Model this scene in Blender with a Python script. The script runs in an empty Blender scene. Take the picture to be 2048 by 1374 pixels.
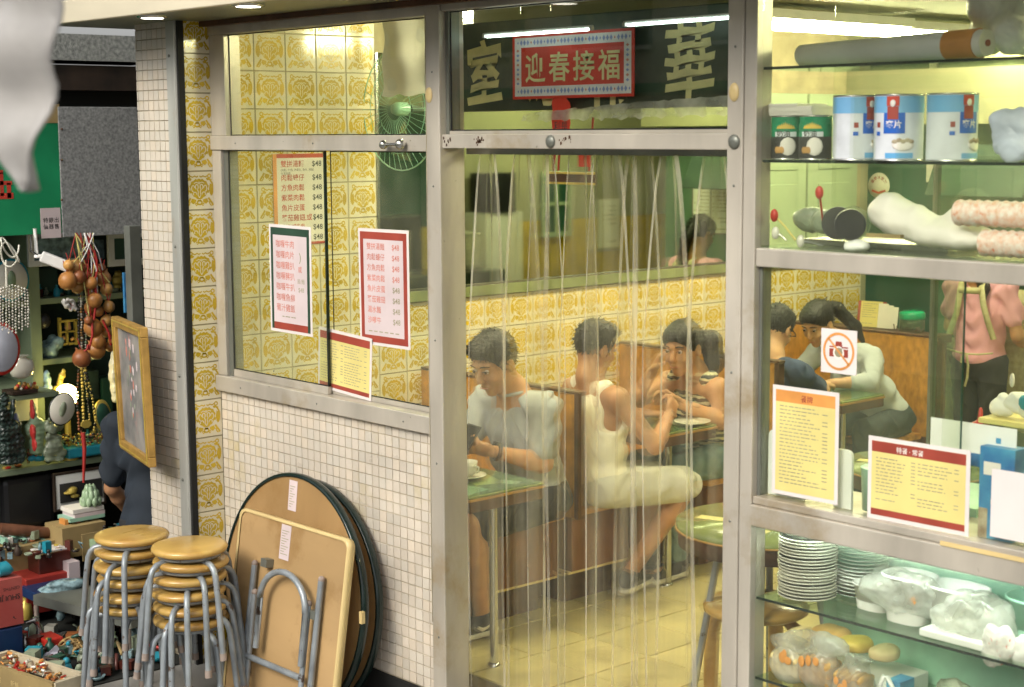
import bpy, math, random
import numpy as np
from mathutils import Vector, Matrix, Euler
random.seed(7); rs = np.random.RandomState(5)
scn = bpy.context.scene
C = scn.collection
R = math.radians

# ---------------------------------------------------------------- camera
CAM = Vector((5.97, -3.7, 2.09))
FPX = 3251.395; PIT, YAW, ROL = R(7.41942), R(47.93925), R(-0.33816)
fw = Vector((-math.sin(YAW)*math.cos(PIT), math.cos(YAW)*math.cos(PIT), -math.sin(PIT)))
r0 = Vector((math.cos(YAW), math.sin(YAW), 0)); u0 = r0.cross(fw)
cr = r0*math.cos(ROL)+u0*math.sin(ROL); cu = -r0*math.sin(ROL)+u0*math.cos(ROL)
cam = bpy.data.cameras.new('camera'); cob = bpy.data.objects.new('camera', cam); C.objects.link(cob)
mw = Matrix((cr, cu, -fw)).transposed().to_4x4(); mw.translation = CAM
cob.matrix_world = mw
cam.sensor_width = 36; cam.lens = FPX/2048*36; cam.clip_end = 300; cam.clip_start = .05
cam.dof.use_dof = True; cam.dof.focus_distance = 6.3; cam.dof.aperture_fstop = 4.5
scn.camera = cob

VIEW = (cr.copy(), cu.copy(), fw.copy())
def at(px, py, ax, v):
    "world point where the sight line through photo pixel (2048 wide) meets the plane ax=v"
    d = float((px-1024)/FPX)*VIEW[0]-float((py-687)/FPX)*VIEW[1]+VIEW[2]
    i = 'xyz'.index(ax); return CAM+d*float((v-CAM[i])/d[i])

# ---------------------------------------------------------------- world, sun, exposure
w = bpy.data.worlds.new('World'); scn.world = w; w.use_nodes = True
nt = w.node_tree; bg = nt.nodes['Background']
sky = nt.nodes.new('ShaderNodeTexSky'); sky.sky_type = 'NISHITA'; sky.sun_disc = False
SUN_EL, SUN_AZ = R(36), R(170)
sky.sun_elevation = SUN_EL; sky.sun_rotation = SUN_AZ; sky.dust_density = 4; sky.air_density = 1.2
hs = nt.nodes.new('ShaderNodeHueSaturation'); hs.inputs['Saturation'].default_value = .12
nt.links.new(sky.outputs[0], hs.inputs['Color']); nt.links.new(hs.outputs[0], bg.inputs[0])
bg.inputs[1].default_value = .15
sl = bpy.data.lights.new('sun', 'SUN'); sl.energy = 1.5; sl.angle = R(24); sl.color = (1, .90, .72)
so = bpy.data.objects.new('sun', sl); C.objects.link(so)
# sun stands over the street (-y side), direction matches the sky texture
sd = Vector((math.sin(SUN_AZ)*math.cos(SUN_EL), math.cos(SUN_AZ)*math.cos(SUN_EL), math.sin(SUN_EL)))
so.rotation_euler = sd.to_track_quat('Z', 'Y').to_euler()
vs = scn.view_settings; vs.view_transform = 'Standard'; vs.look = 'None'; vs.gamma = 1; vs.exposure = .42
vs.use_curve_mapping = False
scn.render.engine = 'CYCLES'
scn.cycles.max_bounces = 10; scn.cycles.transparent_max_bounces = 24
scn.cycles.glossy_bounces = 4; scn.cycles.transmission_bounces = 8
scn.cycles.caustics_reflective = False; scn.cycles.caustics_refractive = False

# ---------------------------------------------------------------- materials
def s2l(c): return tuple(((x/255+.055)/1.055)**2.4 if x > 10 else x/255/12.92 for x in c)
M = {}
def mat(name, rgb, rough=.5, metal=0., var=.12, scale=8., bump=.0, bscale=None, rgb2=None, spec=.5, emit=None, es=0, sub=0, alpha=None, aniso=None, coat=0, rnd=.0):
    "principled material whose colour drifts with noise; rgb is linear"
    m = bpy.data.materials.new(name); m.use_nodes = True; t = m.node_tree; p = t.nodes['Principled BSDF']
    N = t.nodes.new; Lk = t.links.new
    tc = N('ShaderNodeNewGeometry')
    mp = N('ShaderNodeMapping'); Lk(tc.outputs['Position'], mp.inputs[0])
    if aniso: mp.inputs['Scale'].default_value = aniso
    no = N('ShaderNodeTexNoise'); no.inputs['Scale'].default_value = scale; no.inputs['Detail'].default_value = 6
    Lk(mp.outputs[0], no.inputs['Vector'])
    rp = N('ShaderNodeMapRange'); rp.inputs[1].default_value = .3; rp.inputs[2].default_value = .7
    Lk(no.outputs[0], rp.inputs[0])
    mx = N('ShaderNodeMix'); mx.data_type = 'RGBA'
    c2 = rgb2 or tuple(c*(1-2*var) for c in rgb)
    mx.inputs[6].default_value = (*c2, 1); mx.inputs[7].default_value = (*[min(1, c*(1+(.0 if rgb2 else var))) for c in rgb], 1)
    Lk(rp.outputs[0], mx.inputs[0])
    oi = N('ShaderNodeObjectInfo'); rm = N('ShaderNodeMapRange'); rm.inputs[3].default_value = 1-rnd; rm.inputs[4].default_value = 1+rnd; Lk(oi.outputs['Random'], rm.inputs[0])
    hv = N('ShaderNodeHueSaturation'); Lk(rm.outputs[0], hv.inputs['Value']); Lk(mx.outputs[2], hv.inputs['Color']); Lk(hv.outputs[0], p.inputs['Base Color'])
    p.inputs['Roughness'].default_value = rough; p.inputs['Metallic'].default_value = metal
    p.inputs['Specular IOR Level'].default_value = spec
    if coat: p.inputs['Coat Weight'].default_value = coat; p.inputs['Coat Roughness'].default_value = .12
    rr = N('ShaderNodeMapRange'); rr.inputs[3].default_value = max(0.02, rough-.08); rr.inputs[4].default_value = min(1, rough+.1)
    Lk(no.outputs[0], rr.inputs[0]); Lk(rr.outputs[0], p.inputs['Roughness'])
    if bump:
        n2 = N('ShaderNodeTexNoise'); n2.inputs['Scale'].default_value = bscale or scale*3; n2.inputs['Detail'].default_value = 5
        Lk(mp.outputs[0], n2.inputs['Vector'])
        b = N('ShaderNodeBump'); b.inputs['Strength'].default_value = bump; b.inputs['Distance'].default_value = .01
        Lk(n2.outputs[0], b.inputs['Height']); Lk(b.outputs[0], p.inputs['Normal'])
    if emit: p.inputs['Emission Color'].default_value = (*emit, 1); p.inputs['Emission Strength'].default_value = es
    if sub: p.inputs['Subsurface Weight'].default_value = sub; p.inputs['Subsurface Radius'].default_value = (.02, .008, .004); p.inputs['Subsurface Scale'].default_value = .5
    M[name] = m; return m

def add_stain(name, rgb, scale, lo, hi, aniso=(1, 1, 1), z=None):
    "second, shaped stain layer over a mat()"
    m = M[name]; t = m.node_tree; N = t.nodes.new; Lk = t.links.new; p = t.nodes['Principled BSDF']
    src = p.inputs['Base Color'].links[0].from_socket
    tc = N('ShaderNodeNewGeometry'); mp = N('ShaderNodeMapping'); mp.inputs['Scale'].default_value = aniso; mp.inputs['Location'].default_value = (3.1, 1.7, .4)
    Lk(tc.outputs['Position'], mp.inputs[0])
    no = N('ShaderNodeTexNoise'); no.inputs['Scale'].default_value = scale; no.inputs['Detail'].default_value = 8; no.inputs['Roughness'].default_value = .65
    Lk(mp.outputs[0], no.inputs['Vector'])
    rp = N('ShaderNodeMapRange'); rp.inputs[1].default_value = lo; rp.inputs[2].default_value = hi; Lk(no.outputs[0], rp.inputs[0])
    mx = N('ShaderNodeMix'); mx.data_type = 'RGBA'; Lk(rp.outputs[0], mx.inputs[0]); Lk(src, mx.inputs[6]); mx.inputs[7].default_value = (*rgb, 1)
    Lk(mx.outputs[2], p.inputs['Base Color'])

def glassmat(name, tint, refl=1.45, haze=0., hazec=(.8, .8, .75), rough=0.0, streak=None, hmax=None, refr=0):
    m = bpy.data.materials.new(name); m.use_nodes = True; t = m.node_tree; N = t.nodes.new; Lk = t.links.new
    for n in list(t.nodes): t.nodes.remove(n)
    out = N('ShaderNodeOutputMaterial'); tr = N('ShaderNodeBsdfTransparent'); tr.inputs[0].default_value = (*tint, 1)
    base = tr.outputs[0]
    if refr:
        rf = N('ShaderNodeBsdfRefraction'); rf.inputs['IOR'].default_value = 1.015; rf.inputs['Roughness'].default_value = .035; rf.inputs[0].default_value = (*tint, 1)
        m1 = N('ShaderNodeMixShader'); m1.inputs[0].default_value = refr; Lk(tr.outputs[0], m1.inputs[1]); Lk(rf.outputs[0], m1.inputs[2]); base = m1.outputs[0]
    gl = N('ShaderNodeBsdfGlossy'); gl.inputs['Roughness'].default_value = rough
    fr = N('ShaderNodeLayerWeight'); pw = N('ShaderNodeMath'); pw.operation = 'POWER'; pw.inputs[1].default_value = 4.5; Lk(fr.outputs['Facing'], pw.inputs[0])
    ma = N('ShaderNodeMath'); ma.operation = 'MULTIPLY_ADD'; ma.inputs[1].default_value = .8; ma.inputs[2].default_value = (refl-1)*.10; Lk(pw.outputs[0], ma.inputs[0])
    mx = N('ShaderNodeMixShader'); Lk(ma.outputs[0], mx.inputs[0]); Lk(base, mx.inputs[1]); Lk(gl.outputs[0], mx.inputs[2])
    last = mx.outputs[0]
    if haze:
        df = N('ShaderNodeBsdfDiffuse'); df.inputs[0].default_value = (*hazec, 1)
        tl = N('ShaderNodeBsdfTranslucent'); tl.inputs[0].default_value = (*hazec, 1)
        ad = N('ShaderNodeMixShader'); ad.inputs[0].default_value = .5; Lk(df.outputs[0], ad.inputs[1]); Lk(tl.outputs[0], ad.inputs[2])
        m2 = N('ShaderNodeMixShader')
        tc = N('ShaderNodeNewGeometry'); mp = N('ShaderNodeMapping'); mp.inputs['Scale'].default_value = streak or (3, 3, 3); Lk(tc.outputs['Position'], mp.inputs[0])
        no = N('ShaderNodeTexNoise'); no.inputs['Scale'].default_value = 1; no.inputs['Detail'].default_value = 5; Lk(mp.outputs[0], no.inputs['Vector'])
        rp = N('ShaderNodeMapRange'); rp.inputs[1].default_value = .35; rp.inputs[2].default_value = .75; rp.inputs[3].default_value = haze*.25; rp.inputs[4].default_value = hmax or haze
        Lk(no.outputs[0], rp.inputs[0]); Lk(rp.outputs[0], m2.inputs[0]); Lk(last, m2.inputs[1]); Lk(ad.outputs[0], m2.inputs[2]); last = m2.outputs[0]
    Lk(last, out.inputs[0]); M[name] = m; return m

mat('aluminium', (.54, .495, .42), .36, .25, .14, 5, .10, 60, aniso=(1, 1, .3)); add_stain('aluminium', (.33, .24, .12), 2.6, .56, .74); add_stain('aluminium', (.16, .14, .09), 30, .68, .74)
mat('aluminium_dark', (.22, .23, .2), .4, .5, .1, 4)
mat('steel_trim', (.50, .50, .46), .42, .35, .15, 6, .06, 30, aniso=(1, 1, .15)); add_stain('steel_trim', (.42, .30, .16), 5, .62, .75, (1, 1, .4))
mat('grey_post', (.16, .17, .15), .5, .2, .15, 6)
mat('black_gap', (.012, .012, .011), .8)
mat('mosaic', (.62, .555, .47), .28, 0, .10, 2.5, .02, 60, coat=.2, rnd=0.09); add_stain('mosaic', (.50, .42, .22), 3, .55, .75)
mat('mosaic_b', (.59, .54, .465), .3, 0, .08, 2.5, rnd=0.09)
mat('mosaic_c', (.64, .56, .46), .3, 0, .08, 2.5, rnd=0.09)
mat('grout', (.43, .375, .27), .9, 0, .2, 8); add_stain('grout', (.24, .20, .12), 5, .52, .74)
mat('tile_glaze', (.76, .69, .50), .14, 0, .06, 2, .02, 12, coat=.4, rnd=0.05)
mat('tile_ochre', (.60, .41, .02), .18, 0, .12, 7, coat=.3, rnd=0.08)
mat('grout_dark', (.42, .36, .22), .9)
mat('concrete', (.30, .30, .26), .85, 0, .2, 9, .3, 30, rgb2=(.14, .145, .13)); add_stain('concrete', (.55, .52, .46), 3.5, .52, .62, (1, 1, 2.5))
mat('grey_render', (.42, .43, .40), .9, 0, .1, 60, .4, 120, rgb2=(.16, .17, .165))
mat('grey_panel', (.34, .345, .34), .8, 0, .1, 90, .15, 180, rgb2=(.15, .155, .16))
mat('dark_wood', (.035, .02, .012), .6, 0, .3, 10)
mat('green_sign', (.010, .27, .11), .4, 0, .15, 4)
mat('red_paint', (.55, .05, .03), .45)
mat('soffit', (.20, .20, .13), .35, .1, .12, 3); mat('fascia', (.62, .56, .42), .45, .1, .12, 3, aniso=(.3, 1, 1))
mat('brown_trim', (.10, .045, .02), .6, 0, .3, 8, .2)
mat('paper', (.80, .76, .70), .55, 0, .04, 6); mat('paper_yellow', (.72, .62, .23), .5, 0, .06, 5); mat('paper_pink', (.64, .54, .55), .5, 0, .05, 5)
mat('print_red', (.50, .06, .03), .5); mat('print_red_soft', (.62, .22, .17), .5); mat('print_darkred', (.34, .06, .04), .4); mat('print_green', (.03, .07, .045), .4)
mat('print_black', (.03, .03, .03), .5); mat('print_grey', (.35, .32, .2), .5); mat('print_orange', (.75, .32, .08), .5)
mat('laminate', (.74, .68, .66), .12, 0, .03, 5)
mat('gold', (.62, .47, .10), .35, .4, .15, 10); mat('gold_letters', (.74, .66, .32), .5, 0, .12, 10)
mat('sign_board', (.035, .045, .028), .35, 0, .2, 3); add_stain('sign_board', (.10, .11, .06), 4, .5, .75)
mat('red_banner', (.62, .03, .012), .5, 0, .08, 6); mat('white_print', (.78, .74, .74), .5); mat('blue_print', (.25, .3, .6), .5)
mat('ochre_floor', (.58, .50, .24), .3, 0, .12, 5, .04, 20, rnd=0.07); add_stain('ochre_floor', (.26, .19, .07), 3, .55, .75)
mat('floor_grout', (.09, .065, .03), .9)
mat('wood_panel', (.54, .25, .035), .4, 0, .2, 30, .04, 60, aniso=(1, 1, .6)); mat('wood_dark', (.095, .045, .025), .42, 0, .25, 14)
mat('wood_red', (.18, .075, .04), .4, 0, .25, 14, aniso=(1, 1, .3))
mat('seat_wood', (.56, .36, .10), .28, 0, .14, 6, .02, 20, aniso=(1, .25, 1), coat=.4, rnd=0.08); add_stain('seat_wood', (.38, .17, .03), 5, .5, .75)
mat('leg_metal', (.31, .345, .375), .38, .3, .15, 12, .05, 50, rnd=0.1); add_stain('leg_metal', (.10, .07, .055), 16, .62, .66)
mat('rubber_foot', (.32, .255, .22), .7, 0, .15, 20)
mat('plywood', (.46, .30, .14), .45, 0, .12, 3, .03, 20, aniso=(.3, 1, 1)); add_stain('plywood', (.24, .13, .04), 3.5, .52, .72)
mat('ply_round', (.35, .215, .09), .45, 0, .15, 3, .03, 20, aniso=(1, 1, .3)); add_stain('ply_round', (.24, .13, .035), 4, .5, .8)
mat('edge_green', (.008, .02, .017), .16, 0, .1, 4); mat('edge_cream', (.68, .52, .24), .4, 0, .08, 4)
mat('green_top', (.22, .27, .09), .2, 0, .15, 4, coat=.4); mat('table_edge', (.45, .24, .06), .4)
mat('wall_cream', (.36, .345, .22), .6, 0, .08, 2); mat('wall_green', (.10, .19, .125), .55, 0, .1, 2); mat('wall_darkgreen', (.02, .08, .055), .3, 0, .15, 3)
mat('door_green', (.38, .47, .30), .5, 0, .06, 2)
mat('ceiling', (.30, .30, .20), .7, 0, .05, 2)
mat('steel', (.55, .55, .52), .22, .95, .1, 6); mat('chrome', (.6, .6, .58), .12, 1.0, .05, 6)
mat('tube_light', (.9, .95, .9), .4, emit=(1.0, .95, .58), es=124); mat('tube_sign', (.9, .95, .9), .4, emit=(.8, 1.0, .95), es=6); mat('tube_cool', (.9, 1, 1), .4, emit=(.85, 1.0, .93), es=34)
mat('lamp_glow', (1, .9, .6), .4, emit=(1, .80, .25), es=16); mat('downlight', (1, 1, .95), .4, emit=(1, .93, .8), es=9)
mat('white_plastic', (.78, .77, .75), .35, 0, .06, 6, .1, 8); mat('hanging_film', (.40, .385, .375), .4, 0, .12, 9, .3, 12); mat('marble', (.20, .23, .10), .2, 0, .2, 5); mat('clock_face', (.50, .53, .62), .4); mat('hood_green', (.05, .085, .065), .4); mat('lilac', (.50, .49, .58), .35, 0, .15, 12, .3, 20); mat('mint', (.35, .62, .48), .35); mat('white_foam', (.82, .83, .80), .55, 0, .04, 6)
mat('black_plastic', (.014, .014, .016), .4); mat('blue_plastic', (.01, .03, .10), .4); mat('red_plastic', (.5, .03, .02), .4)
mat('can_green', (.0, .26, .12), .25); mat('can_blue', (.03, .30, .62), .3, 0, .3, 3, rgb2=(.25, .5, .75)); mat('can_white', (.72, .76, .80), .3); mat('blue', (.02, .13, .55), .35)
mat('skin', (.52, .27, .13), .5, 0, .10, 14, .05, 60, sub=.12); mat('skin_b', (.44, .22, .11), .5, 0, .12, 14, .05, 60, sub=.12); mat('skin_pale', (.58, .34, .19), .5, 0, .1, 14, .04, 60, sub=.12)
mat('hair', (.012, .011, .010), .42, 0, .4, 60, .8, 90, aniso=(1, 1, .2)); mat('hair_green', (.013, .014, .013), .4, 0, .4, 60, .8, 90, aniso=(1, 1, .25))
mat('polo', (.42, .44, .45), .8, 0, .1, 5, .5, 9); mat('tank', (.82, .79, .66), .8, 0, .06, 5, .6, 8); mat('shorts_white', (.58, .57, .49), .8, 0, .1, 6, .9, 14)
mat('black_cloth', (.02, .02, .022), .85, 0, .2, 6, .4, 10); mat('jeans', (.14, .22, .23), .8, 0, .2, 12, .5, 14); mat('jeans_dark', (.035, .05, .06), .8, 0, .2, 12, .5, 14)
mat('navy', (.045, .065, .13), .85, 0, .15, 6, .5, 9); mat('pale_blouse', (.50, .54, .58), .8, 0, .1, 6, .7, 9); mat('peach', (.85, .42, .56), .8, 0, .08, 6, .7, 9)
mat('apron', (.62, .60, .36), .8, 0, .2, 40, .2, rgb2=(.46, .40, .24)); mat('tee_blue', (.016, .024, .036), .85, 0, .2, 5, .5, 10)
mat('shoe_black', (.012, .013, .018), .6); mat('sole', (.7, .68, .62), .5)
mat('cardboard', (.36, .26, .11), .8, 0, .15, 6, .1, 30); mat('mahogany', (.09, .02, .014), .3, 0, .2, 8); mat('box_red', (.36, .035, .025), .5); mat('box_pink', (.50, .14, .12), .6, 0, .2, 3, rgb2=(.36, .045, .04))
mat('gourd', (.42, .18, .045), .42, 0, .22, 9, .08, 12); mat('gourd_b', (.48, .25, .07), .4, 0, .25, 8, .08, 12); mat('gourd_c', (.33, .11, .035), .45, 0, .22, 9)
mat('stone_green', (.28, .33, .23), .35, 0, .25, 14, .3, 30); mat('stone_dark', (.03, .055, .045), .3, 0, .4, 16, .4, 30); mat('jade', (.30, .42, .26), .2, 0, .2, 9)
mat('clear_blue', (.25, .38, .42), .12, 0, .35, 30, .5, 30); mat('crystal', (.62, .58, .50), .08, 0, .3, 40, spec=1.); mat('bead_black', (.02, .015, .012), .2)
mat('red_cord', (.35, .02, .015), .6); mat('yellow_cord', (.65, .58, .2), .6); mat('cyan', (.02, .28, .38), .4)
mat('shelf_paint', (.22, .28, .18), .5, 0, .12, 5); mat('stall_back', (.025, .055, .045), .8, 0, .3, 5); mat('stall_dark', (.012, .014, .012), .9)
mat('porcelain', (.72, .70, .60), .15, 0, .08, 5, coat=.5); mat('silver', (.42, .40, .38), .25, .8, .15, 8)
mat('wicker', (.40, .26, .10), .7, 0, .3, 40, .3, 60); mat('pavement', (.30, .29, .27), .8, 0, .12, 3, .15, 30); mat('asphalt', (.06, .06, .06), .9, 0, .2, 6, .3, 80)
mat('bread', (.62, .34, .10), .6, 0, .2, 9, .2, 14); mat('bread_pale', (.72, .56, .28), .6, 0, .15, 9); mat('yellow_bun', (.72, .50, .08), .5, 0, .2, 8)
mat('floral', (.72, .70, .66), .7, 0, .1, 60, .3, 50); add_stain('floral', (.60, .12, .07), 55, .60, .64); add_stain('floral', (.12, .2, .45), 48, .64, .67, (1, .8, 1)); mat('crate_cream', (.60, .52, .36), .8, 0, .12, 8); add_stain('crate_cream', (.34, .24, .13), 14, .56, .66); mat('poster_blue', (.02, .12, .35), .4, 0, .3, 9, rgb2=(.10, .4, .6)); mat('frame_gold', (.50, .30, .08), .4, .35, .15, 14, .2, 40)
mat('painting', (.36, .33, .30), .5, 0, .2, 7, .2, 30, rgb2=(.10, .11, .12)); add_stain('painting', (.42, .22, .20), 6, .58, .7); add_stain('painting', (.52, .50, .40), 5, .6, .68, (1, 1, .35))
mat('felt_print', (.55, .5, .35), .7, 0, .2, 25, rgb2=(.2, .12, .06))
glassmat('window_glass', (.975, .99, .95), 1.5, .015, (.78, .80, .66), streak=(2.6, 2, 2.2), hmax=.09)  # patchy haze in the glass stands in for pale street reflections
glassmat('cabinet_glass', (.975, .99, .95), 1.45, .02, (.75, .8, .6), streak=(2.5, 2.5, 1.5), hmax=.07)
glassmat('shelf_glass', (.86, .95, .87), 1.5, .06, (.4, .6, .4))
glassmat('pvc_strip', (.995, .985, .92), 1.3, .05, (.92, .88, .70), .14, (26, 26, 1.0), .14, refr=.22)
glassmat('clean_glass', (.975, .985, .95), 1.45, 0)
glassmat('pvc_fold', (.96, .94, .86), 1.35, .30, (.98, .93, .82), .18, (14, 14, 1.6), .5, refr=.4)
glassmat('plastic_film', (.95, .95, .92), 1.5, .45, (.85, .85, .82), .15, (9, 9, 9), .75)
glassmat('glass_clear', (.88, .93, .85), 1.5, .12, (.7, .75, .65))
m = bpy.data.materials.new('mirror'); m.use_nodes = True; p = m.node_tree.nodes['Principled BSDF']
p.inputs['Base Color'].default_value = (.52, .60, .45, 1); p.inputs['Metallic'].default_value = 1; p.inputs['Roughness'].default_value = .03; M['mirror'] = m
# striped knit: wavy dark bands on cream
def stripes(name, c1, c2, scale, dist=2.5, vec='Z'):
    m = mat(name, c1, .8); t = m.node_tree; N = t.nodes.new; p = t.nodes['Principled BSDF']
    tc = N('ShaderNodeNewGeometry'); wv = N('ShaderNodeTexWave'); wv.bands_direction = vec; wv.inputs['Scale'].default_value = scale; wv.inputs['Distortion'].default_value = dist; wv.inputs['Detail'].default_value = 2; wv.inputs['Detail Scale'].default_value = 3
    t.links.new(tc.outputs['Position'], wv.inputs['Vector'])
    rp = N('ShaderNodeMapRange'); rp.inputs[1].default_value = .52; rp.inputs[2].default_value = .64; t.links.new(wv.outputs[1], rp.inputs[0])
    mx = N('ShaderNodeMix'); mx.data_type = 'RGBA'; mx.inputs[6].default_value = (*c1, 1); mx.inputs[7].default_value = (*c2, 1)
    t.links.new(rp.outputs[0], mx.inputs[0]); t.links.new(mx.outputs[2], p.inputs['Base Color']); return m
stripes('striped_knit', (.03, .035, .035), (.60, .56, .36), 11)
stripes('plate_rim', (.05, .16, .11), (.78, .8, .76), 30, .3)

# ---------------------------------------------------------------- mesh builder
def wloc(o):
    v = Vector((0, 0, 0))
    while o is not None: v = v+o.location; o = o.parent
    return v
class MB:
    def __init__(s): s.v = []; s.f = []; s.mi = []; s.sm = []; s.X = None
    def add(s, vs, fs, mi=0, sm=False):
        n = len(s.v)
        if s.X is not None: vs = [s.X @ Vector(v) for v in vs]
        s.v.extend(tuple(v) for v in vs); s.f.extend(tuple(i+n for i in f) for f in fs)
        s.mi.extend([mi]*len(fs)); s.sm.extend([sm]*len(fs)); return s
    def box(s, a, b, mi=0):
        x0, x1 = sorted((a[0], b[0])); y0, y1 = sorted((a[1], b[1])); z0, z1 = sorted((a[2], b[2]))
        return s.add([(x0, y0, z0), (x1, y0, z0), (x1, y1, z0), (x0, y1, z0), (x0, y0, z1), (x1, y0, z1), (x1, y1, z1), (x0, y1, z1)],
                     [(0, 3, 2, 1), (4, 5, 6, 7), (0, 1, 5, 4), (1, 2, 6, 5), (2, 3, 7, 6), (3, 0, 4, 7)], mi)
    def cbox(s, c, h, mi=0): return s.box([c[i]-h[i] for i in range(3)], [c[i]+h[i] for i in range(3)], mi)
    def quad(s, a, b, c, d, mi=0): return s.add([a, b, c, d], [(0, 1, 2, 3)], mi)
    def tube(s, pts, r, n=10, mi=0, cap=True, close=False):
        pts = [Vector(p) for p in pts]; k = len(pts); rr = r if isinstance(r, (list, tuple)) else [r]*k
        vs = []; up = None
        for i, p in enumerate(pts):
            if close: t = pts[(i+1) % k]-pts[i-1]
            else: t = (pts[min(i+1, k-1)]-pts[max(i-1, 0)])
            t.normalize()
            if up is None:
                up = Vector((0, 0, 1)) if abs(t.z) < .9 else Vector((1, 0, 0))
            a = t.cross(up).normalized(); b = a.cross(t).normalized(); up = b
            for j in range(n):
                th = 2*math.pi*j/n; vs.append(p+(a*math.cos(th)+b*math.sin(th))*rr[i])
        fs = []
        for i in range(k if close else k-1):
            i2 = (i+1) % k
            for j in range(n): fs.append((i*n+j, i*n+(j+1) % n, i2*n+(j+1) % n, i2*n+j))
        s.add(vs, fs, mi, True)
        if cap and not close:
            s.add(vs[:n], [tuple(range(n))[::-1]], mi); s.add(vs[-n:], [tuple(range(n))], mi)
        return s
    def lathe(s, prof, c=(0, 0, 0), n=20, mi=0, axis='z', sm=True, sy=1.):
        vs = []
        for (r, z) in prof:
            for j in range(n):
                th = 2*math.pi*j/n; p = (r*math.cos(th), r*math.sin(th)*sy, z)
                if axis == 'y': p = (p[0], p[2], p[1])
                if axis == 'x': p = (p[2], p[0], p[1])
                vs.append((p[0]+c[0], p[1]+c[1], p[2]+c[2]))
        fs = [(i*n+j, i*n+(j+1) % n, (i+1)*n+(j+1) % n, (i+1)*n+j) for i in range(len(prof)-1) for j in range(n)]
        if axis == 'y': fs = [f[::-1] for f in fs]
        s.add(vs, fs, mi, sm)
        for i, rev in ((0, True), (len(prof)-1, False)):
            if prof[i][0] > 1e-5:
                f = tuple(range(n)); s.add(vs[i*n:(i+1)*n], [f[::-1] if rev != (axis == 'y') else f], mi)
        return s
    def ball(s, c, r, n=14, mi=0):
        r = (r, r, r) if not isinstance(r, (tuple, list)) else r; k = n//2
        vs = [(c[0]+r[0]*math.sin(math.pi*i/k)*math.cos(2*math.pi*j/n), c[1]+r[1]*math.sin(math.pi*i/k)*math.sin(2*math.pi*j/n), c[2]+r[2]*math.cos(math.pi*i/k)) for i in range(k+1) for j in range(n)]
        return s.add(vs, [(i*n+j, (i+1)*n+j, (i+1)*n+(j+1) % n, i*n+(j+1) % n) for i in range(k) for j in range(n)], mi, True)
    def prism(s, poly, y0, y1, mi=0, sm=False):
        "poly of (x,z) swept along y"
        n = len(poly); vs = [(x, y0, z) for x, z in poly]+[(x, y1, z) for x, z in poly]
        return s.add(vs, [tuple(range(n)), tuple(range(2*n-1, n-1, -1))]+[(i, i+n, (i+1) % n+n, (i+1) % n) for i in range(n)], mi, sm)
    def ribbon(s, pts, w, z=0., mi=0, close=False, plane='uv'):
        "flat stroke in the local u,v plane (returned as x,z with y=-z offset)"
        k = len(pts); vs = []
        for i in range(k):
            a = pts[i-1] if (i or close) else pts[i]; b = pts[(i+1) % k] if (i < k-1 or close) else pts[i]
            tx, ty = b[0]-a[0], b[1]-a[1]; l = math.hypot(tx, ty) or 1; tx /= l; ty /= l
            ww = w[i] if isinstance(w, (list, tuple)) else w
            vs += [(pts[i][0]-ty*ww/2, -z, pts[i][1]+tx*ww/2), (pts[i][0]+ty*ww/2, -z, pts[i][1]-tx*ww/2)]
        fs = [(2*i, 2*i+1, (2*i+3) % (2*k), (2*i+2) % (2*k)) for i in range(k if close else k-1)]
        return s.add(vs, fs, mi)
    def mesh(s, name, mats):
        me = bpy.data.meshes.new(name); me.from_pydata([tuple(v) for v in s.v], [], s.f)
        for m_ in (mats if isinstance(mats, (list, tuple)) else [mats]): me.materials.append(M[m_] if isinstance(m_, str) else m_)
        me.polygons.foreach_set('material_index', s.mi); me.polygons.foreach_set('use_smooth', s.sm); me.update(); return me
    def obj(s, name, mats, parent=None, bev=0, label=None, cat=None, group=None, kind=None, loc=None):
        if parent is not None: off = wloc(parent)
        elif loc is not None: off = Vector(loc)
        elif s.v:
            a = np.array(s.v); off = Vector(((a[:, 0].min()+a[:, 0].max())/2, (a[:, 1].min()+a[:, 1].max())/2, a[:, 2].min()))
        else: off = Vector((0, 0, 0))
        s.v = [(v[0]-off[0], v[1]-off[1], v[2]-off[2]) for v in s.v]
        o = bpy.data.objects.new(name, s.mesh(name, mats)); C.objects.link(o)
        if parent is not None: o.parent = parent
        else: o.location = off
        if bev: b = o.modifiers.new('bevel', 'BEVEL'); b.width = bev; b.segments = 2; b.limit_method = 'ANGLE'
        return tag(o, label, cat, group, kind)
def tag(o, label=None, cat=None, group=None, kind=None):
    if label: o['label'] = label
    if cat: o['category'] = cat
    if group: o['group'] = group
    if kind: o['kind'] = kind
    return o
def thing(name, label, cat, loc=(0, 0, 0), group=None):
    o = bpy.data.objects.new(name, None); C.objects.link(o); o.location = loc; o.empty_display_size = .1
    return tag(o, label, cat, group)
def copyobj(o, parent=None, loc=None, rz=None):
    c = o.copy(); C.objects.link(c)
    if parent is not None: c.parent = parent
    if loc is not None: c.location = loc
    if rz is not None: c.rotation_euler = (c.rotation_euler[0], c.rotation_euler[1], rz)
    return c
KIDS = {}
def copytree(o, loc, rz=0, label=None, rot=None):
    r = o.copy(); C.objects.link(r); r.location = loc; r.rotation_euler = rot or (0, 0, rz)
    if label: r['label'] = label
    for ch in o.children:
        c = ch.copy(); C.objects.link(c); c.parent = r
        for g in ch.children:
            d = g.copy(); C.objects.link(d); d.parent = c
    return r
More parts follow.
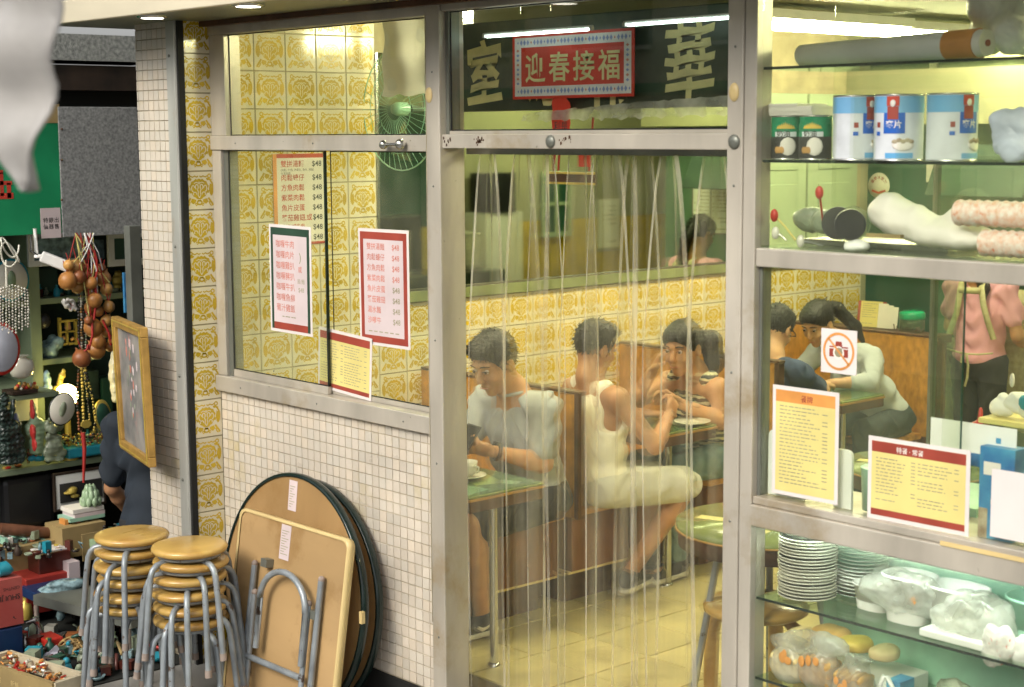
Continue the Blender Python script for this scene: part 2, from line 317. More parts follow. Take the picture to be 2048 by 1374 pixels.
def basis(o, ux, uz):
    "matrix taking local x,y,z (z up, -y front) to a plane with right=ux, up=uz at o"
    ux = Vector(ux).normalized(); uz = Vector(uz).normalized(); uy = uz.cross(ux).normalized()
    m = Matrix((ux, uy, uz)).transposed().to_4x4(); m.translation = Vector(o); return m
# ---- lettering with Blender's own font (falls back to its bundled CJK face)
_tc = {}
def glyphs(text, size, bold=0., align='LEFT', spacing=1., sx=1.):
    key = (text, bold, align, spacing)
    if key not in _tc:
        cu_ = bpy.data.curves.new('t', 'FONT'); cu_.body = text; cu_.size = 1; cu_.offset = bold; cu_.align_x = align; cu_.space_character = spacing; cu_.resolution_u = 2
        ob = bpy.data.objects.new('t', cu_); C.objects.link(ob)
        me = bpy.data.meshes.new_from_object(ob.evaluated_get(bpy.context.evaluated_depsgraph_get()))
        _tc[key] = ([tuple(v.co) for v in me.vertices], [tuple(p_.vertices) for p_ in me.polygons])
        bpy.data.objects.remove(ob); bpy.data.curves.remove(cu_); bpy.data.meshes.remove(me)
    V, F = _tc[key]
    return [(v[0]*size*sx, 0, v[1]*size) for v in V], F
def put_text(b, text, u, v, size, mi=0, lift=.0006, bold=0., align='LEFT', spacing=1., sx=1.):
    V, F = glyphs(text, size, bold, align, spacing, sx)
    b.add([(x+u, -lift, z+v) for x, y, z in V], F, mi)
# ---- signed-distance sculpting on a grid, meshed with surface nets
class SDF:
    def __init__(s, h=.008): s.p = []; s.h = h
    def cone(s, a, b, ra, rb, k=.02, op='u'): s.p.append(('c', np.array(a, float), np.array(b, float), ra, rb, k, op)); return s
    def ell(s, c, r, k=.02, op='u', rot=None):
        r = (r, r, r) if not isinstance(r, (tuple, list)) else r
        s.p.append(('e', np.array(c, float), np.array(r, float), None if rot is None else np.array(rot, float), 0, k, op)); return s
    def plane(s, o, n, k=.004): s.p.append(('p', np.array(o, float), np.array(n, float)/np.linalg.norm(n), 0, 0, k, 'i')); return s
    def bb(s):
        lo = np.full(3, 1e9); hi = -lo
        for q in s.p:
            if q[6] != 'u': continue
            if q[0] == 'c':
                m = max(q[3], q[4]); lo = np.minimum(lo, np.minimum(q[1], q[2])-m); hi = np.maximum(hi, np.maximum(q[1], q[2])+m)
            elif q[0] == 'e':
                m = q[2].max() if q[3] is not None else q[2]; lo = np.minimum(lo, q[1]-m); hi = np.maximum(hi, q[1]+m)
        return lo-.02, hi+.02
    def field(s):
        h = s.h; lo, hi = s.bb(); n = np.ceil((hi-lo)/h).astype(int)+2
        ax = [lo[i]+h*np.arange(n[i]) for i in range(3)]; G = np.full(n, .06, np.float32)
        for q in s.p:
            k = q[5]; m = k+.03
            if q[0] == 'p': a, b = lo, hi
            elif q[0] == 'c': mm = max(q[3], q[4])+m; a = np.minimum(q[1], q[2])-mm; b = np.maximum(q[1], q[2])+mm
            else: mm = (q[2].max() if q[3] is not None else q[2])+m; a = q[1]-mm; b = q[1]+mm
            i0 = np.clip(np.floor((a-lo)/h).astype(int), 0, n); i1 = np.clip(np.ceil((b-lo)/h).astype(int)+1, 0, n)
            if (i1 <= i0).any(): continue
            X, Y, Z = np.meshgrid(ax[0][i0[0]:i1[0]], ax[1][i0[1]:i1[1]], ax[2][i0[2]:i1[2]], indexing='ij')
            if q[0] == 'c':
                d = q[2]-q[1]; L2 = (d*d).sum()+1e-12
                t = np.clip(((X-q[1][0])*d[0]+(Y-q[1][1])*d[1]+(Z-q[1][2])*d[2])/L2, 0, 1)
                D = np.sqrt((X-q[1][0]-t*d[0])**2+(Y-q[1][1]-t*d[1])**2+(Z-q[1][2]-t*d[2])**2)-(q[3]+(q[4]-q[3])*t)
            elif q[0] == 'e':
                P_ = np.stack((X-q[1][0], Y-q[1][1], Z-q[1][2]), -1)
                if q[3] is not None: P_ = P_ @ q[3]
                r = q[2]; k0 = np.sqrt(((P_/r)**2).sum(-1)); k1 = np.sqrt(((P_/(r*r))**2).sum(-1))+1e-9; D = k0*(k0-1)/k1
            else: D = -((X-q[1][0])*q[2][0]+(Y-q[1][1])*q[2][1]+(Z-q[1][2])*q[2][2])
            sl = (slice(i0[0], i1[0]), slice(i0[1], i1[1]), slice(i0[2], i1[2])); A = G[sl]
            if q[6] == 'u': hh = np.clip(.5+.5*(D-A)/k, 0, 1); G[sl] = D*(1-hh)+A*hh-k*hh*(1-hh)
            elif q[6] == 's': D = -D; hh = np.clip(.5-.5*(D-A)/k, 0, 1); G[sl] = D*(1-hh)+A*hh+k*hh*(1-hh)
            else: hh = np.clip(.5-.5*(D-A)/k, 0, 1); G[sl] = D*(1-hh)+A*hh+k*hh*(1-hh)
        G[0] = G[-1] = .05; G[:, 0] = G[:, -1] = .05; G[:, :, 0] = G[:, :, -1] = .05
        return G, lo, h
    def into(s, b, mi=0, disp=None):
        G, lo, h = s.field(); n = np.array(G.shape); I = G < 0
        cnt = np.zeros(n-1, np.int16); acc = np.zeros((*(n-1), 3), np.float32); num = np.zeros(n-1, np.int16)
        for dx in (0, 1):
            for dy in (0, 1):
                for dz in (0, 1): cnt += I[dx:n[0]-1+dx, dy:n[1]-1+dy, dz:n[2]-1+dz]
        act = (cnt > 0) & (cnt < 8); ids = np.argwhere(act); idx = np.full(n-1, -1, np.int64); idx[act] = np.arange(len(ids))
        pos = np.zeros((len(ids), 3)); c = np.zeros(len(ids))
        offs = [(a_, b_, c_) for a_ in (0, 1) for b_ in (0, 1) for c_ in (0, 1)]
        for o in offs:
            for axi in range(3):
                if o[axi]: continue
                o2 = list(o); o2[axi] = 1
                v0 = G[ids[:, 0]+o[0], ids[:, 1]+o[1], ids[:, 2]+o[2]]; v1 = G[ids[:, 0]+o2[0], ids[:, 1]+o2[1], ids[:, 2]+o2[2]]
                cr_ = (v0 < 0) != (v1 < 0); t = np.where(cr_, v0/np.where(cr_, v0-v1, 1), 0)
                pp = np.array(o, float)[None]+np.zeros((len(ids), 3)); pp[:, axi] += t
                pos += np.where(cr_[:, None], pp, 0); c += cr_
        V = lo+h*(ids+pos/np.maximum(c, 1)[:, None])
        F = []
        for axi in range(3):
            a1, a2 = [(1, 2), (2, 0), (0, 1)][axi]
            sl0 = [slice(1, -1)]*3; sl0[axi] = slice(0, -1); sl1 = list(sl0); sl1[axi] = slice(1, None)
            A = I[tuple(sl0)]; B_ = I[tuple(sl1)]; e = np.argwhere(A != B_)
            flip = A[tuple(e.T)]; base = e+1; base[:, axi] -= 1
            def cell(d1, d2):
                q = base.copy(); q[:, a1] -= d1; q[:, a2] -= d2; return idx[q[:, 0], q[:, 1], q[:, 2]]
            Q = np.stack((cell(1, 1), cell(0, 1), cell(0, 0), cell(1, 0)), 1); Q[~flip] = Q[~flip][:, ::-1]; F.append(Q)
        F = np.concatenate(F); F = F[(F >= 0).all(1)]
        if disp is not None: V = disp(V)
        b.add(V.tolist(), F.tolist(), mi, True); return b

# ================================================================ ground and road
b = MB(); b.box((-6, -4.6, -.4), (12, -.0, -.19)); b.obj('pavement', 'pavement', kind='structure')
b = MB(); b.box((-60, -60, -.6), (60, 60, -.42)); b.obj('ground', 'asphalt', kind='structure')

# ================================================================ patterned wall tile (shared mesh)
TP = .162
def arc(cx, cz, rx, rz, a0, a1, n=7): return [(cx+rx*math.cos(R(a0+(a1-a0)*i/(n-1))), cz+rz*math.sin(R(a0+(a1-a0)*i/(n-1)))) for i in range(n)]
def tile_mesh(s=TP-.003, d=.006):
    b = MB(); h = s/2
    b.add([(-h, 0, -h), (h, 0, -h), (h, 0, h), (-h, 0, h), (-h+.002, -d, -h+.002), (h-.002, -d, -h+.002), (h-.002, -d, h-.002), (-h+.002, -d, h-.002)],
          [(4, 5, 6, 7), (0, 1, 5, 4), (1, 2, 6, 5), (2, 3, 7, 6), (3, 0, 4, 7)], 0)
    k = s*.96
    def st(p, w_, z, mi=1, close=False):
        for sg in (1, -1): b.ribbon([(sg*x*k, z_*k) for x, z_ in (p if sg == 1 else p[::-1])], w_*k*(1.7 if mi else .95), d+z, mi, close)
    z1, z2 = .0003, .0006
    # solid crest in ochre, lobed
    half = [(0, .33), (.07, .30), (.10, .33), (.17, .27), (.24, .25), (.27, .17), (.31, .12), (.27, .05), (.29, -.02), (.24, -.08), (.19, -.16), (.12, -.19), (.08, -.23), (0, -.24)]
    poly = half+[(-x, z_) for x, z_ in half[::-1][1:-1]]
    b.add([(0, -d-z1, .02*k)]+[(x*k, -d-z1, z_*k) for x, z_ in poly], [(0, i+1, (i+1) % len(poly)+1) for i in range(len(poly))][::1], 1)
    b.f[-len(poly):] = [f[::-1] for f in b.f[-len(poly):]]
    for sg in (1, -1):
        for pp in ([(.30, .36), (.22, .33), (.26, .27), (.38, .30)], [(.345, .20), (.31, .06), (.33, -.10), (.385, -.12), (.41, .03), (.40, .16)], [(.10, -.25), (.20, -.22), (.28, -.30), (.22, -.36), (.12, -.33)]):
            b.add([(sg*x*k, -d-z1*.8, z_*k) for x, z_ in (pp[::-1] if sg == 1 else pp)], [tuple(range(len(pp)))], 1)
    # pale scrolls over the crest
    st(arc(.075, .10, .045, .07, -60, 230, 9), .028, z2, 0); st(arc(.19, .06, .05, .085, -100, 170, 8), .026, z2, 0)
    st([(.0, -.20), (.045, -.12), (.03, -.03), (.06, .04)], .026, z2, 0); st(arc(.14, -.09, .055, .05, -40, 200, 7), .026, z2, 0)
    st([(.02, .20), (.09, .23), (.16, .20)], .022, z2, 0); st([(.012, .24), (.022, .21), (.0, .17)], .02, z2, 0)
    # outer ochre scrolls
    st(arc(.33, .395, .05, .05, 0, 360, 9), .022, z1); st([(.02, .40), (.07, .37), (.13, .40), (.20, .37), (.27, .40)], .022, z1)
    st(arc(.36, .06, .075, .19, 95, -95, 9), .030, z1); st(arc(.33, -.06, .05, .06, -60, 190, 7), .026, z1)
    st([(.40, .30), (.36, .27), (.30, .31)], .024, z1); st([(.28, -.20), (.33, -.27), (.40, -.36), (.43, -.42)], .034, z1)
    st([(.30, -.30), (.33, -.38), (.38, -.43)], .022, z1); st([(.22, -.22), (.26, -.30), (.20, -.35), (.14, -.30)], .026, z1)
    st(arc(.0, -.33, .075, .055, -90, 90, 6), .028, z1); st([(.01, -.26), (.05, -.29)], .03, z1); st(arc(.11, -.38, .035, .03, 0, 300, 6), .02, z1)
    return b.mesh('wall_tile', ['tile_glaze', 'tile_ochre'])
TILE = tile_mesh()
def lay_tiles(parent, name, us, zs, x=0., rz=math.pi/2, skip=None, me=TILE, axis='y', y=0.):
    off = wloc(parent)
    for z in zs:
        for u in us:
            if skip and skip(u, z): continue
            o = bpy.data.objects.new(name, me); C.objects.link(o); o.parent = parent
            p_ = Vector((x, u, z)) if axis == 'y' else Vector((u, y, z))
            o.location = p_-off; o.rotation_euler = (R(random.uniform(-.3, .3)), R(random.uniform(-.25, .25)), rz+R(random.uniform(-.35, .35)))

# ---- side wall of the cafe (x = 0): tiles, marble ledge, mirror
wall = thing('tiled_side_wall', 'cafe side wall with yellow damask pattern tiles and a long mirror above the booths', 'wall', (-.08, 2.3, 0))
MB().box((-.16, .0, -.19), (-.0005, 4.56, 2.66)).obj('wall_core', 'grout_dark', wall)
U0 = .205-TP/2; Z0 = 2.193+TP/2
lay_tiles(wall, 'tile', [U0+TP*i for i in range(5)], [Z0+TP*j-TP*0 for j in range(-13, 3)])
zl = [1.296-TP/2-TP*j for j in range(6)]
lay_tiles(wall, 'tile', [U0+TP*i for i in range(5, 28)], zl)
MB().box((-.0004, .862, 1.298), (.028, 4.56, 1.352)).obj('ledge', 'marble', wall, bev=.004)
MB().box((.0002, .862, 1.353), (.030, 3.5, 1.358)).obj('ledge_trim', 'steel', wall)
MB().box((-.0004, .866, 1.36), (.006, 3.50, 2.45)).obj('mirror', 'mirror', wall)
MB().box((-.0004, .852, 1.36), (.012, .866, 2.45)).obj('mirror_edge', 'steel', wall)
for y0 in (3.52, 4.02):  # pale doors reflected in the mirror, added as solid panels on the wall
    d = MB().box((-.0004, y0, 1.36), (.02, y0+.48, 2.3)).obj('reflected_door_leaf', 'door_green', wall, bev=.004)
    for z0 in (1.42, 1.86): MB().box((.0205, y0+.09, z0), (.030, y0+.39, z0+.36)).obj('reflected_door_panel', 'door_green', d, bev=.006)
# mirror has a taped menu on the tiled part near the window (red border)
def sheet(name, label, cat, quad_pts, base, border, bw=(.1, .06, .1, .06), thick=.0015, lam=None, group=None):
    "rectangular sheet: quad_pts = origin(bottom-left), ux, uz, width, height; returns (obj, builder matrix)"
    o, ux, uz, W_, H_ = quad_pts; mtx = basis(o, ux, uz)
    t = thing(name, label, cat, tuple(Vector(o)), group)
    b = MB(); b.X = mtx; q = .012 if lam else 0
    if lam: b.box((-q, 0, -q), (W_+q, thick, H_+q)).obj('laminate', lam, t); b = MB(); b.X = mtx; b.box((0, -.0008, 0), (W_, -.0001, H_)).obj('sheet', base, t)
    else: b.box((0, 0, 0), (W_, thick, H_)).obj('sheet', base, t)
    lf = .0009 if lam else .0002
    if border:
        b = MB(); b.X = mtx; l, bo, r_, tp = bw; y = -lf
        mats = border if isinstance(border, list) else [border]*4
        for nm, (u0_, v0_, u1_, v1_) in zip(mats, [(0, 0, l, H_), (l, 0, W_-r_, bo), (W_-r_, 0, W_, H_), (l, H_-tp, W_-r_, H_)]):
            if u1_-u0_ > 1e-4 and v1_-v0_ > 1e-4:
                bb = MB(); bb.X = mtx
                bb.quad((u0_, y, v0_), (u1_, y, v0_), (u1_, y, v1_), (u0_, y, v1_)); bb.obj('border', nm, t)
    return t, mtx, lf+.0002
def printed(t, mtx, lf, items, mats_, name='print'):
    b = MB(); b.X = mtx
    for it in items:
        if it[0] == 't': put_text(b, it[1], it[2], it[3], it[4], it[5], lf, *(it[6:]))
        elif it[0] == 'r': _, u, v, w_, h_, mi = it; b.quad((u, -lf, v), (u+w_, -lf, v), (u+w_, -lf, v+h_), (u, -lf, v+h_), mi)
    return b.obj(name, mats_, t, kind='stuff')

# ---- outside return strip (x = 0, y < 0)
rw = thing('tiled_return_wall', 'narrow exterior strip of yellow damask tiles beside the black shutter slot', 'wall', (-.03, -.08, -.19))
MB().box((-.06, -.145, -.19), (-.0005, -.0005, 2.56)).obj('wall_core', 'grout_dark', rw)
lay_tiles(rw, 'tile', [-.001-TP/2], [.8+TP/2+TP*j*1. for j in range(-6, 11)])

# ---- mosaic column with stainless shutter track
def mosaic(u0, u1, z0, z1, y, pitch=.0425, keep=300, parent=None, order='right'):
    nu = int(math.ceil((u1-u0)/pitch)); nz = int(round((z1-z0)/pitch))
    cells = [(i, j) for i in range(nu) for j in range(nz)]
    cells.sort(key=lambda c: -c[0])
    ms = []
    for mm in ('mosaic', 'mosaic_b', 'mosaic_c'):
        g = pitch/2-.0018; bb = MB(); bb.add([(-g, 0, -g), (g, 0, -g), (g, 0, g), (-g, 0, g), (-g+.001, -.004, -g+.001), (g-.001, -.004, -g+.001), (g-.001, -.004, g-.001), (-g+.001, -.004, g-.001)],
          [(4, 5, 6, 7), (0, 1, 5, 4), (1, 2, 6, 5), (2, 3, 7, 6), (3, 0, 4, 7)]); ms.append(bb.mesh('mosaic_tile', mm))
    off = wloc(parent); rest = MB(); g = pitch/2-.0018
    for n, (i, j) in enumerate(cells):
        cx = u1-pitch*(nu-1-i+.5); cz = z0+pitch*(j+.5); mi = random.choice([0, 0, 0, 1, 2, 1])
        if n < keep:
            o = bpy.data.objects.new('mosaic_tile', ms[mi]); C.objects.link(o); o.parent = parent
            o.location = Vector((cx, y, cz))-off; o.rotation_euler = (R(random.uniform(-.8, .8)), R(random.uniform(-.5, .5)), R(random.uniform(-.8, .8)))
        else:
            a = max(cx-g, u0+.0005); dy = random.uniform(-.0006, .0006); c2 = cx+g
            if c2-a < .004: continue
            rest.add([(a, y, cz-g), (c2, y, cz-g), (c2, y, cz+g), (a, y, cz+g), (a+.001, y-.004+dy, cz-g+.001), (c2-.001, y-.004-dy, cz-g+.001), (c2-.001, y-.004, cz+g-.001), (a+.001, y-.004, cz+g-.001)],
                     [(4, 5, 6, 7), (0, 1, 5, 4), (1, 2, 6, 5), (2, 3, 7, 6), (3, 0, 4, 7)], mi)
    if rest.v: rest.obj('mosaic_field', ['mosaic', 'mosaic_b', 'mosaic_c'], parent, kind='stuff')
col = thing('mosaic_column', 'tall column of small pinkish beige mosaic tiles between junk stall and cafe', 'column', (-.2, -.1, -.19))
MB().box((-.346, -.158, -.19), (-.078, .0, 2.56)).obj('column_core', 'grout', col)
mosaic(-.346, -.078, -.15, 2.55, -.158, keep=0, parent=col)
tr = thing('shutter_track', 'vertical stainless steel shutter guide beside the yellow tile strip', 'shutter track', (-.045, -.18, -.19))
MB().box((-.077, -.172, -.19), (-.010, -.1, 2.555)).obj('channel', 'steel_trim', tr, bev=.004)
MB().box((-.0095, -.168, -.19), (-.004, -.12, 2.555)).obj('side_plate', 'steel_trim', tr)
MB().box((-.0035, -.164, -.19), (.0085, -.136, 2.555)).obj('slot', 'black_gap', tr)
for z in (2.41, 1.62, 1.07, .62, .30): b = MB(); b.lathe([(.0065, 0), (.0065, .003), (.003, .005)], n=10, axis='y'); b.v = [(v[0]-.048, -v[1]-.173, v[2]+z) for v in b.v]; b.f = [f[::-1] for f in b.f]; b.obj('screw', 'aluminium_dark', tr)

# ---- mosaic wall under the window
mw_ = thing('mosaic_wall', 'low wall of small pinkish beige mosaic tiles below the sliding window', 'wall', (.72, .03, -.19))
MB().box((.002, .0, -.19), (1.455, .1, .995)).obj('wall_core', 'grout', mw_)
mosaic(.004, 1.452, .022, 1.0, 0., parent=mw_)
MB().box((.002, -.012, -.19), (1.455, -.0005, .018)).obj('skirting', 'black_gap', mw_)

# ---- aluminium window over it
wf = thing('sliding_window', 'aluminium framed sliding window with taped menus above the mosaic wall', 'window', (.74, .0, 1.0))
A = 'aluminium'
MB().box((.004, -.03, 1.0), (1.452, .07, 1.066)).obj('sill', A, wf, bev=.004)
MB().box((.004, -.02, 2.496), (1.452, .07, 2.56)).obj('head_rail', A, wf, bev=.003)
MB().box((.004, -.022, 2.022), (1.452, .065, 2.08)).obj('transom', A, wf, bev=.003)
MB().box((.006, -.015, 1.0665), (.072, .065, 2.0215)).obj('stile', A, wf, bev=.003); MB().box((.006, -.015, 2.0805), (.118, .065, 2.4955)).obj('stile', A, wf, bev=.003)
MB().box((.0725, .0, 1.0665), (.105, .05, 2.0215)).obj('inner_stile', 'aluminium_dark', wf)
MB().box((.105, .0, 1.0665), (.785, .018, 1.098)).obj('sash_rail', A, wf, bev=.002); MB().box((.75, .026, 1.0665), (1.452, .045, 1.085)).obj('sash_rail', A, wf, bev=.002)
MB().box((.105, .006, 1.0985), (.785, .011, 2.0215)).obj('glass_pane', 'window_glass', wf)
MB().box((.752, .033, 1.0855), (1.452, .038, 2.0215)).obj('glass_pane', 'window_glass', wf)
MB().box((.785, .003, 1.0985), (.7885, .014, 2.0215)).obj('pane_edge', 'edge_green', wf)
MB().box((.118, .012, 2.0805), (1.452, .017, 2.4955)).obj('glass_pane', 'window_glass', wf)
b = MB(); b.tube([(1.32, -.022, 2.048), (1.32, -.05, 2.048)], .011, 12); b.tube([(1.235, -.05, 2.046), (1.32, -.045, 2.048)], .006, 8); b.ball((1.235, -.052, 2.046), .017, 12); b.ball((1.325, -.045, 2.048), .02, 12); b.obj('latch', 'steel', wf)

# ---- door frame: posts, header, transom pane
df = thing('door_frame', 'aluminium door frame with an old transom pane over the plastic strip doorway', 'door frame', (2.2, .0, -.19))
MB().box((1.456, -.03, -.19), (1.53, .085, 2.62)).obj('post', A, df, bev=.004)
MB().box((2.843, -.03, -.19), (2.902, .085, 2.62)).obj('post', A, df, bev=.004)
MB().box((1.5305, -.02, 2.034), (2.8425, .07, 2.082)).obj('header', A, df, bev=.003)
MB().box((1.5305, -.02, 2.508), (2.8425, .07, 2.62)).obj('head_rail', A, df, bev=.003)
MB().box((1.531, .010, 2.0825), (2.842, .015, 2.5075)).obj('glass_pane', 'clean_glass', df)
MB().box((1.5305, .0, 2.0825), (1.548, .05, 2.5075)).obj('glazing_bead', 'aluminium_dark', df)
MB().box((1.549, .0, 2.0825), (2.842, .009, 2.094)).obj('glazing_bead', A, df)
for x in (2.087, 2.873):
    b = MB(); b.lathe([(.021, 0), (.021, .004), (.014, .008), (.006, .010)], n=14, axis='y'); b.v = [(v[0]+x, -v[1]-(.021 if x < 2.5 else .031), v[2]+2.058) for v in b.v]; b.f = [f[::-1] for f in b.f]; b.obj('keyhole', 'aluminium_dark', df)
for x, z in ((1.475, 2.22), (2.87, 2.20)):
    b = MB(); b.lathe([(.024, 0), (.022, .004), (.01, .005)], n=16, axis='y'); b.v = [(v[0]*.75+x, -v[1]-.031, v[2]*1.15+z) for v in b.v]; b.f = [f[::-1] for f in b.f]; b.obj('cable_grommet', 'edge_cream', df)
# leftover adhesive and rust marks on the header
b = MB()
for k in range(46):
    cx = random.choice([1.557, 1.725, 1.735, 2.16, 1.50]); x = cx+random.gauss(0, .012); z = 2.062+random.gauss(0, .008); s_ = random.uniform(.0015, .005)
    if 1.531 < x-s_ and x+s_ < 2.84 and 2.036 < z-s_*2 and z+s_ < 2.08: b.quad((x-s_, -.0206, z-s_*1.8), (x+s_, -.0206, z-s_), (x+s_*.6, -.0206, z+s_), (x-s_, -.0206, z+s_*.7))
b.obj('rust_marks', 'brown_trim', df)

# ---- shop interior shell
b = MB(); b.box((.0, .06, -.19), (4.2, 8.2, -.006)); fl = b.obj('floor', 'floor_grout', kind='structure')
def floortile():
    g = .165-.003; bb = MB(); bb.add([(-g, -g, 0), (g, -g, 0), (g, g, 0), (-g, g, 0), (-g+.002, -g+.002, .006), (g-.002, -g+.002, .006), (g-.002, g-.002, .006), (-g+.002, g-.002, .006)],
      [(4, 5, 6, 7), (0, 1, 5, 4), (1, 2, 6, 5), (2, 3, 7, 6), (3, 0, 4, 7)]); return bb.mesh('floor_tile', 'ochre_floor')
FT = floortile(); off = wloc(fl)
for i in range(13):
    for j in range(-2, 20):
        x, y = .165+.33*i-.0, .93+.165+.33*j
        if y < .22 or x > 4.1: continue
        if len([1]) and (i+1)*(j+3) > 0:
            o = bpy.data.objects.new('floor_tile', FT); C.objects.link(o); o.parent = fl; o.location = Vector((x, y, -.0065))-off; o.rotation_euler = (R(random.uniform(-.12, .12)), R(random.uniform(-.12, .12)), 0)
MB().box((1.53, -.02, -.19), (2.843, .06, .004)).obj('threshold', 'steel_trim', kind='structure')
MB().box((-.16, .085, 2.66), (4.3, 8.3, 2.72)).obj('ceiling', 'ceiling', kind='structure')
# far wall, green; opposite wall
bw = thing('green_far_wall', 'dark green wall at the back of the cafe behind the last booth', 'wall', (.9, 4.7, 0))
MB().box((-.3, 4.65, 0), (.47, 4.75, 2.66)).obj('dark_panel', 'wall_darkgreen', bw)
MB().box((.4705, 4.65, 0), (1.70, 4.75, 2.66)).obj('plaster', 'wall_green', bw)
MB().box((-.3, 4.40, 2.12), (1.70, 4.645, 2.655)).obj('bulkhead', 'wall_cream', bw)
MB().box((-.3, 4.562, 0.), (-.01, 4.648, 2.118)).obj('pilaster', 'wall_cream', bw)
ow = thing('far_side_wall', 'cream painted wall on the other side of the cafe seen in the mirror', 'wall', (4.25, 4.2, 0))
MB().box((4.2, .1, 1.34), (4.3, 8.2, 2.66)).obj('plaster', 'wall_cream', ow)
MB().box((4.195, .1, 0), (4.3, 8.2, 1.338)).obj('dado', 'tile_ochre', ow)
MB().box((4.185, 3.2, 1.34), (4.199, 4.85, 2.3)).obj('hatch', 'wall_darkgreen', ow)
MB().box((-.16, 8.2, 0), (4.3, 8.3, 2.66)).obj('end_wall', 'wall_green', kind='structure')
MB().box((-.16, 4.76, 0), (-.06, 8.19, 2.66)).obj('passage_wall', 'wall_green', kind='structure')

# ---- canopy over the street front
cp = thing('canopy', 'pale metal canopy with round downlights over the shop front', 'canopy', (2., -.3, 2.55))
MB().box((-.62, -.47, 2.552), (6, -.02, 2.60)).obj('soffit', 'soffit', cp)
MB().box((-.62, -.50, 2.545), (6, -.472, 2.635)).obj('fascia', 'fascia', cp, bev=.004)
MB().box((-.62, -.485, 2.636), (6, -.03, 3.1)).obj('upper_board', 'concrete', cp)
MB().box((-.06, -.06, 2.53), (6, -.032, 2.5515)).obj('trim_strip', 'brown_trim', cp)
MB().box((-.35, -.155, 2.563), (6, .06, 2.95)).obj('lintel', 'concrete', cp) if False else None
for x, y in ((.17, -.37), (.90, -.458+.06), (1.7, -.39), (2.5, -.39), (3.4, -.39)):
    dl = MB().lathe([(.062, 2.5515), (.060, 2.545), (.048, 2.543)], (x, y, 0), 24).obj('downlight_ring', 'steel', cp)
    MB().lathe([(.044, 2.5425), (.0, 2.5415)], (x, y, 0), 24).obj('bulb', 'downlight', dl)
MB().box((-.16, .087, 2.73), (6, 8.3, 3.2)).obj('upper_floor', 'concrete', kind='structure')
MB().box((-.345, -.0, 2.561), (6, .086, 3.2)).obj('upper_front', 'concrete', kind='structure') if False else None
MB().box((4.31, .0, -.19), (6.5, .1, 2.6)).obj('next_shop_front', 'grey_render', kind='structure')

# rubber gaskets, screws and sealant along the frames
def gasket(x0, x1, z0, z1, y, par, w_=.004):
    for a_ in ((x0, z0, x1, z0+w_), (x0, z1-w_, x1, z1), (x0, z0+w_, x0+w_, z1-w_), (x1-w_, z0+w_, x1, z1-w_)): MB().box((a_[0], y-.002, a_[1]), (a_[2], y, a_[3])).obj('gasket', 'black_plastic', par)
gasket(.119, 1.4515, 2.081, 2.495, .0115, wf); gasket(.7885, 1.4515, 1.086, 2.021, .0325, wf); gasket(.1055, .784, 1.099, 2.021, .0055, wf); gasket(1.5485, 2.842, 2.0945, 2.507, .0095, df)
def screw(x, y, z, par, r_=.005):
    b = MB(); b.lathe([(r_, 0), (r_, .0015), (r_*.5, .0025)], n=10, axis='y'); b.v = [(v[0]+x, -v[1]+y, v[2]+z) for v in b.v]; b.f = [f[::-1] for f in b.f]; b.obj('screw', 'aluminium_dark', par)
for z in (.25, .9, 1.35, 1.9, 2.3): screw(1.492, -.0302, z, df, .004); screw(2.872, -.0302, z+.03, df, .004)
for x in (.2, .75, 1.3): screw(x, -.0302, 1.03, wf, .0035); screw(x, -.0222, 2.05, wf, .0035)
screw(.085, -.0002, 1.6, wf, .005); screw(.40, .0058, 1.12, wf, .004)
MB().box((1.4525, -.0295, .3), (1.4555, -.010, 2.5)).obj('sealant', 'grout', wf)

# ================================================================ lamps of the place: fluorescent tubes
def tube_lamp(x0, x1, y0, y1, z, label, m_='tube_light', hang=.0, r=.016):
    c = Vector(((x0+x1)/2, (y0+y1)/2, z+.06)); t = thing('fluorescent_light', label, 'light', tuple(c), 'fluorescent tubes lighting the cafe')
    a, b_ = Vector((x0, y0, z)), Vector((x1, y1, z)); d = (b_-a).normalized()
    b = MB(); b.tube([a+d*.02, b_-d*.02], r, 12); b.obj('tube', m_, t)
    n = Vector((-d.y, d.x, 0))*.03; b = MB(); u = Vector((0, 0, 1))
    def bx(p, q, w_, z0, z1):
        nn = n.normalized()*w_; vs = [p-nn, q-nn, q+nn, p+nn]; b.add([v+u*z0 for v in vs]+[v+u*z1 for v in vs], [(0, 3, 2, 1), (4, 5, 6, 7), (0, 1, 5, 4), (1, 2, 6, 5), (2, 3, 7, 6), (3, 0, 4, 7)])
    bx(a, b_, .085 if not hang else .003, .028 if not hang else .008, .07 if not hang else .013); ew = .015 if not hang else .006; bx(a, a+d*.012, ew, -.012 if not hang else -.004, .028 if not hang else .008); bx(b_-d*.012, b_, ew, -.012 if not hang else -.004, .028 if not hang else .008)  # ceiling battens widened into reflectors to hold light off the ceiling
    b.obj('batten', 'white_plastic', t)
    if hang:
        b = MB(); b.tube([a+d*.2+u*.07, a+d*.2+u*hang], .003, 6); b.tube([b_-d*.2+u*.07, b_-d*.2+u*hang], .003, 6); b.obj('hanger', 'steel', t)
tube_lamp(1.55, 2.10, .16, .16, 2.425, 'short white tube lamp above the red banner over the door', 'tube_sign', hang=.235, r=.005)
tube_lamp(2.24, 2.78, .16, .16, 2.43, 'short white tube lamp beside the red banner nearer the cabinet', 'tube_sign', hang=.23, r=.005)
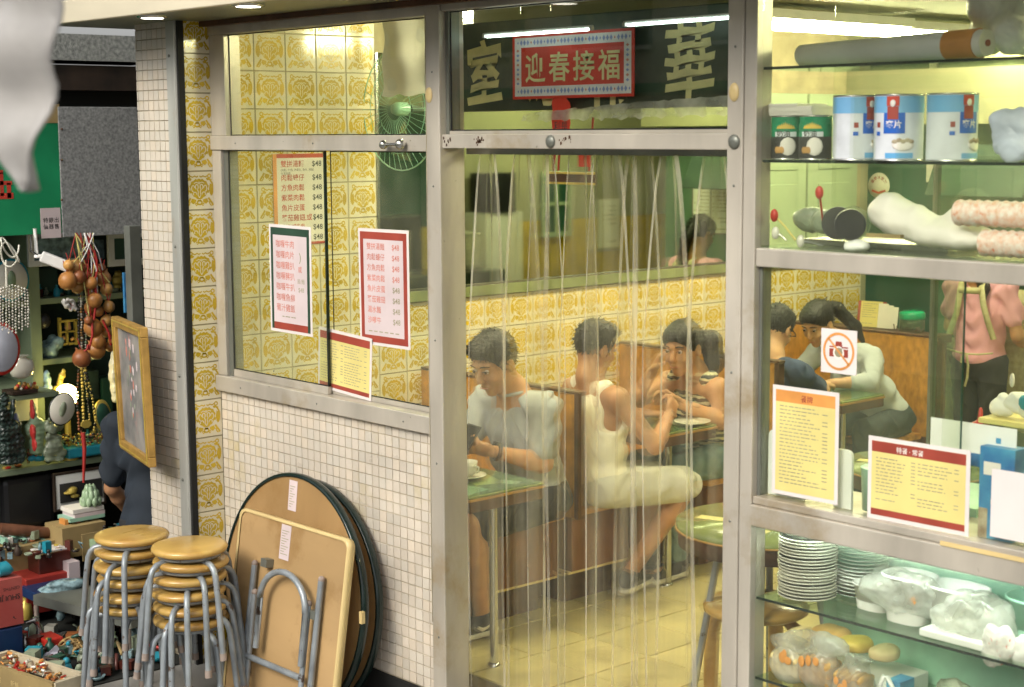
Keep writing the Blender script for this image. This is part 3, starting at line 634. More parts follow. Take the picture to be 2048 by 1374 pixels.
for x, y, lb in ((1.0, 1.0, 'ceiling tube lamp above the first booths near the window'), (1.2, 2.6, 'ceiling tube lamp above the middle of the booths'), (1.1, 3.9, 'ceiling tube lamp above the last booth'), (3.95, 1.1, 'ceiling tube lamp behind the glass cabinet'), (3.2, 5.6, 'ceiling tube lamp at the far end of the room')):
    tube_lamp(x, x, y-.6, y+.6, 2.56, lb, r=.02)

# ================================================================ booths
def booth_back(y, label, z0=.43):
    t = thing('wooden_partition', label, 'partition', (.5, y+.02, 0), 'wooden booth backs standing along the tiled wall')
    MB().box((.002, y, z0), (1.045, y+.045, .972)).obj('panel', 'wood_panel', t)
    MB().box((1.0455, y-.002, z0-.004), (1.072, y+.047, .974)).obj('end_post', 'wood_dark', t, bev=.004)
    MB().box((.002, y-.003, .9745), (1.075, y+.048, .987)).obj('top_cap', 'wood_dark', t, bev=.003); return t
booth_back(1.10, 'booth back between the grey polo man and the white tank top man')
booth_back(2.45, 'booth back behind the woman in the striped top')
booth_back(3.80, 'wide orange brown booth back behind the woman in the pale blouse')
def bench(y0, y1, label):
    t = thing('bench', label, 'bench', (.5, (y0+y1)/2, 0), 'bench seats of the booths')
    MB().box((.002, y0, .415), (.99, y1, .45)).obj('seat', 'wood_panel', t, bev=.008)
    MB().box((.002, y0+.03, .16), (.95, y1-.002, .4145)).obj('seat_box', 'wood_red', t)
    MB().box((.002, y0+.06, .0), (.87, y1-.03, .1595)).obj('plinth', 'wood_dark', t); MB().box((.8705, y0+.01, .15), (.951, y1-.01, .1595)).obj('rail', 'edge_cream', t)
bench(.70, 1.098, 'bench under the man in the grey polo shirt'); bench(1.147, 1.54, 'bench under the man in the white tank top')
bench(2.05, 2.448, 'bench under the woman in the striped top'); bench(2.497, 2.88, 'bench under the person in the navy tee'); bench(3.40, 3.798, 'bench under the woman in the pale blouse')
def booth_table(y0, y1, x1, label, leg):
    t = thing('booth_table', label, 'table', (x1/2, (y0+y1)/2, 0), 'green topped booth tables')
    MB().box((.02, y0, .737), (x1-.004, y1, .747)).obj('table_top', 'green_top', t, bev=.003)
    MB().box((.018, y0-.002, .728), (x1, y1+.002, .7365)).obj('edge_strip', 'table_edge', t)
    MB().box((.022, y0+.004, .685), (x1-.006, y1-.004, .7275)).obj('apron', 'wood_dark', t)
    MB().box((.022, y0+.004, .7475), (x1-.012, y1-.006, .752)).obj('glass_sheet', 'shelf_glass', t, bev=.001)
    for p in leg:
        l = MB(); l.tube([(p[0], p[1], .685), (p[0], p[1], .0)], .017, 12); l.lathe([(.026, 0), (.024, .012), (.018, .014)], (p[0], p[1], 0), 12); l.obj('leg', 'chrome', t)
    return t
booth_table(.13, .515, 1.488, 'green topped table with chrome leg in front of the man in the grey polo', [(1.31, .40), (.2, .3)])
booth_table(1.56, 1.95, 1.12, 'green topped table between the man in the tank top and the striped top woman', [(1.0, 1.75), (.2, 1.75)])
booth_table(2.86, 3.22, 1.15, 'green topped table between the leaning couple in the far booth', [(1.05, 3.0), (.2, 3.0)])
# mats and papers under the glass
b = MB()
for x, y, w_, h_, a, mi in ((1.34, .2, .2, .13, .2, 0), (1.28, .37, .17, .12, -.3, 1), (1.12, .25, .14, .18, .1, 0), (1.38, .42, .09, .06, .4, 2)):
    b.X = Matrix.Translation((x, y, .7473))@Matrix.Rotation(a, 4, 'Z'); b.quad((-w_/2, -h_/2, 0), (w_/2, -h_/2, 0), (w_/2, h_/2, 0), (-w_/2, h_/2, 0), mi)
b.X = None; b.obj('paper_slips', ['mint', 'paper_yellow', 'paper'], bpy.data.objects['booth_table'])
def cup(x, y, z, label, sc=1.):
    t = thing('cup_and_saucer', label, 'cup', (x, y, z), 'white cups and saucers on tables')
    MB().lathe([(.0, z+.002), (.035*sc, z+.001), (.055*sc, z+.006), (.075*sc, z+.014), (.074*sc, z+.016), (.05*sc, z+.009), (0, z+.006)], (x, y, 0), 26).obj('saucer', 'porcelain', t)
    c = MB().lathe([(.0, z+.010), (.024*sc, z+.010), (.036*sc, z+.03), (.040*sc, z+.068), (.037*sc, z+.068), (.032*sc, z+.03), (0, z+.018)], (x, y, 0), 24).obj('cup', 'porcelain', t)
    h = MB(); h.tube([(x+.036*sc, y+.005, z+.055), (x+.058*sc, y+.008, z+.05), (x+.055*sc, y+.008, z+.03), (x+.034*sc, y+.005, z+.026)], .004, 8); h.obj('handle', 'porcelain', c)
cup(1.235, .335, .752, 'white cup and saucer on the table before the man in the grey polo')
MB().lathe([(0, 0), (.05, .001), (.085, .012), (.084, .015), (.05, .004), (0, .003)], (1.045, 1.86, .7525), 28).obj('plate', 'porcelain', label='white plate on the table in front of the woman in the striped top', cat='plate')
def round_table(x, y, r, label):
    t = thing('round_table', label, 'table', (x, y, 0), 'round green topped tables in the aisle')
    MB().lathe([(r-.004, .728), (r-.004, .747), (0, .747)], (x, y, 0), 48).obj('table_top', 'green_top', t)
    MB().lathe([(r-.006, .722), (r, .722), (r, .7275), (r-.006, .7275)], (x, y, 0), 48).obj('edge_strip', 'table_edge', t)
    MB().lathe([(r-.01, .7215), (r-.012, .665), (0, .665)], (x, y, 0), 48).obj('apron', 'wood_dark', t)
    for k in range(4):
        a = k*math.pi/2+.6; l = MB(); l.tube([(x+.5*r*math.cos(a), y+.5*r*math.sin(a), .664), (x+.85*r*math.cos(a), y+.85*r*math.sin(a), .0)], .013, 10); l.obj('leg', 'leg_metal', t)
    b = MB()
    for dx, dy, w_, h_, a, mi in ((-.05, .03, .2, .14, .5, 0), (-.16, -.1, .1, .05, .3, 1), (.05, -.14, .12, .06, .2, 1)):
        b.X = Matrix.Translation((x+dx, y+dy, .7474))@Matrix.Rotation(a, 4, 'Z'); b.quad((-w_/2, -h_/2, 0), (w_/2, -h_/2, 0), (w_/2, h_/2, 0), (-w_/2, h_/2, 0), mi)
    b.X = None; b.obj('paper_slips', ['mint', 'paper_yellow'], t)
round_table(2.47, .64, .315, 'round green topped table beside the doorway behind the right post')
round_table(2.26, 1.86, .30, 'round green topped table behind the menus in the serving window')
# bent wood stool just inside the door
SX, SY = 2.43, .64
st = thing('wooden_stool', 'light wooden stool with bent legs below the round table inside the door', 'stool', (SX, SY, 0))
MB().lathe([(0, .415), (.17, .415), (.185, .425), (.185, .44), (.17, .452), (0, .455)], (SX, SY, 0), 34).obj('seat', 'seat_wood', st)
for k in range(4):
    a = k*math.pi/2+.25; ca, sa = math.cos(a), math.sin(a); l = MB()
    l.tube([(SX+ca*q, SY+sa*q, z) for q, z in ((.05, .40), (.12, .398), (.155, .37), (.170, .32), (.172, .2), (.175, 0.0))], [.016, .02, .026, .028, .027, .025], 12); l.obj('leg', 'seat_wood', st)

# ================================================================ old shop board, banner, ribbon
sb = thing('shop_board', 'dark shop board with large pale brush characters behind the transom pane', 'sign', (1.9, .31, 2.15))
MB().box((1.17, .30, 2.165), (2.69, .325, 2.49)).obj('board', 'sign_board', sb, bev=.004)
for ch, u, v, sz in (('室', 1.292, 2.215, .24), ('華', 2.285, 2.210, .27), ('冰', 1.62, 2.205, .25), ('南', 1.95, 2.195, .25)):
    b = MB(); b.X = None; put_text(b, ch, u, v, sz, 0, .0, .026 if ch != '華' else .016, sx=.86)
    b.v = [(q_[0]+.0035*math.sin(q_[2]*70+u*9), .2985, q_[2]+.005*math.sin(q_[0]*55+u)+.06*(q_[0]-u-.12)) for q_ in b.v]
    b.obj('character', 'gold_letters', sb)
ban = thing('red_banner', 'red new year banner with four pale characters and a patterned border', 'banner', (1.87, .27, 2.20))
x0, x1, z0, z1 = 1.585, 2.185, 2.205, 2.43
MB().box((x0, .268, z0), (x1, .272, z1)).obj('card', 'red_banner', ban)
b = MB(); y = .2675
b.quad((x0+.012, y, z0+.010), (x1-.012, y, z0+.010), (x1-.012, y, z0+.044), (x0+.012, y, z0+.044)); b.quad((x0+.012, y, z1-.044), (x1-.012, y, z1-.044), (x1-.012, y, z1-.010), (x0+.012, y, z1-.010))
b.quad((x0+.012, y, z0+.044), (x0+.046, y, z0+.044), (x0+.046, y, z1-.044), (x0+.012, y, z1-.044)); b.quad((x1-.046, y, z0+.044), (x1-.012, y, z0+.044), (x1-.012, y, z1-.044), (x1-.046, y, z1-.044))
b.obj('border', 'white_print', ban); b = MB(); y -= .0005
for k in range(33):
    for zz in (z0+.027, z1-.027):
        x = x0+.03+k*.0172; mi = 1 if k % 8 == 4 else 0; s_ = .007 if k % 4 else .004
        b.quad((x-s_, y, zz), (x, y, zz-s_*1.5), (x+s_, y, zz), (x, y, zz+s_*1.5), mi)
for k in range(8):
    for xx in (x0+.029, x1-.029):
        z = z0+.055+k*.0165; s_ = .008; b.quad((xx-s_, y, z), (xx, y, z-s_*.7), (xx+s_, y, z), (xx, y, z+s_*.7), k % 3 == 1)
b.obj('pattern', ['blue_print', 'print_red_soft'], ban)
b = MB(); b.X = basis((0, .2665, 0), (1, 0, 0), (0, 0, 1))
for k, ch in enumerate('迎春接福'): put_text(b, ch, x0+.066+k*.122, z0+.068, .108, 0, .0, .014)
b.obj('lettering', 'gold_letters', ban)
rb = thing('red_ribbon', 'narrow red paper ribbon with black characters hanging below the banner', 'ribbon', (1.84, .262, 2.09))
b = MB(); pts = [(1.80, 2.204), (1.795, 2.19), (1.80, 2.165), (1.793, 2.14), (1.797, 2.11), (1.80, 2.06), (1.885, 2.06), (1.882, 2.09), (1.888, 2.12), (1.882, 2.15), (1.89, 2.175), (1.885, 2.19), (1.865, 2.205)]
b.prism([(x-.0, z) for x, z in pts], .261, .2625); b.obj('paper', 'red_banner', rb)
b = MB(); b.X = basis((0, .2605, 0), (1, 0, 0), (0, 0, 1)); put_text(b, '大吉', 1.808, 2.135, .035, 0, 0, .01); put_text(b, '利是', 1.806, 2.095, .035, 0, 0, .01); b.obj('lettering', 'print_black', rb, kind='stuff')
# torn white plastic valance
b = MB(); n = 46; top = []; bot = []
for k in range(n+1):
    x = 1.66+1.03*k/n; top.append((x, 2.153+.05*(k/n)**.8+random.uniform(-.003, .003))); bot.append((x, 2.128+.014*(k/n)+(-.008 if k % 4 == 2 else 0)+random.uniform(-.001, .001)))
for k in range(n):
    yy = .24+.004*math.sin(k*.9); y2 = .24+.004*math.sin((k+1)*.9)
    b.add([(top[k][0], yy+.012, top[k][1]), (bot[k][0], yy, bot[k][1]), (bot[k+1][0], y2, bot[k+1][1]), (top[k+1][0], y2+.012, top[k+1][1])], [(0, 1, 2, 3)], 0, True)
b.obj('plastic_valance', 'plastic_film', label='torn whitish plastic valance strip under the old shop board', cat='valance')
b = MB(); b.box((1.17, .44, 2.50), (2.83, .46, 2.655)); b.obj('ceiling_valance', 'wall_cream', label='pale yellow board hanging from the ceiling above the shop board', cat='board')

# hanging black and gold plaque with red cord, behind the strips
pl = thing('hanging_plaque', 'small dark plaque with gold bars hung by red cords behind the plastic strips', 'plaque', (1.77, .5, 1.9))
a0 = at(1100, 343, 'y', .55); a1 = at(1190, 370, 'y', .55)
MB().box((a0.x, .545, a1.z), (a1.x, .56, a0.z)).obj('board', 'wood_dark', pl)
for z in (a1.z+.004, a0.z-.004): MB().box((a0.x-.008, .540, z-.004), (a1.x+.008, .5445, z+.004)).obj('gold_bar', 'gold', pl)
b = MB(); zt = at(1140, 300, 'y', .55).z+.12
for x in (a0.x+.02, a0.x+.045, a1.x-.03): b.tube([(x, .55, a0.z+.004), (x+.02, .55, zt)], .004, 6)
b.obj('cord', 'red_cord', pl); MB().box((a1.x-.075, .54, a0.z+.02), (a1.x-.02, .55, a0.z+.085)).obj('red_tag', 'red_banner', pl)

# ================================================================ wall fan, white cover
fan = thing('wall_fan', 'round wire guarded fan hanging near the ceiling by the mirror', 'fan', (.34, .85, 2.3))
fc = at(812, 218, 'y', .82); r_ = .27
def guard(dy, nm):
    b = MB()
    for rr, zy in ((r_, 0), (r_*.72, -.02), (r_*.42, -.035)): b.tube([(fc.x+rr*math.cos(t_), fc.y+dy+zy*(1 if dy < 0 else -1), fc.z+rr*math.sin(t_)) for t_ in np.linspace(0, 2*math.pi, 37)[:-1]], .003 if rr == r_ else .0018, 6, close=True)
    for k in range(40):
        t_ = 2*math.pi*k/40; b.tube([(fc.x+.05*math.cos(t_), fc.y+dy*1.2-.03*(1 if dy < 0 else -1), fc.z+.05*math.sin(t_)), (fc.x+r_*.6*math.cos(t_), fc.y+dy-.03*(1 if dy < 0 else -1), fc.z+r_*.6*math.sin(t_)), (fc.x+r_*math.cos(t_), fc.y+dy, fc.z+r_*math.sin(t_))], .0012, 4, cap=False)
    b.obj(nm, 'mint', fan)
guard(-.03, 'front_guard')
b = MB(); b.lathe([(0, -.075), (.022, -.07), (.030, -.05), (.030, .0)], n=20, axis='y'); b.v = [(v[0]+fc.x, v[1]+fc.y, v[2]+fc.z) for v in b.v]; b.obj('hub', 'mint', fan)
for k in range(3):
    b = MB(); a = k*2*math.pi/3+.4; vs = []
    for q in (.05, .12, .2, .24):
        for da, yy in ((-.5+.1*q, .015), (.35, -.015)): vs.append((fc.x+q*math.cos(a+da), fc.y+yy, fc.z+q*math.sin(a+da)))
    b.add(vs, [(0, 1, 3, 2), (2, 3, 5, 4), (4, 5, 7, 6)], 0, True); b.obj('blade', 'glass_clear', fan)
b = MB(); b.tube([(fc.x, fc.y+.02, fc.z), (fc.x, fc.y+.12, fc.z), (fc.x, fc.y+.13, 2.655)], .022, 14); b.obj('motor', 'hood_green', fan)
wc = thing('white_cover', 'white cloth covered box hanging beyond the upper window pane', 'cover', (.7, .65, 2.3))
p0, p1 = at(764, 192, 'y', .55), at(866, 52, 'y', .55)
b = MB(); nx_, nz_ = 14, 10; vs = []
for j in range(nz_+1):
    for i in range(nx_+1):
        u, v = i/nx_, j/nz_; vs.append((p0.x+(p1.x-p0.x)*u, .55+.012*math.sin(u*9+v*2)+.008*math.sin(v*11), p0.z+(p1.z+.06-p0.z)*v-.006*math.sin(u*14)*(1-v)))
b.add(vs, [(j*(nx_+1)+i, j*(nx_+1)+i+1, (j+1)*(nx_+1)+i+1, (j+1)*(nx_+1)+i) for j in range(nz_) for i in range(nx_)], 0, True); b.obj('cloth', 'paper', wc)
MB().box((p0.x+.01, .565, p0.z+.02), (p1.x-.01, .8, p1.z+.05)).obj('box', 'white_plastic', wc)

# ================================================================ sheets taped to or seen through the window
L_ = {'lam': 'laminate'}
o = at(545, 492, 'x', .008)
t, mx_, lf = sheet('wall_menu', 'tall cream price menu with orange red border on the tiled wall', 'menu', ((.010, .286, 1.60), (0, 1, 0), (0, 0, 1), .285, .40), 'paper_yellow', ['print_orange', 'print_red', 'print_red', 'print_red'], (.02, .012, .0, .018))
for ob in t.children:
    if ob.name.startswith('sheet'): ob.data.materials[0] = M['paper']
items = []; rows = ['雙拼湯麵', '肉鬆蠔仔', '方魚肉鬆', '紫菜肉鬆', '魚片皮蛋', '蕃茄雞翅,或', '湯麵', '粥麵']
for k, r_t in enumerate(rows):
    zz = .345-.044*k-(.016 if k else 0); items.append(('t', r_t, .04, zz, .031, 0, .012)); items.append(('t', '$48', .205, zz, .034, 1, .012))
items.append(('t', '(肉鬆, 牛肉, 珍寶丸, 魚片, 煙腸)', .04, .325, .013, 1)); items.append(('t', '任選兩款', .04, .310, .013, 1)); items.append(('t', '肉片, 或牛肉', .04, .075, .022, 0, .01))
printed(t, mx_, lf, items, ['print_red', 'print_black'], 'lettering')
def paper_on_glass(nm, label, x, z, W_, H_, base, border, bw, tilt=0, y=-.0035, lam=True, cat='menu'):
    ux = (math.cos(R(tilt)), 0, math.sin(R(tilt))); uz = (-math.sin(R(tilt)), 0, math.cos(R(tilt)))
    return sheet(nm, label, cat, ((x, y, z), ux, uz, W_, H_), base, border, bw, lam='laminate' if lam else None)
t, mx_, lf = paper_on_glass('window_menu', 'white laminated menu with dark green border and red characters on the window', .412, 1.302, .270, .412, 'paper_pink', ['print_green', 'print_darkred', 'print_green', 'print_green'], (.016, .028, .018, .03), -.5)
items = []
for k, r_t in enumerate(['咖喱牛肉', '咖喱肉片', '咖喱雞扒', '咖喱豬扒', '咖喱牛扒', '咖喱魚柳', '葡汁雞飯']): items.append(('t', r_t, .035, .335-.043*k, .033, 0, .008))
items += [('t', '或', .19, .24, .028, 0, .01), ('t', '飯/麵', .185, .195, .022, 1), ('t', '$48', .19, .16, .026, 1), ('t', ')', .20, .285, .045, 1, .02)]
for k in range(5): items.append(('r', .075+.02*k+.003*(k % 2), .052, .015, .004, 1))
printed(t, mx_, lf, items, ['print_red_soft', 'print_grey'], 'lettering')
t, mx_, lf = paper_on_glass('window_menu', 'white laminated menu with thick red border on the right pane of the window', .978, 1.298, .285, .420, 'paper_pink', 'print_darkred', (.02, .026, .022, .028), .3, y=.0285)
items = []
for k, r_t in enumerate(['雙拼湯麵', '肉鬆蠔仔', '方魚肉鬆', '紫菜肉鬆', '魚片皮蛋', '蕃茄雞翅', '湯水麵', '沙嗲牛']):
    zz = .355-.040*k; items += [('t', r_t, .04, zz, .028, 0, .008), ('t', '$48', .195, zz, .030, 0 if k < 4 else 1, .008)]
for k in range(6): items.append(('r', .045+.033*k, .040, .022, .004, 1))
printed(t, mx_, lf, items, ['print_red_soft', 'print_grey'], 'lettering')
def smallprint(items, u0, v0, u1, v1, rows, mi=0, seed=1, cols=1):
    rr = random.Random(seed); cw = (u1-u0)/cols
    for c_ in range(cols):
        for k in range(rows):
            if rr.random() < .12: continue
            v = v1-(v1-v0)*(k+.5)/rows; h_ = (v1-v0)/rows*.28; u = u0+c_*cw
            end = u+cw*rr.uniform(.45, .8)
            while u < end:
                ww = rr.uniform(.006, .02); items.append(('r', u, v, min(ww, end-u+.002), h_, mi)); u += ww+rr.uniform(.002, .006)
            if rr.random() < .7: items.append(('r', u0+c_*cw+cw*.84, v, cw*.1, h_, mi))
t, mx_, lf = paper_on_glass('window_menu', 'tilted yellow menu with dark red bands taped low over the pane joint', .70, 1.098, .325, .220, 'paper_yellow', 'print_darkred', (.0, .016, .0, .03), -3.2, y=.022)
items = []; smallprint(items, .01, .025, .315, .18, 15, 0, 3, 2); printed(t, mx_, lf, items, ['print_grey'])

# ================================================================ plastic strip curtain
scn_ = thing('strip_curtain', 'clear yellowed plastic strip curtain hanging in the cafe doorway', 'strip curtain', (2.2, .09, 2.03))
MB().box((1.535, .088, 2.012), (2.84, .112, 2.034)).obj('hanging_rail', 'steel', scn_)
rr = random.Random(11)
xs = [1.60, 1.735, 1.885, 2.03, 2.16, 2.29, 2.44, 2.60]
for k, x in enumerate(xs):
    w_ = rr.uniform(.17, .21); nz_, nu_ = 26, 10; yb = .055+.028*(k % 2)
    ph, sw, tw = rr.uniform(0, 6), rr.uniform(-.025, .03), rr.uniform(-.5, .5); a1, a2 = rr.uniform(.005, .011), rr.uniform(.0015, .004)
    pin = rr.uniform(.35, .75); vs = []
    def P_(u, v):
        ww = w_*(pin+(1-pin)*min(1, (1-v)*3.2)**.7) if v > .0 else w_
        xx = x+w_*.5+(u-.5)*ww+sw*(1-v)*math.sin(2.2*(1-v)+ph)+.003*math.sin(5*v+ph)
        crumple = (1-min(1, (1-v)*2.2))
        yy = yb+a1*math.sin(u*6.5+ph+2.5*v)+a2*math.sin(u*13+1.7*ph-3*v)+tw*.03*(u-.5)*(1-v)+crumple*.012*math.sin(u*21+ph)
        return (min(2.836, max(1.536, xx)), yy, .015+2.0*v)
    for j in range(nz_+1):
        for i in range(nu_+1): vs.append(P_(i/nu_, j/nz_))
    b = MB(); b.add(vs, [(j*(nu_+1)+i, j*(nu_+1)+i+1, (j+1)*(nu_+1)+i+1, (j+1)*(nu_+1)+i) for j in range(nz_) for i in range(nu_)], 0, True)
    for u, hw in ((0., rr.uniform(.0035, .008)), (1., rr.uniform(.0035, .010))):
        ev = []
        for j in range(nz_+1):
            c = P_(u, j/nz_); h_ = hw*(.8+.2*math.sin(j*.35+k)); ev += [(c[0]-h_, c[1]-.003, c[2]), (c[0], c[1]-.006, c[2]), (c[0]+h_, c[1]-.003, c[2])]
        b.add(ev, [f for j in range(nz_) for f in ((3*j, 3*j+1, 3*j+4, 3*j+3), (3*j+1, 3*j+2, 3*j+5, 3*j+4))], 1, True)
    if k in (2, 5):   # a strip folded back on itself
        ev = []
        for j in range(nz_+1):
            c = P_(.45+.05*math.sin(j*.3), j/nz_); h_ = .007+.006*math.sin(j*.15+k)**2; ev += [(c[0]-h_, c[1]-.006, c[2]), (c[0], c[1]-.010, c[2]), (c[0]+h_, c[1]-.006, c[2])]
        b.add(ev, [f for j in range(nz_) for f in ((3*j, 3*j+1, 3*j+4, 3*j+3), (3*j+1, 3*j+2, 3*j+5, 3*j+4))], 1, True)
    b.obj('strip', ['pvc_strip', 'pvc_fold'], scn_)

# ================================================================ counter things on and behind the last booth back
ct = thing('back_counter', 'narrow dark counter ledge behind the last booth', 'counter', (.45, 4.1, 0))
MB().box((-.0, 3.852, .93), (1.02, 4.02, .975)).obj('top', 'wood_dark', ct, bev=.004); MB().box((.0, 3.87, 0), (1.0, 4.0, .929)).obj('cabinet', 'wood_red', ct)
p0, p1 = at(1716, 612, 'y', 3.9), at(1772, 665, 'y', 3.9)
for k in range(4):
    t, mx_, lf = sheet('table_menu', ['yellow menu with dark red sides standing behind the far booth', 'white menu card just behind the yellow menu on the ledge', 'third menu card in the row standing on the ledge', 'bluish white menu card nearest the green lidded jar'][k], 'menu',
        ((p0.x+.01+(.0 if k == 0 else .105+.028*k), 3.875+.008*k, .9885), (1, .12, 0), (.0, .12, 1), .175 if k == 0 else .06, .145-.008*k), 'paper_yellow' if k == 0 else 'paper', 'print_darkred' if k == 0 else None, (.018, 0, .022, 0), group='menu cards standing on the ledge behind the far booth')
    if k == 0:
        items = []; smallprint(items, .03, .012, .145, .135, 10, 0, 8, 1); printed(t, mx_, lf, items, ['print_grey'])
j0 = at(1823, 645, 'y', 3.93)
jr = thing('jar', 'clear jar with green lid on the ledge behind the far booth', 'jar', (j0.x, 3.93, .976))
MB().lathe([(0, .977), (.066, .977), (.07, .99), (.07, 1.045), (.066, 1.05)], (j0.x, 3.935, 0), 24).obj('body', 'glass_clear', jr); MB().lathe([(.07, 1.051), (.072, 1.056), (.072, 1.085), (.06, 1.094), (0, 1.094)], (j0.x, 3.935, 0), 24).obj('lid', 'can_green', jr)
b = MB()
for k in range(16): x = j0.x-.08+.012*k; b.tube([(x, 3.885, .99), (x+random.uniform(-.01, .02), 3.88, .985+random.uniform(.02, .035))], .0035, 6)
b.obj('cutlery', 'steel', label='row of steel cutlery handles beside the green lidded jar', cat='cutlery', kind='stuff')
# round emblem sticker on the dark green wall, mirror side frames, poster
s0 = at(1757, 371, 'y', 4.645)
sk = thing('round_sticker', 'round pale sticker with red characters on the dark green wall', 'sticker', (s0.x, 4.648, s0.z))
b = MB(); b.lathe([(.078, 0), (.078, -.002), (0, -.002)], n=32, axis='y'); b.v = [(v[0]+s0.x, v[1]+4.6495, v[2]+s0.z) for v in b.v]; b.f = [f[::-1] for f in b.f]; b.obj('disc', 'paper', sk)
b = MB()
for k in range(5): a = R(150-30*k); b.X = Matrix.Translation((s0.x+.05*math.cos(a), 4.647, s0.z+.048*math.sin(a)))@Matrix.Rotation(-(a-math.pi/2), 4, 'Y'); put_text(b, '華南冰室茶'[k], -.011, -.008, .024, 0, 0, .02)
b.X = None; b.ribbon([(s0.x-.05, s0.z-.03), (s0.x, s0.z-.045), (s0.x+.05, s0.z-.03)], .014, -4.647, 1); b.obj('print', ['print_darkred', 'print_red'], sk, kind='stuff')
p0 = at(1856, 325, 'y', 4.645)
MB().box((p0.x, 4.63, 1.78), (p0.x+.05, 4.649, 2.118)).obj('wall_trunking', 'paper', label='white vertical trunking strip on the green wall', cat='trunking')
hd = thing('extractor_hood', 'pale green extractor hood at the back right', 'hood', (.8, 4.5, 1.75))
h0, h1 = at(1868, 330, 'y', 4.4), at(2040, 395, 'y', 4.4)
MB().add([(h0.x, 4.3, h1.z), (1.25, 4.3, h1.z), (1.25, 4.645, h1.z), (h0.x, 4.645, h1.z), (h0.x-.0, 4.45, h0.z+.12), (1.25, 4.45, h0.z+.12), (1.25, 4.645, h0.z+.12), (h0.x, 4.645, h0.z+.12)],
         [(0, 3, 2, 1), (4, 5, 6, 7), (0, 1, 5, 4), (1, 2, 6, 5), (2, 3, 7, 6), (3, 0, 4, 7)]).obj('shell', 'hood_green', hd, bev=.01)
# mirrored things: two framed notices on the green wall, poster and window on the far side wall
for px, lb in ((1400, 'left'), (1437, 'right')):
    v = at(px, 420, 'y', 4.64); x = -v.x
    t, mx_, lf = sheet('framed_notice', 'pale blue framed notice on the green wall, the %s one of two in the mirror' % lb, 'notice', ((x-.085, 4.642, 1.40), (1, 0, 0), (0, 0, 1), .17, .33), 'white_foam', 'wood_dark', (.008, .008, .008, .008), thick=.004)
    items = []; smallprint(items, .02, .02, .16, .31, 12, 0, px, 1); printed(t, mx_, lf, items, ['print_grey'])
def far(px, py): v = at(px, py, 'x', -4.18); return (v.y, v.z)
(ya, za), (yb_, zb) = far(1195, 392), far(1240, 500)
t, mx_, lf = sheet('wall_poster', 'tall white price poster on the cream wall seen in the mirror', 'poster', ((4.19, yb_, zb), (0, -1, 0), (0, 0, 1), yb_-ya, za-zb), 'paper', 'print_grey', (.01, .03, .01, .03))
items = []; smallprint(items, .05, .06, (yb_-ya)-.05, za-zb-.08, 9, 0, 77, 1); printed(t, mx_, lf, items, ['print_grey'])
(ya, za), (yb_, zb) = far(1083, 352), far(1132, 462)
wn = thing('inner_window', 'small white framed four pane window seen in the mirror', 'window', (4.18, (ya+yb_)/2, zb))
MB().box((4.17, ya, zb), (4.198, yb_, za)).obj('pane', 'wall_darkgreen', wn)
b = MB()
for y0, y1, z0, z1 in ((ya-.03, yb_+.03, zb-.04, zb), (ya-.03, yb_+.03, za, za+.04), (ya-.03, ya, zb, za), (yb_, yb_+.03, zb, za), ((ya+yb_)/2-.015, (ya+yb_)/2+.015, zb, za), (ya, yb_, (za+zb)/2-.015, (za+zb)/2+.015)): b.box((4.15, y0, z0), (4.1695, y1, z1))
b.obj('frame', 'door_green', wn)
(ya, za), (yb_, zb) = far(925, 400), far(1000, 520)
tv = thing('drinks_cabinet', 'cream appliance with dark screen standing by the far wall in the mirror', 'cabinet', (4.0, (ya+yb_)/2, 0))
MB().box((3.9, ya, .0), (4.18, yb_, za-.1)).obj('body', 'white_plastic', tv, bev=.01); MB().box((3.88, ya+.05, za-.099), (4.15, yb_-.1, za+.22)).obj('screen', 'black_plastic', tv)
(ya, za), (yb_, zb) = far(760, 560), far(870, 470)
kt = thing('kitchen_counter', 'steel kitchen counter with stacked bowls seen in the mirror by the window', 'counter', (4.0, (ya+yb_)/2, 0))
MB().box((3.75, 3.3, 0), (4.18, 5.0, 1.0)).obj('cabinet', 'steel', kt, bev=.01)
def stack(nm, lb, c, r, n, dz, m_, cat='bowls', grp=None):
    t = thing(nm, lb, cat, c, grp)
    me = MB().lathe([(r*.45, 0), (r*.5, dz*.15), (r*.92, dz*1.5), (r, dz*1.9), (r*.98, dz*1.95), (r*.88, dz*1.5), (0, dz*.4)], (0, 0, 0), 26).mesh(cat.rstrip('s'), m_)
    for k in range(n):
        o_ = bpy.data.objects.new(cat.rstrip('s'), me); C.objects.link(o_); o_.parent = t; o_.location = (random.uniform(-.002, .002), random.uniform(-.002, .002), dz*k)
    return t
stack('bowl_stack', 'stack of white bowls on the kitchen counter in the mirror', (3.9, 4.75, 1.0), .09, 9, .03, 'porcelain')
for k, (yy, m_) in enumerate(((4.45, 'paper'), (4.53, 'paper_yellow'))):
    MB().lathe([(0, 0), (.03, 0), (.03, .11), (.022, .13), (.022, .17), (0, .17)], (3.82, yy, 1.0), 16).obj('squeeze_bottle', m_, label=['white squeeze bottle on the kitchen counter in the mirror', 'yellow squeeze bottle on the kitchen counter in the mirror'][k], cat='bottle')
MB().box((3.95, 3.5, 1.0), (4.15, 4.3, 1.45)).obj('black_oven', 'black_plastic', label='dark oven on the kitchen counter seen in the mirror', cat='oven', bev=.01)

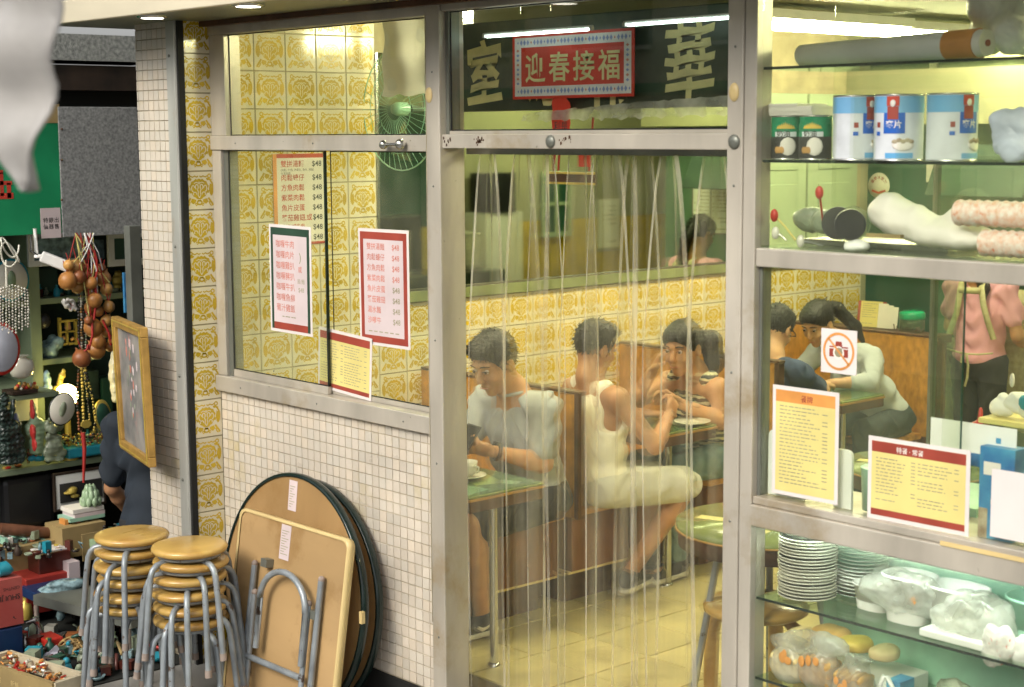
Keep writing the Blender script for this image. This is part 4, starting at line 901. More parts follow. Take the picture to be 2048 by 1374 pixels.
# ================================================================ glass showcase to the right of the door
XR = 4.25
sc = thing('glass_showcase', 'tall aluminium glass showcase with shelves and a serving window beside the door', 'showcase', (3.6, .15, -.19))
MB().box((2.903, -.025, -.19), (2.948, .045, 2.62)).obj('corner_stile', A, sc, bev=.003)
MB().box((2.9485, -.02, 1.698), (XR, .34, 1.752)).obj('upper_rail', A, sc, bev=.004)
MB().box((2.9485, -.018, .995), (XR, .05, 1.018)).obj('sill_rail', A, sc, bev=.003); MB().box((2.9485, -.03, .930), (XR, .34, .9945)).obj('lower_rail', A, sc, bev=.004)
MB().box((2.9485, .0, 1.7525), (XR, .004, 2.61)).obj('glass_pane', 'cabinet_glass', sc)
MB().box((2.9485, .335, 1.7525), (XR, .339, 2.61)).obj('glass_pane', 'cabinet_glass', sc)
MB().box((2.9485, .0, .2), (XR, .004, .9295)).obj('glass_pane', 'cabinet_glass', sc)
MB().box((2.9485, .335, .2), (XR, .34, .9295)).obj('back_panel', 'mint', sc)
MB().box((2.960, .010, 1.0185), (3.62, .014, 1.6975)).obj('glass_pane', 'cabinet_glass', sc); MB().box((3.56, .022, 1.0185), (XR, .026, 1.6975)).obj('glass_pane', 'cabinet_glass', sc)
MB().box((2.949, .0, 1.0185), (2.9595, .04, 1.6975)).obj('inner_stile', 'aluminium_dark', sc)
for z, nm in ((2.262, 0), (1.998, 0), (.700, 1), (.452, 1)):
    s_ = MB().box((2.9488, .005, z), (XR, .334, z+.008)).obj('shelf', 'shelf_glass', sc, bev=.001)
    MB().box((2.9488, .0045, z), (XR, .0049, z+.008)).obj('shelf_edge', 'edge_green', s_)
MB().box((2.9485, .005, 1.7525), (XR, .334, 1.758)).obj('cabinet_floor', 'glass_clear', sc)
MB().box((2.94, -.03, -.19), (XR, .34, .20)).obj('base', 'aluminium_dark', sc)
tl = thing('cabinet_light', 'cool white tube light under the counter inside the lower showcase', 'light', (3.6, .035, .92))
MB().tube([(3.0, .018, .9225), (4.2, .018, .9225)], .005, 10).obj('tube', 'tube_cool', tl); MB().box((2.99, .010, .9278), (4.21, .030, .9294)).obj('batten', 'white_plastic', tl)
# counter behind the serving window
co = thing('serving_counter', 'pale counter inside the serving window behind the glass', 'counter', (3.6, .55, 0))
MB().box((2.96, .342, .86), (4.4, .95, .90)).obj('top', 'mint', co, bev=.004); MB().box((3.0, .36, 0), (4.4, .9, .859)).obj('body', 'steel', co)

def tin(x, y, z, r, h, rz, label, kind, grp):
    t = thing('food_tin', label, 'tin', (x, y, z), grp); t.rotation_euler = (0, 0, rz)
    def O(b, nm, m_):
        o_ = bpy.data.objects.new(nm, b.mesh(nm, m_)); C.objects.link(o_); o_.parent = t; return o_
    O(MB().lathe([(r, .004), (r, h-.004)], n=36), 'body', 'can_green' if kind == 'g' else 'can_white')
    b = MB(); b.lathe([(r+.001, 0), (r+.0015, .004), (r, .0045)], n=36); b.lathe([(r, h-.0045), (r+.0015, h-.004), (r+.001, h), (r-.006, h-.002), (0, h-.002)], n=36); O(b, 'rim', 'steel')
    def lab(u0, u1, z0, z1, nm, m_, q=.0006, nseg=None):
        nseg = nseg or max(2, int(abs(u1-u0)/.006)); b = MB(); vs = []
        for k in range(nseg+1):
            a = -math.pi/2+(u0+(u1-u0)*k/nseg)/r; vs += [((r+q)*math.cos(a), (r+q)*math.sin(a), z0), ((r+q)*math.cos(a), (r+q)*math.sin(a), z1)]
        b.add(vs, [(2*k, 2*k+2, 2*k+3, 2*k+1) for k in range(nseg)], 0, True); return O(b, nm, m_)
    def bend(b, q=.001):
        nv = []
        for v in b.v: a = -math.pi/2+v[0]/r; nv.append(((r+q-v[1])*math.cos(a), (r+q-v[1])*math.sin(a), v[2]))
        b.v = nv; return b
    if kind == 'g':
        lab(-3.1*r, 3.1*r, .004, h*.52, 'dark_band', 'print_black', .0005, 40)
        b = MB()
        for k in range(9): b.add([(-.022+.0055*k-.006, 0, h*.70), (-.022+.0055*k+.006, 0, h*.70), (-.022+.0055*k, 0, h*(.86-.02*abs(k-4)))], [(0, 1, 2)])
        O(bend(b), 'corn_picture', 'yellow_bun')
        lab(-.032, .032, h*.52, h*.63, 'name_plate', 'can_white', .001)
        b = MB(); put_text(b, '奶油', -.026, h*.53, .020, 0, 0, .02); O(bend(b, .0013), 'lettering', 'print_black')
        b = MB().ball((0, 0, 0), (.024, .002, .026), 12); b.v = [(v[0]+.008, v[1], v[2]+h*.30) for v in b.v]; O(bend(b, .001), 'garlic_picture', 'paper')
        b = MB(); [b.ball((-.025+.008*k, -.0005*k, h*.22), (.008, .001, .010), 8) for k in range(3)]; O(bend(b, .0012), 'nut_picture', 'bread')
    else:
        lab(-2.9*r, 2.9*r, h*.72, h-.006, 'blue_top', 'can_blue', .0005, 40)
        lab(-.062, -.048, h*.38, h*.44, 'blue_mark', 'blue', .001); lab(-.060, -.048, h*.5, h*.58, 'red_mark', 'print_darkred', .001)
        lab(-.028, .006, h*.82, h*.99-.004, 'red_badge', 'print_red', .001); lab(-.026, .004, h*.62, h*.815, 'dark_portrait', 'print_darkred', .001)
        b = MB().ball((0, 0, 0), (.008, .001, .010), 8); b.v = [(v[0]-.011, v[1], v[2]+h*.86) for v in b.v]; O(bend(b, .002), 'face_mark', 'paper')
        lab(-.036, .022, h*.41, h*.72, 'blue_plate', 'blue', .0008)
        b = MB(); put_text(b, '麥片', -.030, h*.50, .022, 0, 0, .02); O(bend(b, .0013), 'lettering', 'paper')
        lab(-.03, .046, h*.04, h*.12, 'blue_foot', 'can_blue', .0009)
        b = MB().ball((0, 0, 0), (.030, .002, .016), 14); b.v = [(v[0]+.018, v[1], v[2]+h*.24) for v in b.v]; O(bend(b, .0012), 'oat_bowl_picture', 'paper')
        b = MB(); [b.ball((-.004+.011*k, -.001, h*(.29+.02*(k % 2))), (.008, .001, .006), 8) for k in range(5)]; O(bend(b, .0018), 'oats_picture', 'felt_print')
    return t
ZS = 2.0065
g0 = 'green corn tins on the middle shelf'; b0 = 'blue and white oat tins on the middle shelf'
tin(2.998, .055, ZS, .046, .125, .55, 'leftmost green corn tin on the middle shelf beside the door post', 'g', g0)
tin(3.094, .060, ZS, .046, .125, .45, 'second green tin just left of the blue oat tins', 'g', g0); tin(3.17, .125, ZS, .046, .122, .2, 'green tin half hidden behind the blue oat tins', 'g', g0)
tin(3.235, .062, ZS, .066, .178, 1.42, 'leftmost blue and white oat tin next to the green tins', 'b', b0)
tin(3.375, .058, ZS, .066, .178, .52, 'middle blue and white oat tin with its dark portrait facing out', 'b', b0); tin(3.530, .075, ZS, .066, .178, 1.42, 'rightmost blue and white oat tin by the crumpled bag', 'b', b0)
b = MB(); z = ZS+.1255
for k in range(9): dx = random.uniform(-.004, .008); b.X = Matrix.Rotation(0, 4, 'Z'); b.box((2.955, .02+dx, z), (3.105+dx-(.05 if k > 6 else 0), .16+dx, z+.0035)); z += .0037
b.obj('paper_stack', 'paper', label='stack of white paper sheets lying on the green tins', cat='paper', kind=None)
# roll of film on the top shelf
ZT = 2.2705
rl = thing('film_roll', 'long white plastic film roll with orange end on the top shelf', 'roll', (3.3, .12, ZT))
b = MB(); b.tube([(2.95+.012, .16, ZT+.036), (3.1, .15, ZT+.037), (3.4, .11, ZT+.039), (3.50, .097, ZT+.0395)], [.030, .034, .037, .0385], 24); b.obj('film', 'white_plastic', rl)
b = MB(); b.tube([(3.501, .096, ZT+.0398), (3.60, .084, ZT+.0405)], [.039, .0395], 24); b.obj('orange_band', 'print_orange', rl)
b = MB(); b.tube([(3.601, .083, ZT+.0405), (3.625, .080, ZT+.0406)], [.036, .034], 24); b.obj('core_end', 'paper', rl); b = MB(); b.tube([(3.626, .079, ZT+.0405), (3.629, .0785, ZT+.0405)], .009, 12); b.obj('core_hole', 'print_darkred', rl)

def crumple(nm, c, r, m_, label, cat='bag', seed=1, h=.006, parent=None, amp=.016, fr=14, flat=None, rot=None):
    "soft plastic bag: lumpy union of blobs with pinched creases"
    q = random.Random(seed); s_ = SDF(h); r = Vector(r)
    for k in range(9): s_.ell((c[0]+q.uniform(-.55, .55)*r.x, c[1]+q.uniform(-.45, .45)*r.y, c[2]+q.uniform(-.5, .5)*r.z), (r.x*q.uniform(.4, .65), r.y*q.uniform(.45, .7), r.z*q.uniform(.4, .65)), k=.018)
    if flat is not None: s_.plane((c[0], c[1], flat), (0, 0, 1))
    def dp(V):
        p = (V-np.array(c))*fr; n = np.zeros(len(V))
        for fq, a_ in ((1., .6), (2.3, .45), (5.1, .25), (9.7, .12)):
            n += a_*np.abs(np.sin(p[:, 0]*1.3*fq+2*np.sin(p[:, 2]*.9*fq+seed)+p[:, 1]*fq))+a_*.8*np.abs(np.sin(p[:, 2]*1.9*fq+p[:, 1]*1.4+1.7*np.sin(p[:, 0]*.8*fq+seed)))
        d = V-np.array(c); l = np.linalg.norm(d, axis=1, keepdims=True)+1e-6; W_ = V-d/l*(n[:, None]*amp*.5)
        if flat is not None: W_[:, 2] = np.maximum(W_[:, 2], flat)
        return W_
    b = MB(); s_.into(b, 0, dp); return b.obj(nm, m_, parent, label=label, cat=cat if parent is None else None)
crumple('plastic_bag', tuple(at(2010, 40, 'y', .2)), (.13, .10, .13), 'white_plastic', 'crumpled greyish white bag on the top shelf at the right', seed=3, flat=ZT)
crumple('plastic_bag', (3.735, .045, 2.075), (.075, .035, .085), 'clear_blue', 'crumpled pale bluish bag hanging in front of the oat tins', seed=5, amp=.012)
M['bag_blue'] = mat('bag_blue', (.52, .58, .70), .4, 0, .12, 9, .3, 20)
bpy.data.objects['plastic_bag.001'].data.materials[0] = M['bag_blue']
# ---- lower level of the upper case: utensils, jar, bags, foam cups
Z1 = 1.7585
MB().box((3.0, .12, 1.759), (3.5, .32, 1.775)).obj('tray', 'steel', label='thin steel tray under the jar and utensils in the showcase', cat='tray')
jb = thing('glass_jar', 'glass jar lying on its side with black lid in the showcase', 'jar', (3.17, .12, Z1))
b = MB(); b.tube([(3.17, .15, 1.826), (3.185, .12, 1.827), (3.23, .06, 1.828)], [.045, .049, .049], 22); b.obj('body', 'glass_clear', jb)
b = MB(); b.tube([(3.140, .115, 1.826), (3.165, .08, 1.827)], [.047, .047], 22); b.obj('contents', 'print_black', jb); b = MB(); b.tube([(3.225, .055, 1.828), (3.245, .028, 1.828)], [.044, .043], 22); b.obj('lid', 'black_plastic', jb)
crumple('dried_root_bag', (3.055, .12, 1.832), (.085, .06, .052), 'stone_green', 'greyish lumpy bag of dried goods beside the lying jar', seed=8, amp=.012)
def ladle(a, b_, m1, m2, label):
    t = thing('spoon', label, 'spoon', tuple(a), 'coloured spoons in the showcase'); a, b_ = Vector(a), Vector(b_)
    MB().tube([a, (a+b_)/2+Vector((0, 0, .004)), b_], [.0035, .003, .004], 8).obj('handle', m1, t)
    MB().ball(tuple(b_), (.013, .010, .019), 14).obj('bowl', m2, t)
ladle((3.10, .10, 1.80), (3.135, .03, 1.915), 'red_plastic', 'red_plastic', 'red spoon standing above the dark lid of the jar')
ladle((3.03, .06, 1.775), (2.975, .03, 1.845), 'paper_yellow', 'red_plastic', 'red tipped spoon with yellow handle at the far left of the shelf')
ladle((3.02, .03, 1.775), (2.985, .025, 1.795), 'steel', 'porcelain', 'white spoon lying low at the left end of the shelf'); ladle((3.16, .02, 1.765), (3.08, .02, 1.775), 'steel', 'porcelain', 'cream spoon lying in front of the jar')
b = MB(); b.box((3.29, .04, 1.795), (3.40, .06, 1.806)); b.obj('wood_stick', 'cardboard', label='flat wooden stick lying among the bags in the showcase', cat='stick')
sb_ = SDF(.006)
for c, r in (((3.30, .13, 1.86), (.06, .05, .055)), ((3.37, .13, 1.835), (.08, .06, .05)), ((3.47, .12, 1.81), (.09, .06, .04)), ((3.56, .13, 1.80), (.07, .06, .035)), ((3.52, .16, 1.845), (.05, .04, .04))): sb_.ell(c, r, .03)
sb_.plane((0, 0, Z1), (0, 0, 1)); b = MB(); sb_.into(b, 0, lambda V: V+.003*np.sin(V[:, [2, 0, 1]]*60)+.001*np.sin(V[:, [1, 2, 0]]*150)); b.obj('cream_bag', 'paper', label='long cream white bag slumped along the showcase floor', cat='bag')
crumple('clear_bag', (3.26, .04, 1.772), (.04, .03, .018), 'white_foam', 'small clear crumpled wrapper in front of the cream bag', seed=12, h=.004, amp=.006)
M['print_cup'] = mat('print_cup', (.80, .76, .72), .5, 0, .05, 70, rgb2=(.72, .38, .26)); add_stain('print_cup', (.66, .16, .07), 38, .60, .66, (1, 1, .6))
def cupstack(x0, x1, y, z, r, n, label):
    t = thing('cup_stack', label, 'cups', ((x0+x1)/2, y, z), 'sleeves of printed paper cups')
    b = MB(); b.lathe([(r*.95, 0), (r, .006), (r*.93, .008), (r*.90, (x1-x0)/n*1.02)], (0, 0, 0), 20, axis='x'); me = b.mesh('cup', 'print_cup')
    for k in range(n):
        o_ = bpy.data.objects.new('cup', me); C.objects.link(o_); o_.parent = t; o_.location = (x0-(x0+x1)/2+(x1-x0)*k/n, 0, r)
cupstack(3.56, 4.15, .07, 1.835, .036, 22, 'upper sleeve of red printed paper cups in the showcase'); cupstack(3.655, 4.15, .045, 1.7605, .036, 20, 'lower sleeve of red printed paper cups in the showcase')

# ---- sheets and boards at the serving window
t, mx_, lf = paper_on_glass('no_camera_notice', 'white square notice with a crossed out camera in an orange ring', 3.168, 1.410, .122, .125, 'laminate', None, None, .5, y=.0085, lam=False, cat='notice')
b = MB(); b.X = mx_; cx, cz = .061, .063
for sg in (0,): b.ribbon([(cx+.050*math.cos(a), cz+.050*math.sin(a)) for a in np.linspace(0, 2*math.pi, 41)[:-1]], .007, .0012, 0, close=True); b.ribbon([(cx-.035, cz+.035), (cx+.035, cz-.035)], .006, .0012, 0)
b.obj('ring', 'print_orange', t); b = MB(); b.X = mx_
b.quad((cx-.032, -.0006, cz-.016), (cx+.032, -.0006, cz-.016), (cx+.032, -.0006, cz+.014), (cx-.032, -.0006, cz+.014)); b.quad((cx-.012, -.0006, cz+.0141), (cx+.012, -.0006, cz+.0141), (cx+.010, -.0006, cz+.028), (cx-.010, -.0006, cz+.028))
b.obj('camera_body', 'print_darkred', t)
b = MB(); b.X = mx_; b.add([(cx, -.0008, cz-.004)]+[(cx+.019*math.cos(a), -.0008, cz-.004+.019*math.sin(a)) for a in np.linspace(0, 2*math.pi, 21)[:-1]], [(0, i+1, (i+1) % 20+1) for i in range(20)]); b.quad((cx-.032, -.0008, cz+.007), (cx+.032, -.0008, cz+.007), (cx+.032, -.0008, cz+.010), (cx-.032, -.0008, cz+.010)); b.obj('lens_ring', 'paper', t)
b = MB(); b.X = mx_; b.add([(cx, -.001, cz-.003)]+[(cx+.0135*math.cos(a), -.001, cz-.003+.0135*math.sin(a)) for a in np.linspace(0, 2*math.pi, 17)[:-1]], [(0, i+1, (i+1) % 16+1) for i in range(16)]); b.obj('lens', 'print_grey', t)
t, mx_, lf = paper_on_glass('yellow_menu', 'upright yellow menu with orange heading leaning in the serving window', 3.012, 1.045, .212, .298, 'paper_yellow', ['print_orange']*4, (.0, .0, .0, .035), .3, y=.0065)
items = []; smallprint(items, .015, .02, .197, .255, 22, 0, 21, 1); items.append(('t', '餐牌', .09, .270, .022, 1, .01)); printed(t, mx_, lf, items, ['print_grey', 'print_darkred'])
t, mx_, lf = paper_on_glass('wide_menu', 'wide yellow menu with dark red heading on the serving window', 3.350, 1.030, .298, .208, 'paper_yellow', ['print_darkred']*4, (.0, .018, .0, .03), .3, y=.0065)
items = []; smallprint(items, .015, .03, .285, .165, 14, 0, 22, 2); items.append(('t', '特餐 · 常餐', .08, .184, .018, 1, .01)); printed(t, mx_, lf, items, ['print_grey', 'paper'])
def board(x0, x1, z0, z1, y, label, m_='white_foam', slot=True):
    t = thing('cutting_board', label, 'board', ((x0+x1)/2, y, z0), 'white boards standing behind the menus')
    s_ = MB(); rad = .018; p = []
    for cx, cz, a0 in ((x1-rad, z1-rad, 0), (x0+rad, z1-rad, 90)): p += [(cx+rad*math.cos(R(a0+15*k)), cz+rad*math.sin(R(a0+15*k))) for k in range(7)]
    p += [(x0, z0), (x1, z0)]; s_.prism(p, y, y+.012); s_.obj('board', m_, t, bev=.002)
    if slot: MB().prism([(x0+.028+.008*math.cos(a), (z1-.09)+(.035 if math.sin(a) > 0 else -.035)+.008*math.sin(a)) for a in np.linspace(0, 2*math.pi, 17)[:-1]], y-.0006, y-.0001).obj('slot', 'print_grey', t)
board(2.965, 3.10, 1.02, 1.215, .03, 'white plastic board with a slot behind the left of the yellow menu'); board(3.20, 3.262, 1.02, 1.19, .034, 'white plastic board edge showing right of the yellow menu', slot=False)
MB().lathe([(0, 0), (.05, 0), (.056, .12), (.058, .122), (.054, .124), (0, .122)], (3.315, .1, 1.02), 22).obj('mint_tub', 'mint', label='mint green tub between the two yellow menus', cat='tub')
MB().box((3.235, .3, .9005), (3.5, .6, 1.02)).obj('green_crate', 'mint', label='pale green crate behind the tub on the counter', cat='crate')
t, mx_, lf = paper_on_glass('blue_poster', 'white and blue poster standing behind the wide menu', 3.50, 1.20, .26, .115, 'white_foam', None, None, 0, y=.06, lam=False, cat='poster')
b = MB(); b.X = mx_; b.quad((0, -.0004, 0), (.26, -.0004, 0), (.26, -.0004, .035), (0, -.0004, .035)); b.quad((.2, -.0004, .07), (.215, -.0004, .07), (.215, -.0004, .085), (.2, -.0004, .085)); b.obj('blue_band', 'poster_blue', t)
bx_ = thing('blue_carton', 'blue printed carton standing at the right of the wide menu', 'carton', (3.72, .05, 1.02))
MB().box((3.672, .03, 1.019), (3.775, .09, 1.265)).obj('carton', 'poster_blue', bx_, bev=.002); MB().box((3.685, .0293, 1.19), (3.735, .0298, 1.225)).obj('white_mark', 'paper', bx_); MB().ball((3.73, .0295, 1.12), (.022, .0012, .026), 14).obj('cup_picture', 'paper', bx_); MB().box((3.673, .0293, 1.02), (3.70, .0298, 1.1)).obj('brown_picture', 'felt_print', bx_)
MB().box((3.725, .004, 1.035), (3.86, .007, 1.215)).obj('blank_sheet', 'laminate', label='blank white sheet taped at the far right of the window', cat='sheet')
MB().box((3.60, -.034, .994), (3.85, -.0305, 1.006)).obj('tape_strip', 'edge_cream', label='long strip of pale tape along the sill under the wide menu', cat='tape')
# glass partition, counter clutter
MB().box((3.62, .0145, 1.0185), (3.622, .0215, 1.6975)).obj('pane_joint', 'wall_darkgreen', sc)
p_ = at(1960, 862, 'y', .62); kb = thing('sauce_bottle', 'orange red squeeze bottle with pointed cap behind the blue poster', 'bottle', (p_.x, .62, .9005))
zc = p_.z; MB().lathe([(0, .9005), (.03, .901), (.032, .93), (.032, zc-.03), (.022, zc-.0)], (p_.x, .62, 0), 20).obj('body', 'glass_clear', kb)
MB().lathe([(.027, zc-.008), (.030, zc+.002), (.031, zc+.014), (.024, zc+.026), (.012, zc+.032), (.008, zc+.040), (.006, zc+.065), (.003, zc+.072), (0, zc+.073)], (p_.x, .62, 0), 20).obj('cap', 'red_plastic', kb)
p_ = at(2016, 860, 'y', .62); nb = thing('condiment_basket', 'green basket with white napkins and sachets on the counter', 'basket', (p_.x, .62, .9005))
z = p_.z; MB().box((p_.x-.06, .57, .9005), (p_.x+.1, .70, z+.02)).obj('container', 'glass_clear', nb, bev=.006); MB().box((p_.x-.068, .562, z+.021), (p_.x+.108, .708, z+.038)).obj('rim', 'paper_yellow', nb, bev=.004)
for k, (dx, dz, r_x) in enumerate(((-.02, .075, .030), (.03, .085, .034), (.075, .07, .028))): crumple('napkin', (p_.x+dx, .62, z+dz), (r_x*1.3, .03, .038), 'white_foam', None, seed=30+k, h=.005, parent=nb, amp=.008)
MB().ball((p_.x+.02, .6, z+.155), (.008, .008, .022), 10).obj('spout', 'paper', nb); MB().ball((p_.x+.085, .565, z+.1), (.022, .01, .024), 10).obj('blue_sachet', 'cyan', nb)
q = at(1857, 700, 'y', 1.9); MB().box((q.x, 1.9, .35), (q.x+.012, 1.94, 2.1)).obj('partition_post', 'aluminium_dark', label='slim grey post of the glass screen near the waitress', cat='post')
q2 = at(1905, 700, 'y', 1.9); MB().box((q.x+.0125, 1.915, .35), (q2.x, 1.921, 2.1)).obj('glass_screen', 'shelf_glass', label='narrow glass screen standing left of the waitress', cat='screen')

# ---- lower showcase: plates, bins, bread
def plates(x, y, z, r, n, dz, label, m_):
    t = thing('plate_stack', label, 'plates', (x, y, z), 'plate stacks in the lower showcase')
    b = MB(); b.lathe([(r*.5, 0), (r*.55, .001), (r*.85, dz*.9), (r, dz*1.25), (r*1.0, dz*1.25+.003)], n=36); b.lathe([(r, dz*1.25+.003), (r*.97, dz*1.25+.0035), (r*.8, dz), (0, dz*.5)], n=36)
    me = b.mesh('plate', m_)
    for k in range(n):
        o_ = bpy.data.objects.new('plate', me); C.objects.link(o_); o_.parent = t; o_.location = (random.uniform(-.002, .002), random.uniform(-.002, .002), dz*k); o_.rotation_euler = (R(random.uniform(-.5, .5)), 0, k)
ZP = .7085
plates(3.06, .105, ZP, .088, 19, .0098, 'front stack of white dinner plates at the left of the lower showcase', 'porcelain')
plates(3.16, .235, ZP, .08, 15, .0112, 'rear stack of greenish white plates behind the front stack', 'plate_rim')
def bin_(x, y, w_, d_, h_, label, m_='white_plastic', rz=0, z=ZP):
    t = thing('plastic_tub', label, 'tub', (x, y, z), 'white plastic tubs in the lower showcase'); t.rotation_euler = (0, 0, rz)
    def ring(w0, d0, zz, k=.75): return [((w0/2)*(math.copysign(abs(math.cos(a))**k, math.cos(a))), (d0/2)*(math.copysign(abs(math.sin(a))**k, math.sin(a))), zz) for a in np.linspace(0, 2*math.pi, 33)[:-1]]
    prof = [(.80, .80, 0), (.86, .86, h_*.3), (.97, .97, h_*.93), (1.05, 1.05, h_*.94), (1.06, 1.06, h_), (.99, .99, h_), (.85, .85, h_*.25), (.01, .01, h_*.2)]
    b = MB(); vs = []
    for a, c_, zz in prof: vs += ring(w_*a, d_*c_, zz)
    b.add(vs, [(i*32+j, i*32+(j+1) % 32, (i+1)*32+(j+1) % 32, (i+1)*32+j) for i in range(len(prof)-1) for j in range(32)], 0, True); b.add(vs[:32], [tuple(range(32))[::-1]])
    o_ = bpy.data.objects.new('tub', b.mesh('tub', m_)); C.objects.link(o_); o_.parent = t; return t
bin_(3.265, .16, .13, .10, .075, 'small white tub beside the plate stacks'); bin_(3.40, .13, .15, .12, .135, 'tall white tub with a small orange mark')
tt = bin_(3.55, .14, .17, .12, .13, 'translucent white tub in the middle of the lower shelf', 'white_foam'); bin_(3.78, .2, .2, .14, .13, 'pale tub at the far right behind the floral cloth', 'mint')
crumple('clear_cover', (3.40, .12, .80), (.14, .09, .085), 'plastic_film', 'crumpled clear bag wrapped round the tall white tub', seed=41, amp=.016)
crumple('clear_bag', (3.62, .12, .79), (.13, .09, .08), 'plastic_film', 'crumpled clear bag over the tray right of the tall tub', seed=44, amp=.016)
b = MB().ball((3.455, .068, .79), (.009, .002, .012), 10).obj('orange_mark', 'print_orange', label='small round orange sticker on the tall white tub', cat='sticker')
pb = thing('plastic_dome', 'clear plastic dome cover in the lower showcase', 'cover', (3.6, .1, ZP))
b = MB(); b.lathe([(.10*math.cos(a), ZP+.0+.14*math.sin(a)) for a in np.linspace(0, math.pi/2-.02, 9)], (3.645, .12, 0), 28, sy=.7); b.obj('dome', 'plastic_film', pb); MB().box((3.50, .03, ZP+.0), (3.72, .2, ZP+.022)).obj('tray', 'white_foam', pb, bev=.004)
crumple('floral_cloth', (3.735, .045, .72), (.06, .03, .085), 'floral', 'small floral cloth hanging over the glass shelf edge', 'cloth', seed=52, amp=.010)
crumple('white_cloth', (3.82, .055, .73), (.055, .035, .06), 'white_plastic', 'bunched white cloth at the right end of the lower showcase', 'cloth', seed=53, amp=.010)
# buns and bread in printed bags on the lower glass shelf
ZB = .4605
MB().box((2.96, .10, ZB), (3.36, .30, .51)).obj('bread_tray', 'white_foam', label='white tray of wrapped buns in the lower showcase', cat='tray', bev=.004)
def soft(S_, amp, seed):
    def dp(V):
        p = V*1.0; n = np.zeros(len(V))
        for fq, a_ in ((38, 1.), (83, .6), (160, .35)): n += a_*(1-np.abs(np.sin(p[:, 0]*fq+seed+1.9*np.sin(p[:, 2]*fq*.6)))+.7*(1-np.abs(np.sin(p[:, 2]*fq*1.1+2*np.sin(p[:, 0]*fq*.5+seed)))))
        d = V-V.mean(0); l = np.linalg.norm(d, axis=1, keepdims=True)+1e-6; return V+d/l*(n[:, None]*amp)
    b = MB(); S_.into(b, 0, dp); return b
for k, (x, y, z, rx, rz_, m_, lb) in enumerate(((3.02, .14, .575, .05, .024, 'bread_pale', 'round pale bun at the left under the glass shelf'), (3.12, .15, .605, .062, .020, 'bread', 'golden brown bun under the glass shelf'),
        (3.215, .14, .60, .048, .018, 'yellow_bun', 'flat yellow bun under the glass shelf'), (3.30, .16, .59, .04, .016, 'bread_pale', 'small pale bun at the right of the yellow bun'))):
    s_ = SDF(.005).ell((x, y, z), (rx, .05, rz_)).ell((x, y, z-.016), (rx*.95, .05, .012)); b = MB(); s_.into(b, 0, lambda V: V+.0015*np.sin(V[:, [1, 2, 0]]*90)); b.obj('bun', m_, label=lb, cat='bun')
for k, (x, w_, h_, m_, lb) in enumerate(((3.04, .06, .115, 'bread_pale', 'leftmost bagged loaf in the lower showcase'), (3.15, .065, .13, 'bread', 'bagged sliced loaf with orange print in the middle of the bottom shelf'), (3.27, .06, .11, 'bread', 'bagged loaf beside the white wire handle'))):
    t = thing('bagged_bread', lb, 'bread', (x, .06, ZB), 'bagged loaves on the bottom shelf'); y = .055
    for j in range(5):
        s_ = SDF(.006).ell((x-w_*.7+w_*.35*j, y, ZB+h_*.36), (w_*.17, .038, h_*.34), .01).ell((x-w_*.7+w_*.35*j, y, ZB+h_*.62), (w_*.18, .042, h_*.14), .01); b = MB(); s_.into(b); b.obj('slice', m_, t)
    s_ = SDF(.0055).ell((x, y, ZB+h_*.42), (w_*1.08, .045, h_*.48), .02).ell((x+.012, y, ZB+h_*.92), (w_*.55, .016, h_*.22), .03).ell((x+.02, y-.005, ZB+h_*1.12), (w_*.75, .012, h_*.08), .02)
    soft(s_, .0035, k*2.1).obj('film_bag', 'plastic_film', t)
    q = random.Random(k+5)
    for j in range(3): u, v = x+q.uniform(-.5, .5)*w_, ZB+q.uniform(.3, .85)*h_; MB().ball((u, y-.047, v), (.009+.006*q.random(), .0012, .012+.006*q.random()), 10).obj('orange_print', 'print_orange', t)
crumple('clear_bag', (3.13, .05, .585), (.17, .035, .055), 'plastic_film', 'crumpled clear bag spread over the wrapped buns', seed=47, amp=.014)
cb = thing('wire_handle', 'white wire handle standing between bread bags in the lower showcase', 'handle', (3.40, .03, ZB))
b = MB(); b.tube([(3.375, .03, ZB), (3.38, .03, .54), (3.39, .03, .566), (3.402, .03, .566), (3.42, .03, .54), (3.46, .035, ZB)], .006, 8); b.obj('wire', 'white_plastic', cb)
MB().box((3.385, .05, ZB), (3.43, .12, .55)).obj('blue_card', 'poster_blue', label='blue card behind the white wire handle', cat='card')
crumple('green_bag', (3.56, .12, .53), (.10, .06, .07), 'stone_green', 'dull green bag at the right of the bottom shelf', seed=61)
MB().lathe([(0, ZB), (.055, ZB), (.06, .50), (.045, .53), (0, .545)], (3.72, .09, 0), 20).obj('red_pot', 'red_plastic', label='red bowl at the right end of the bottom shelf', cat='bowl')

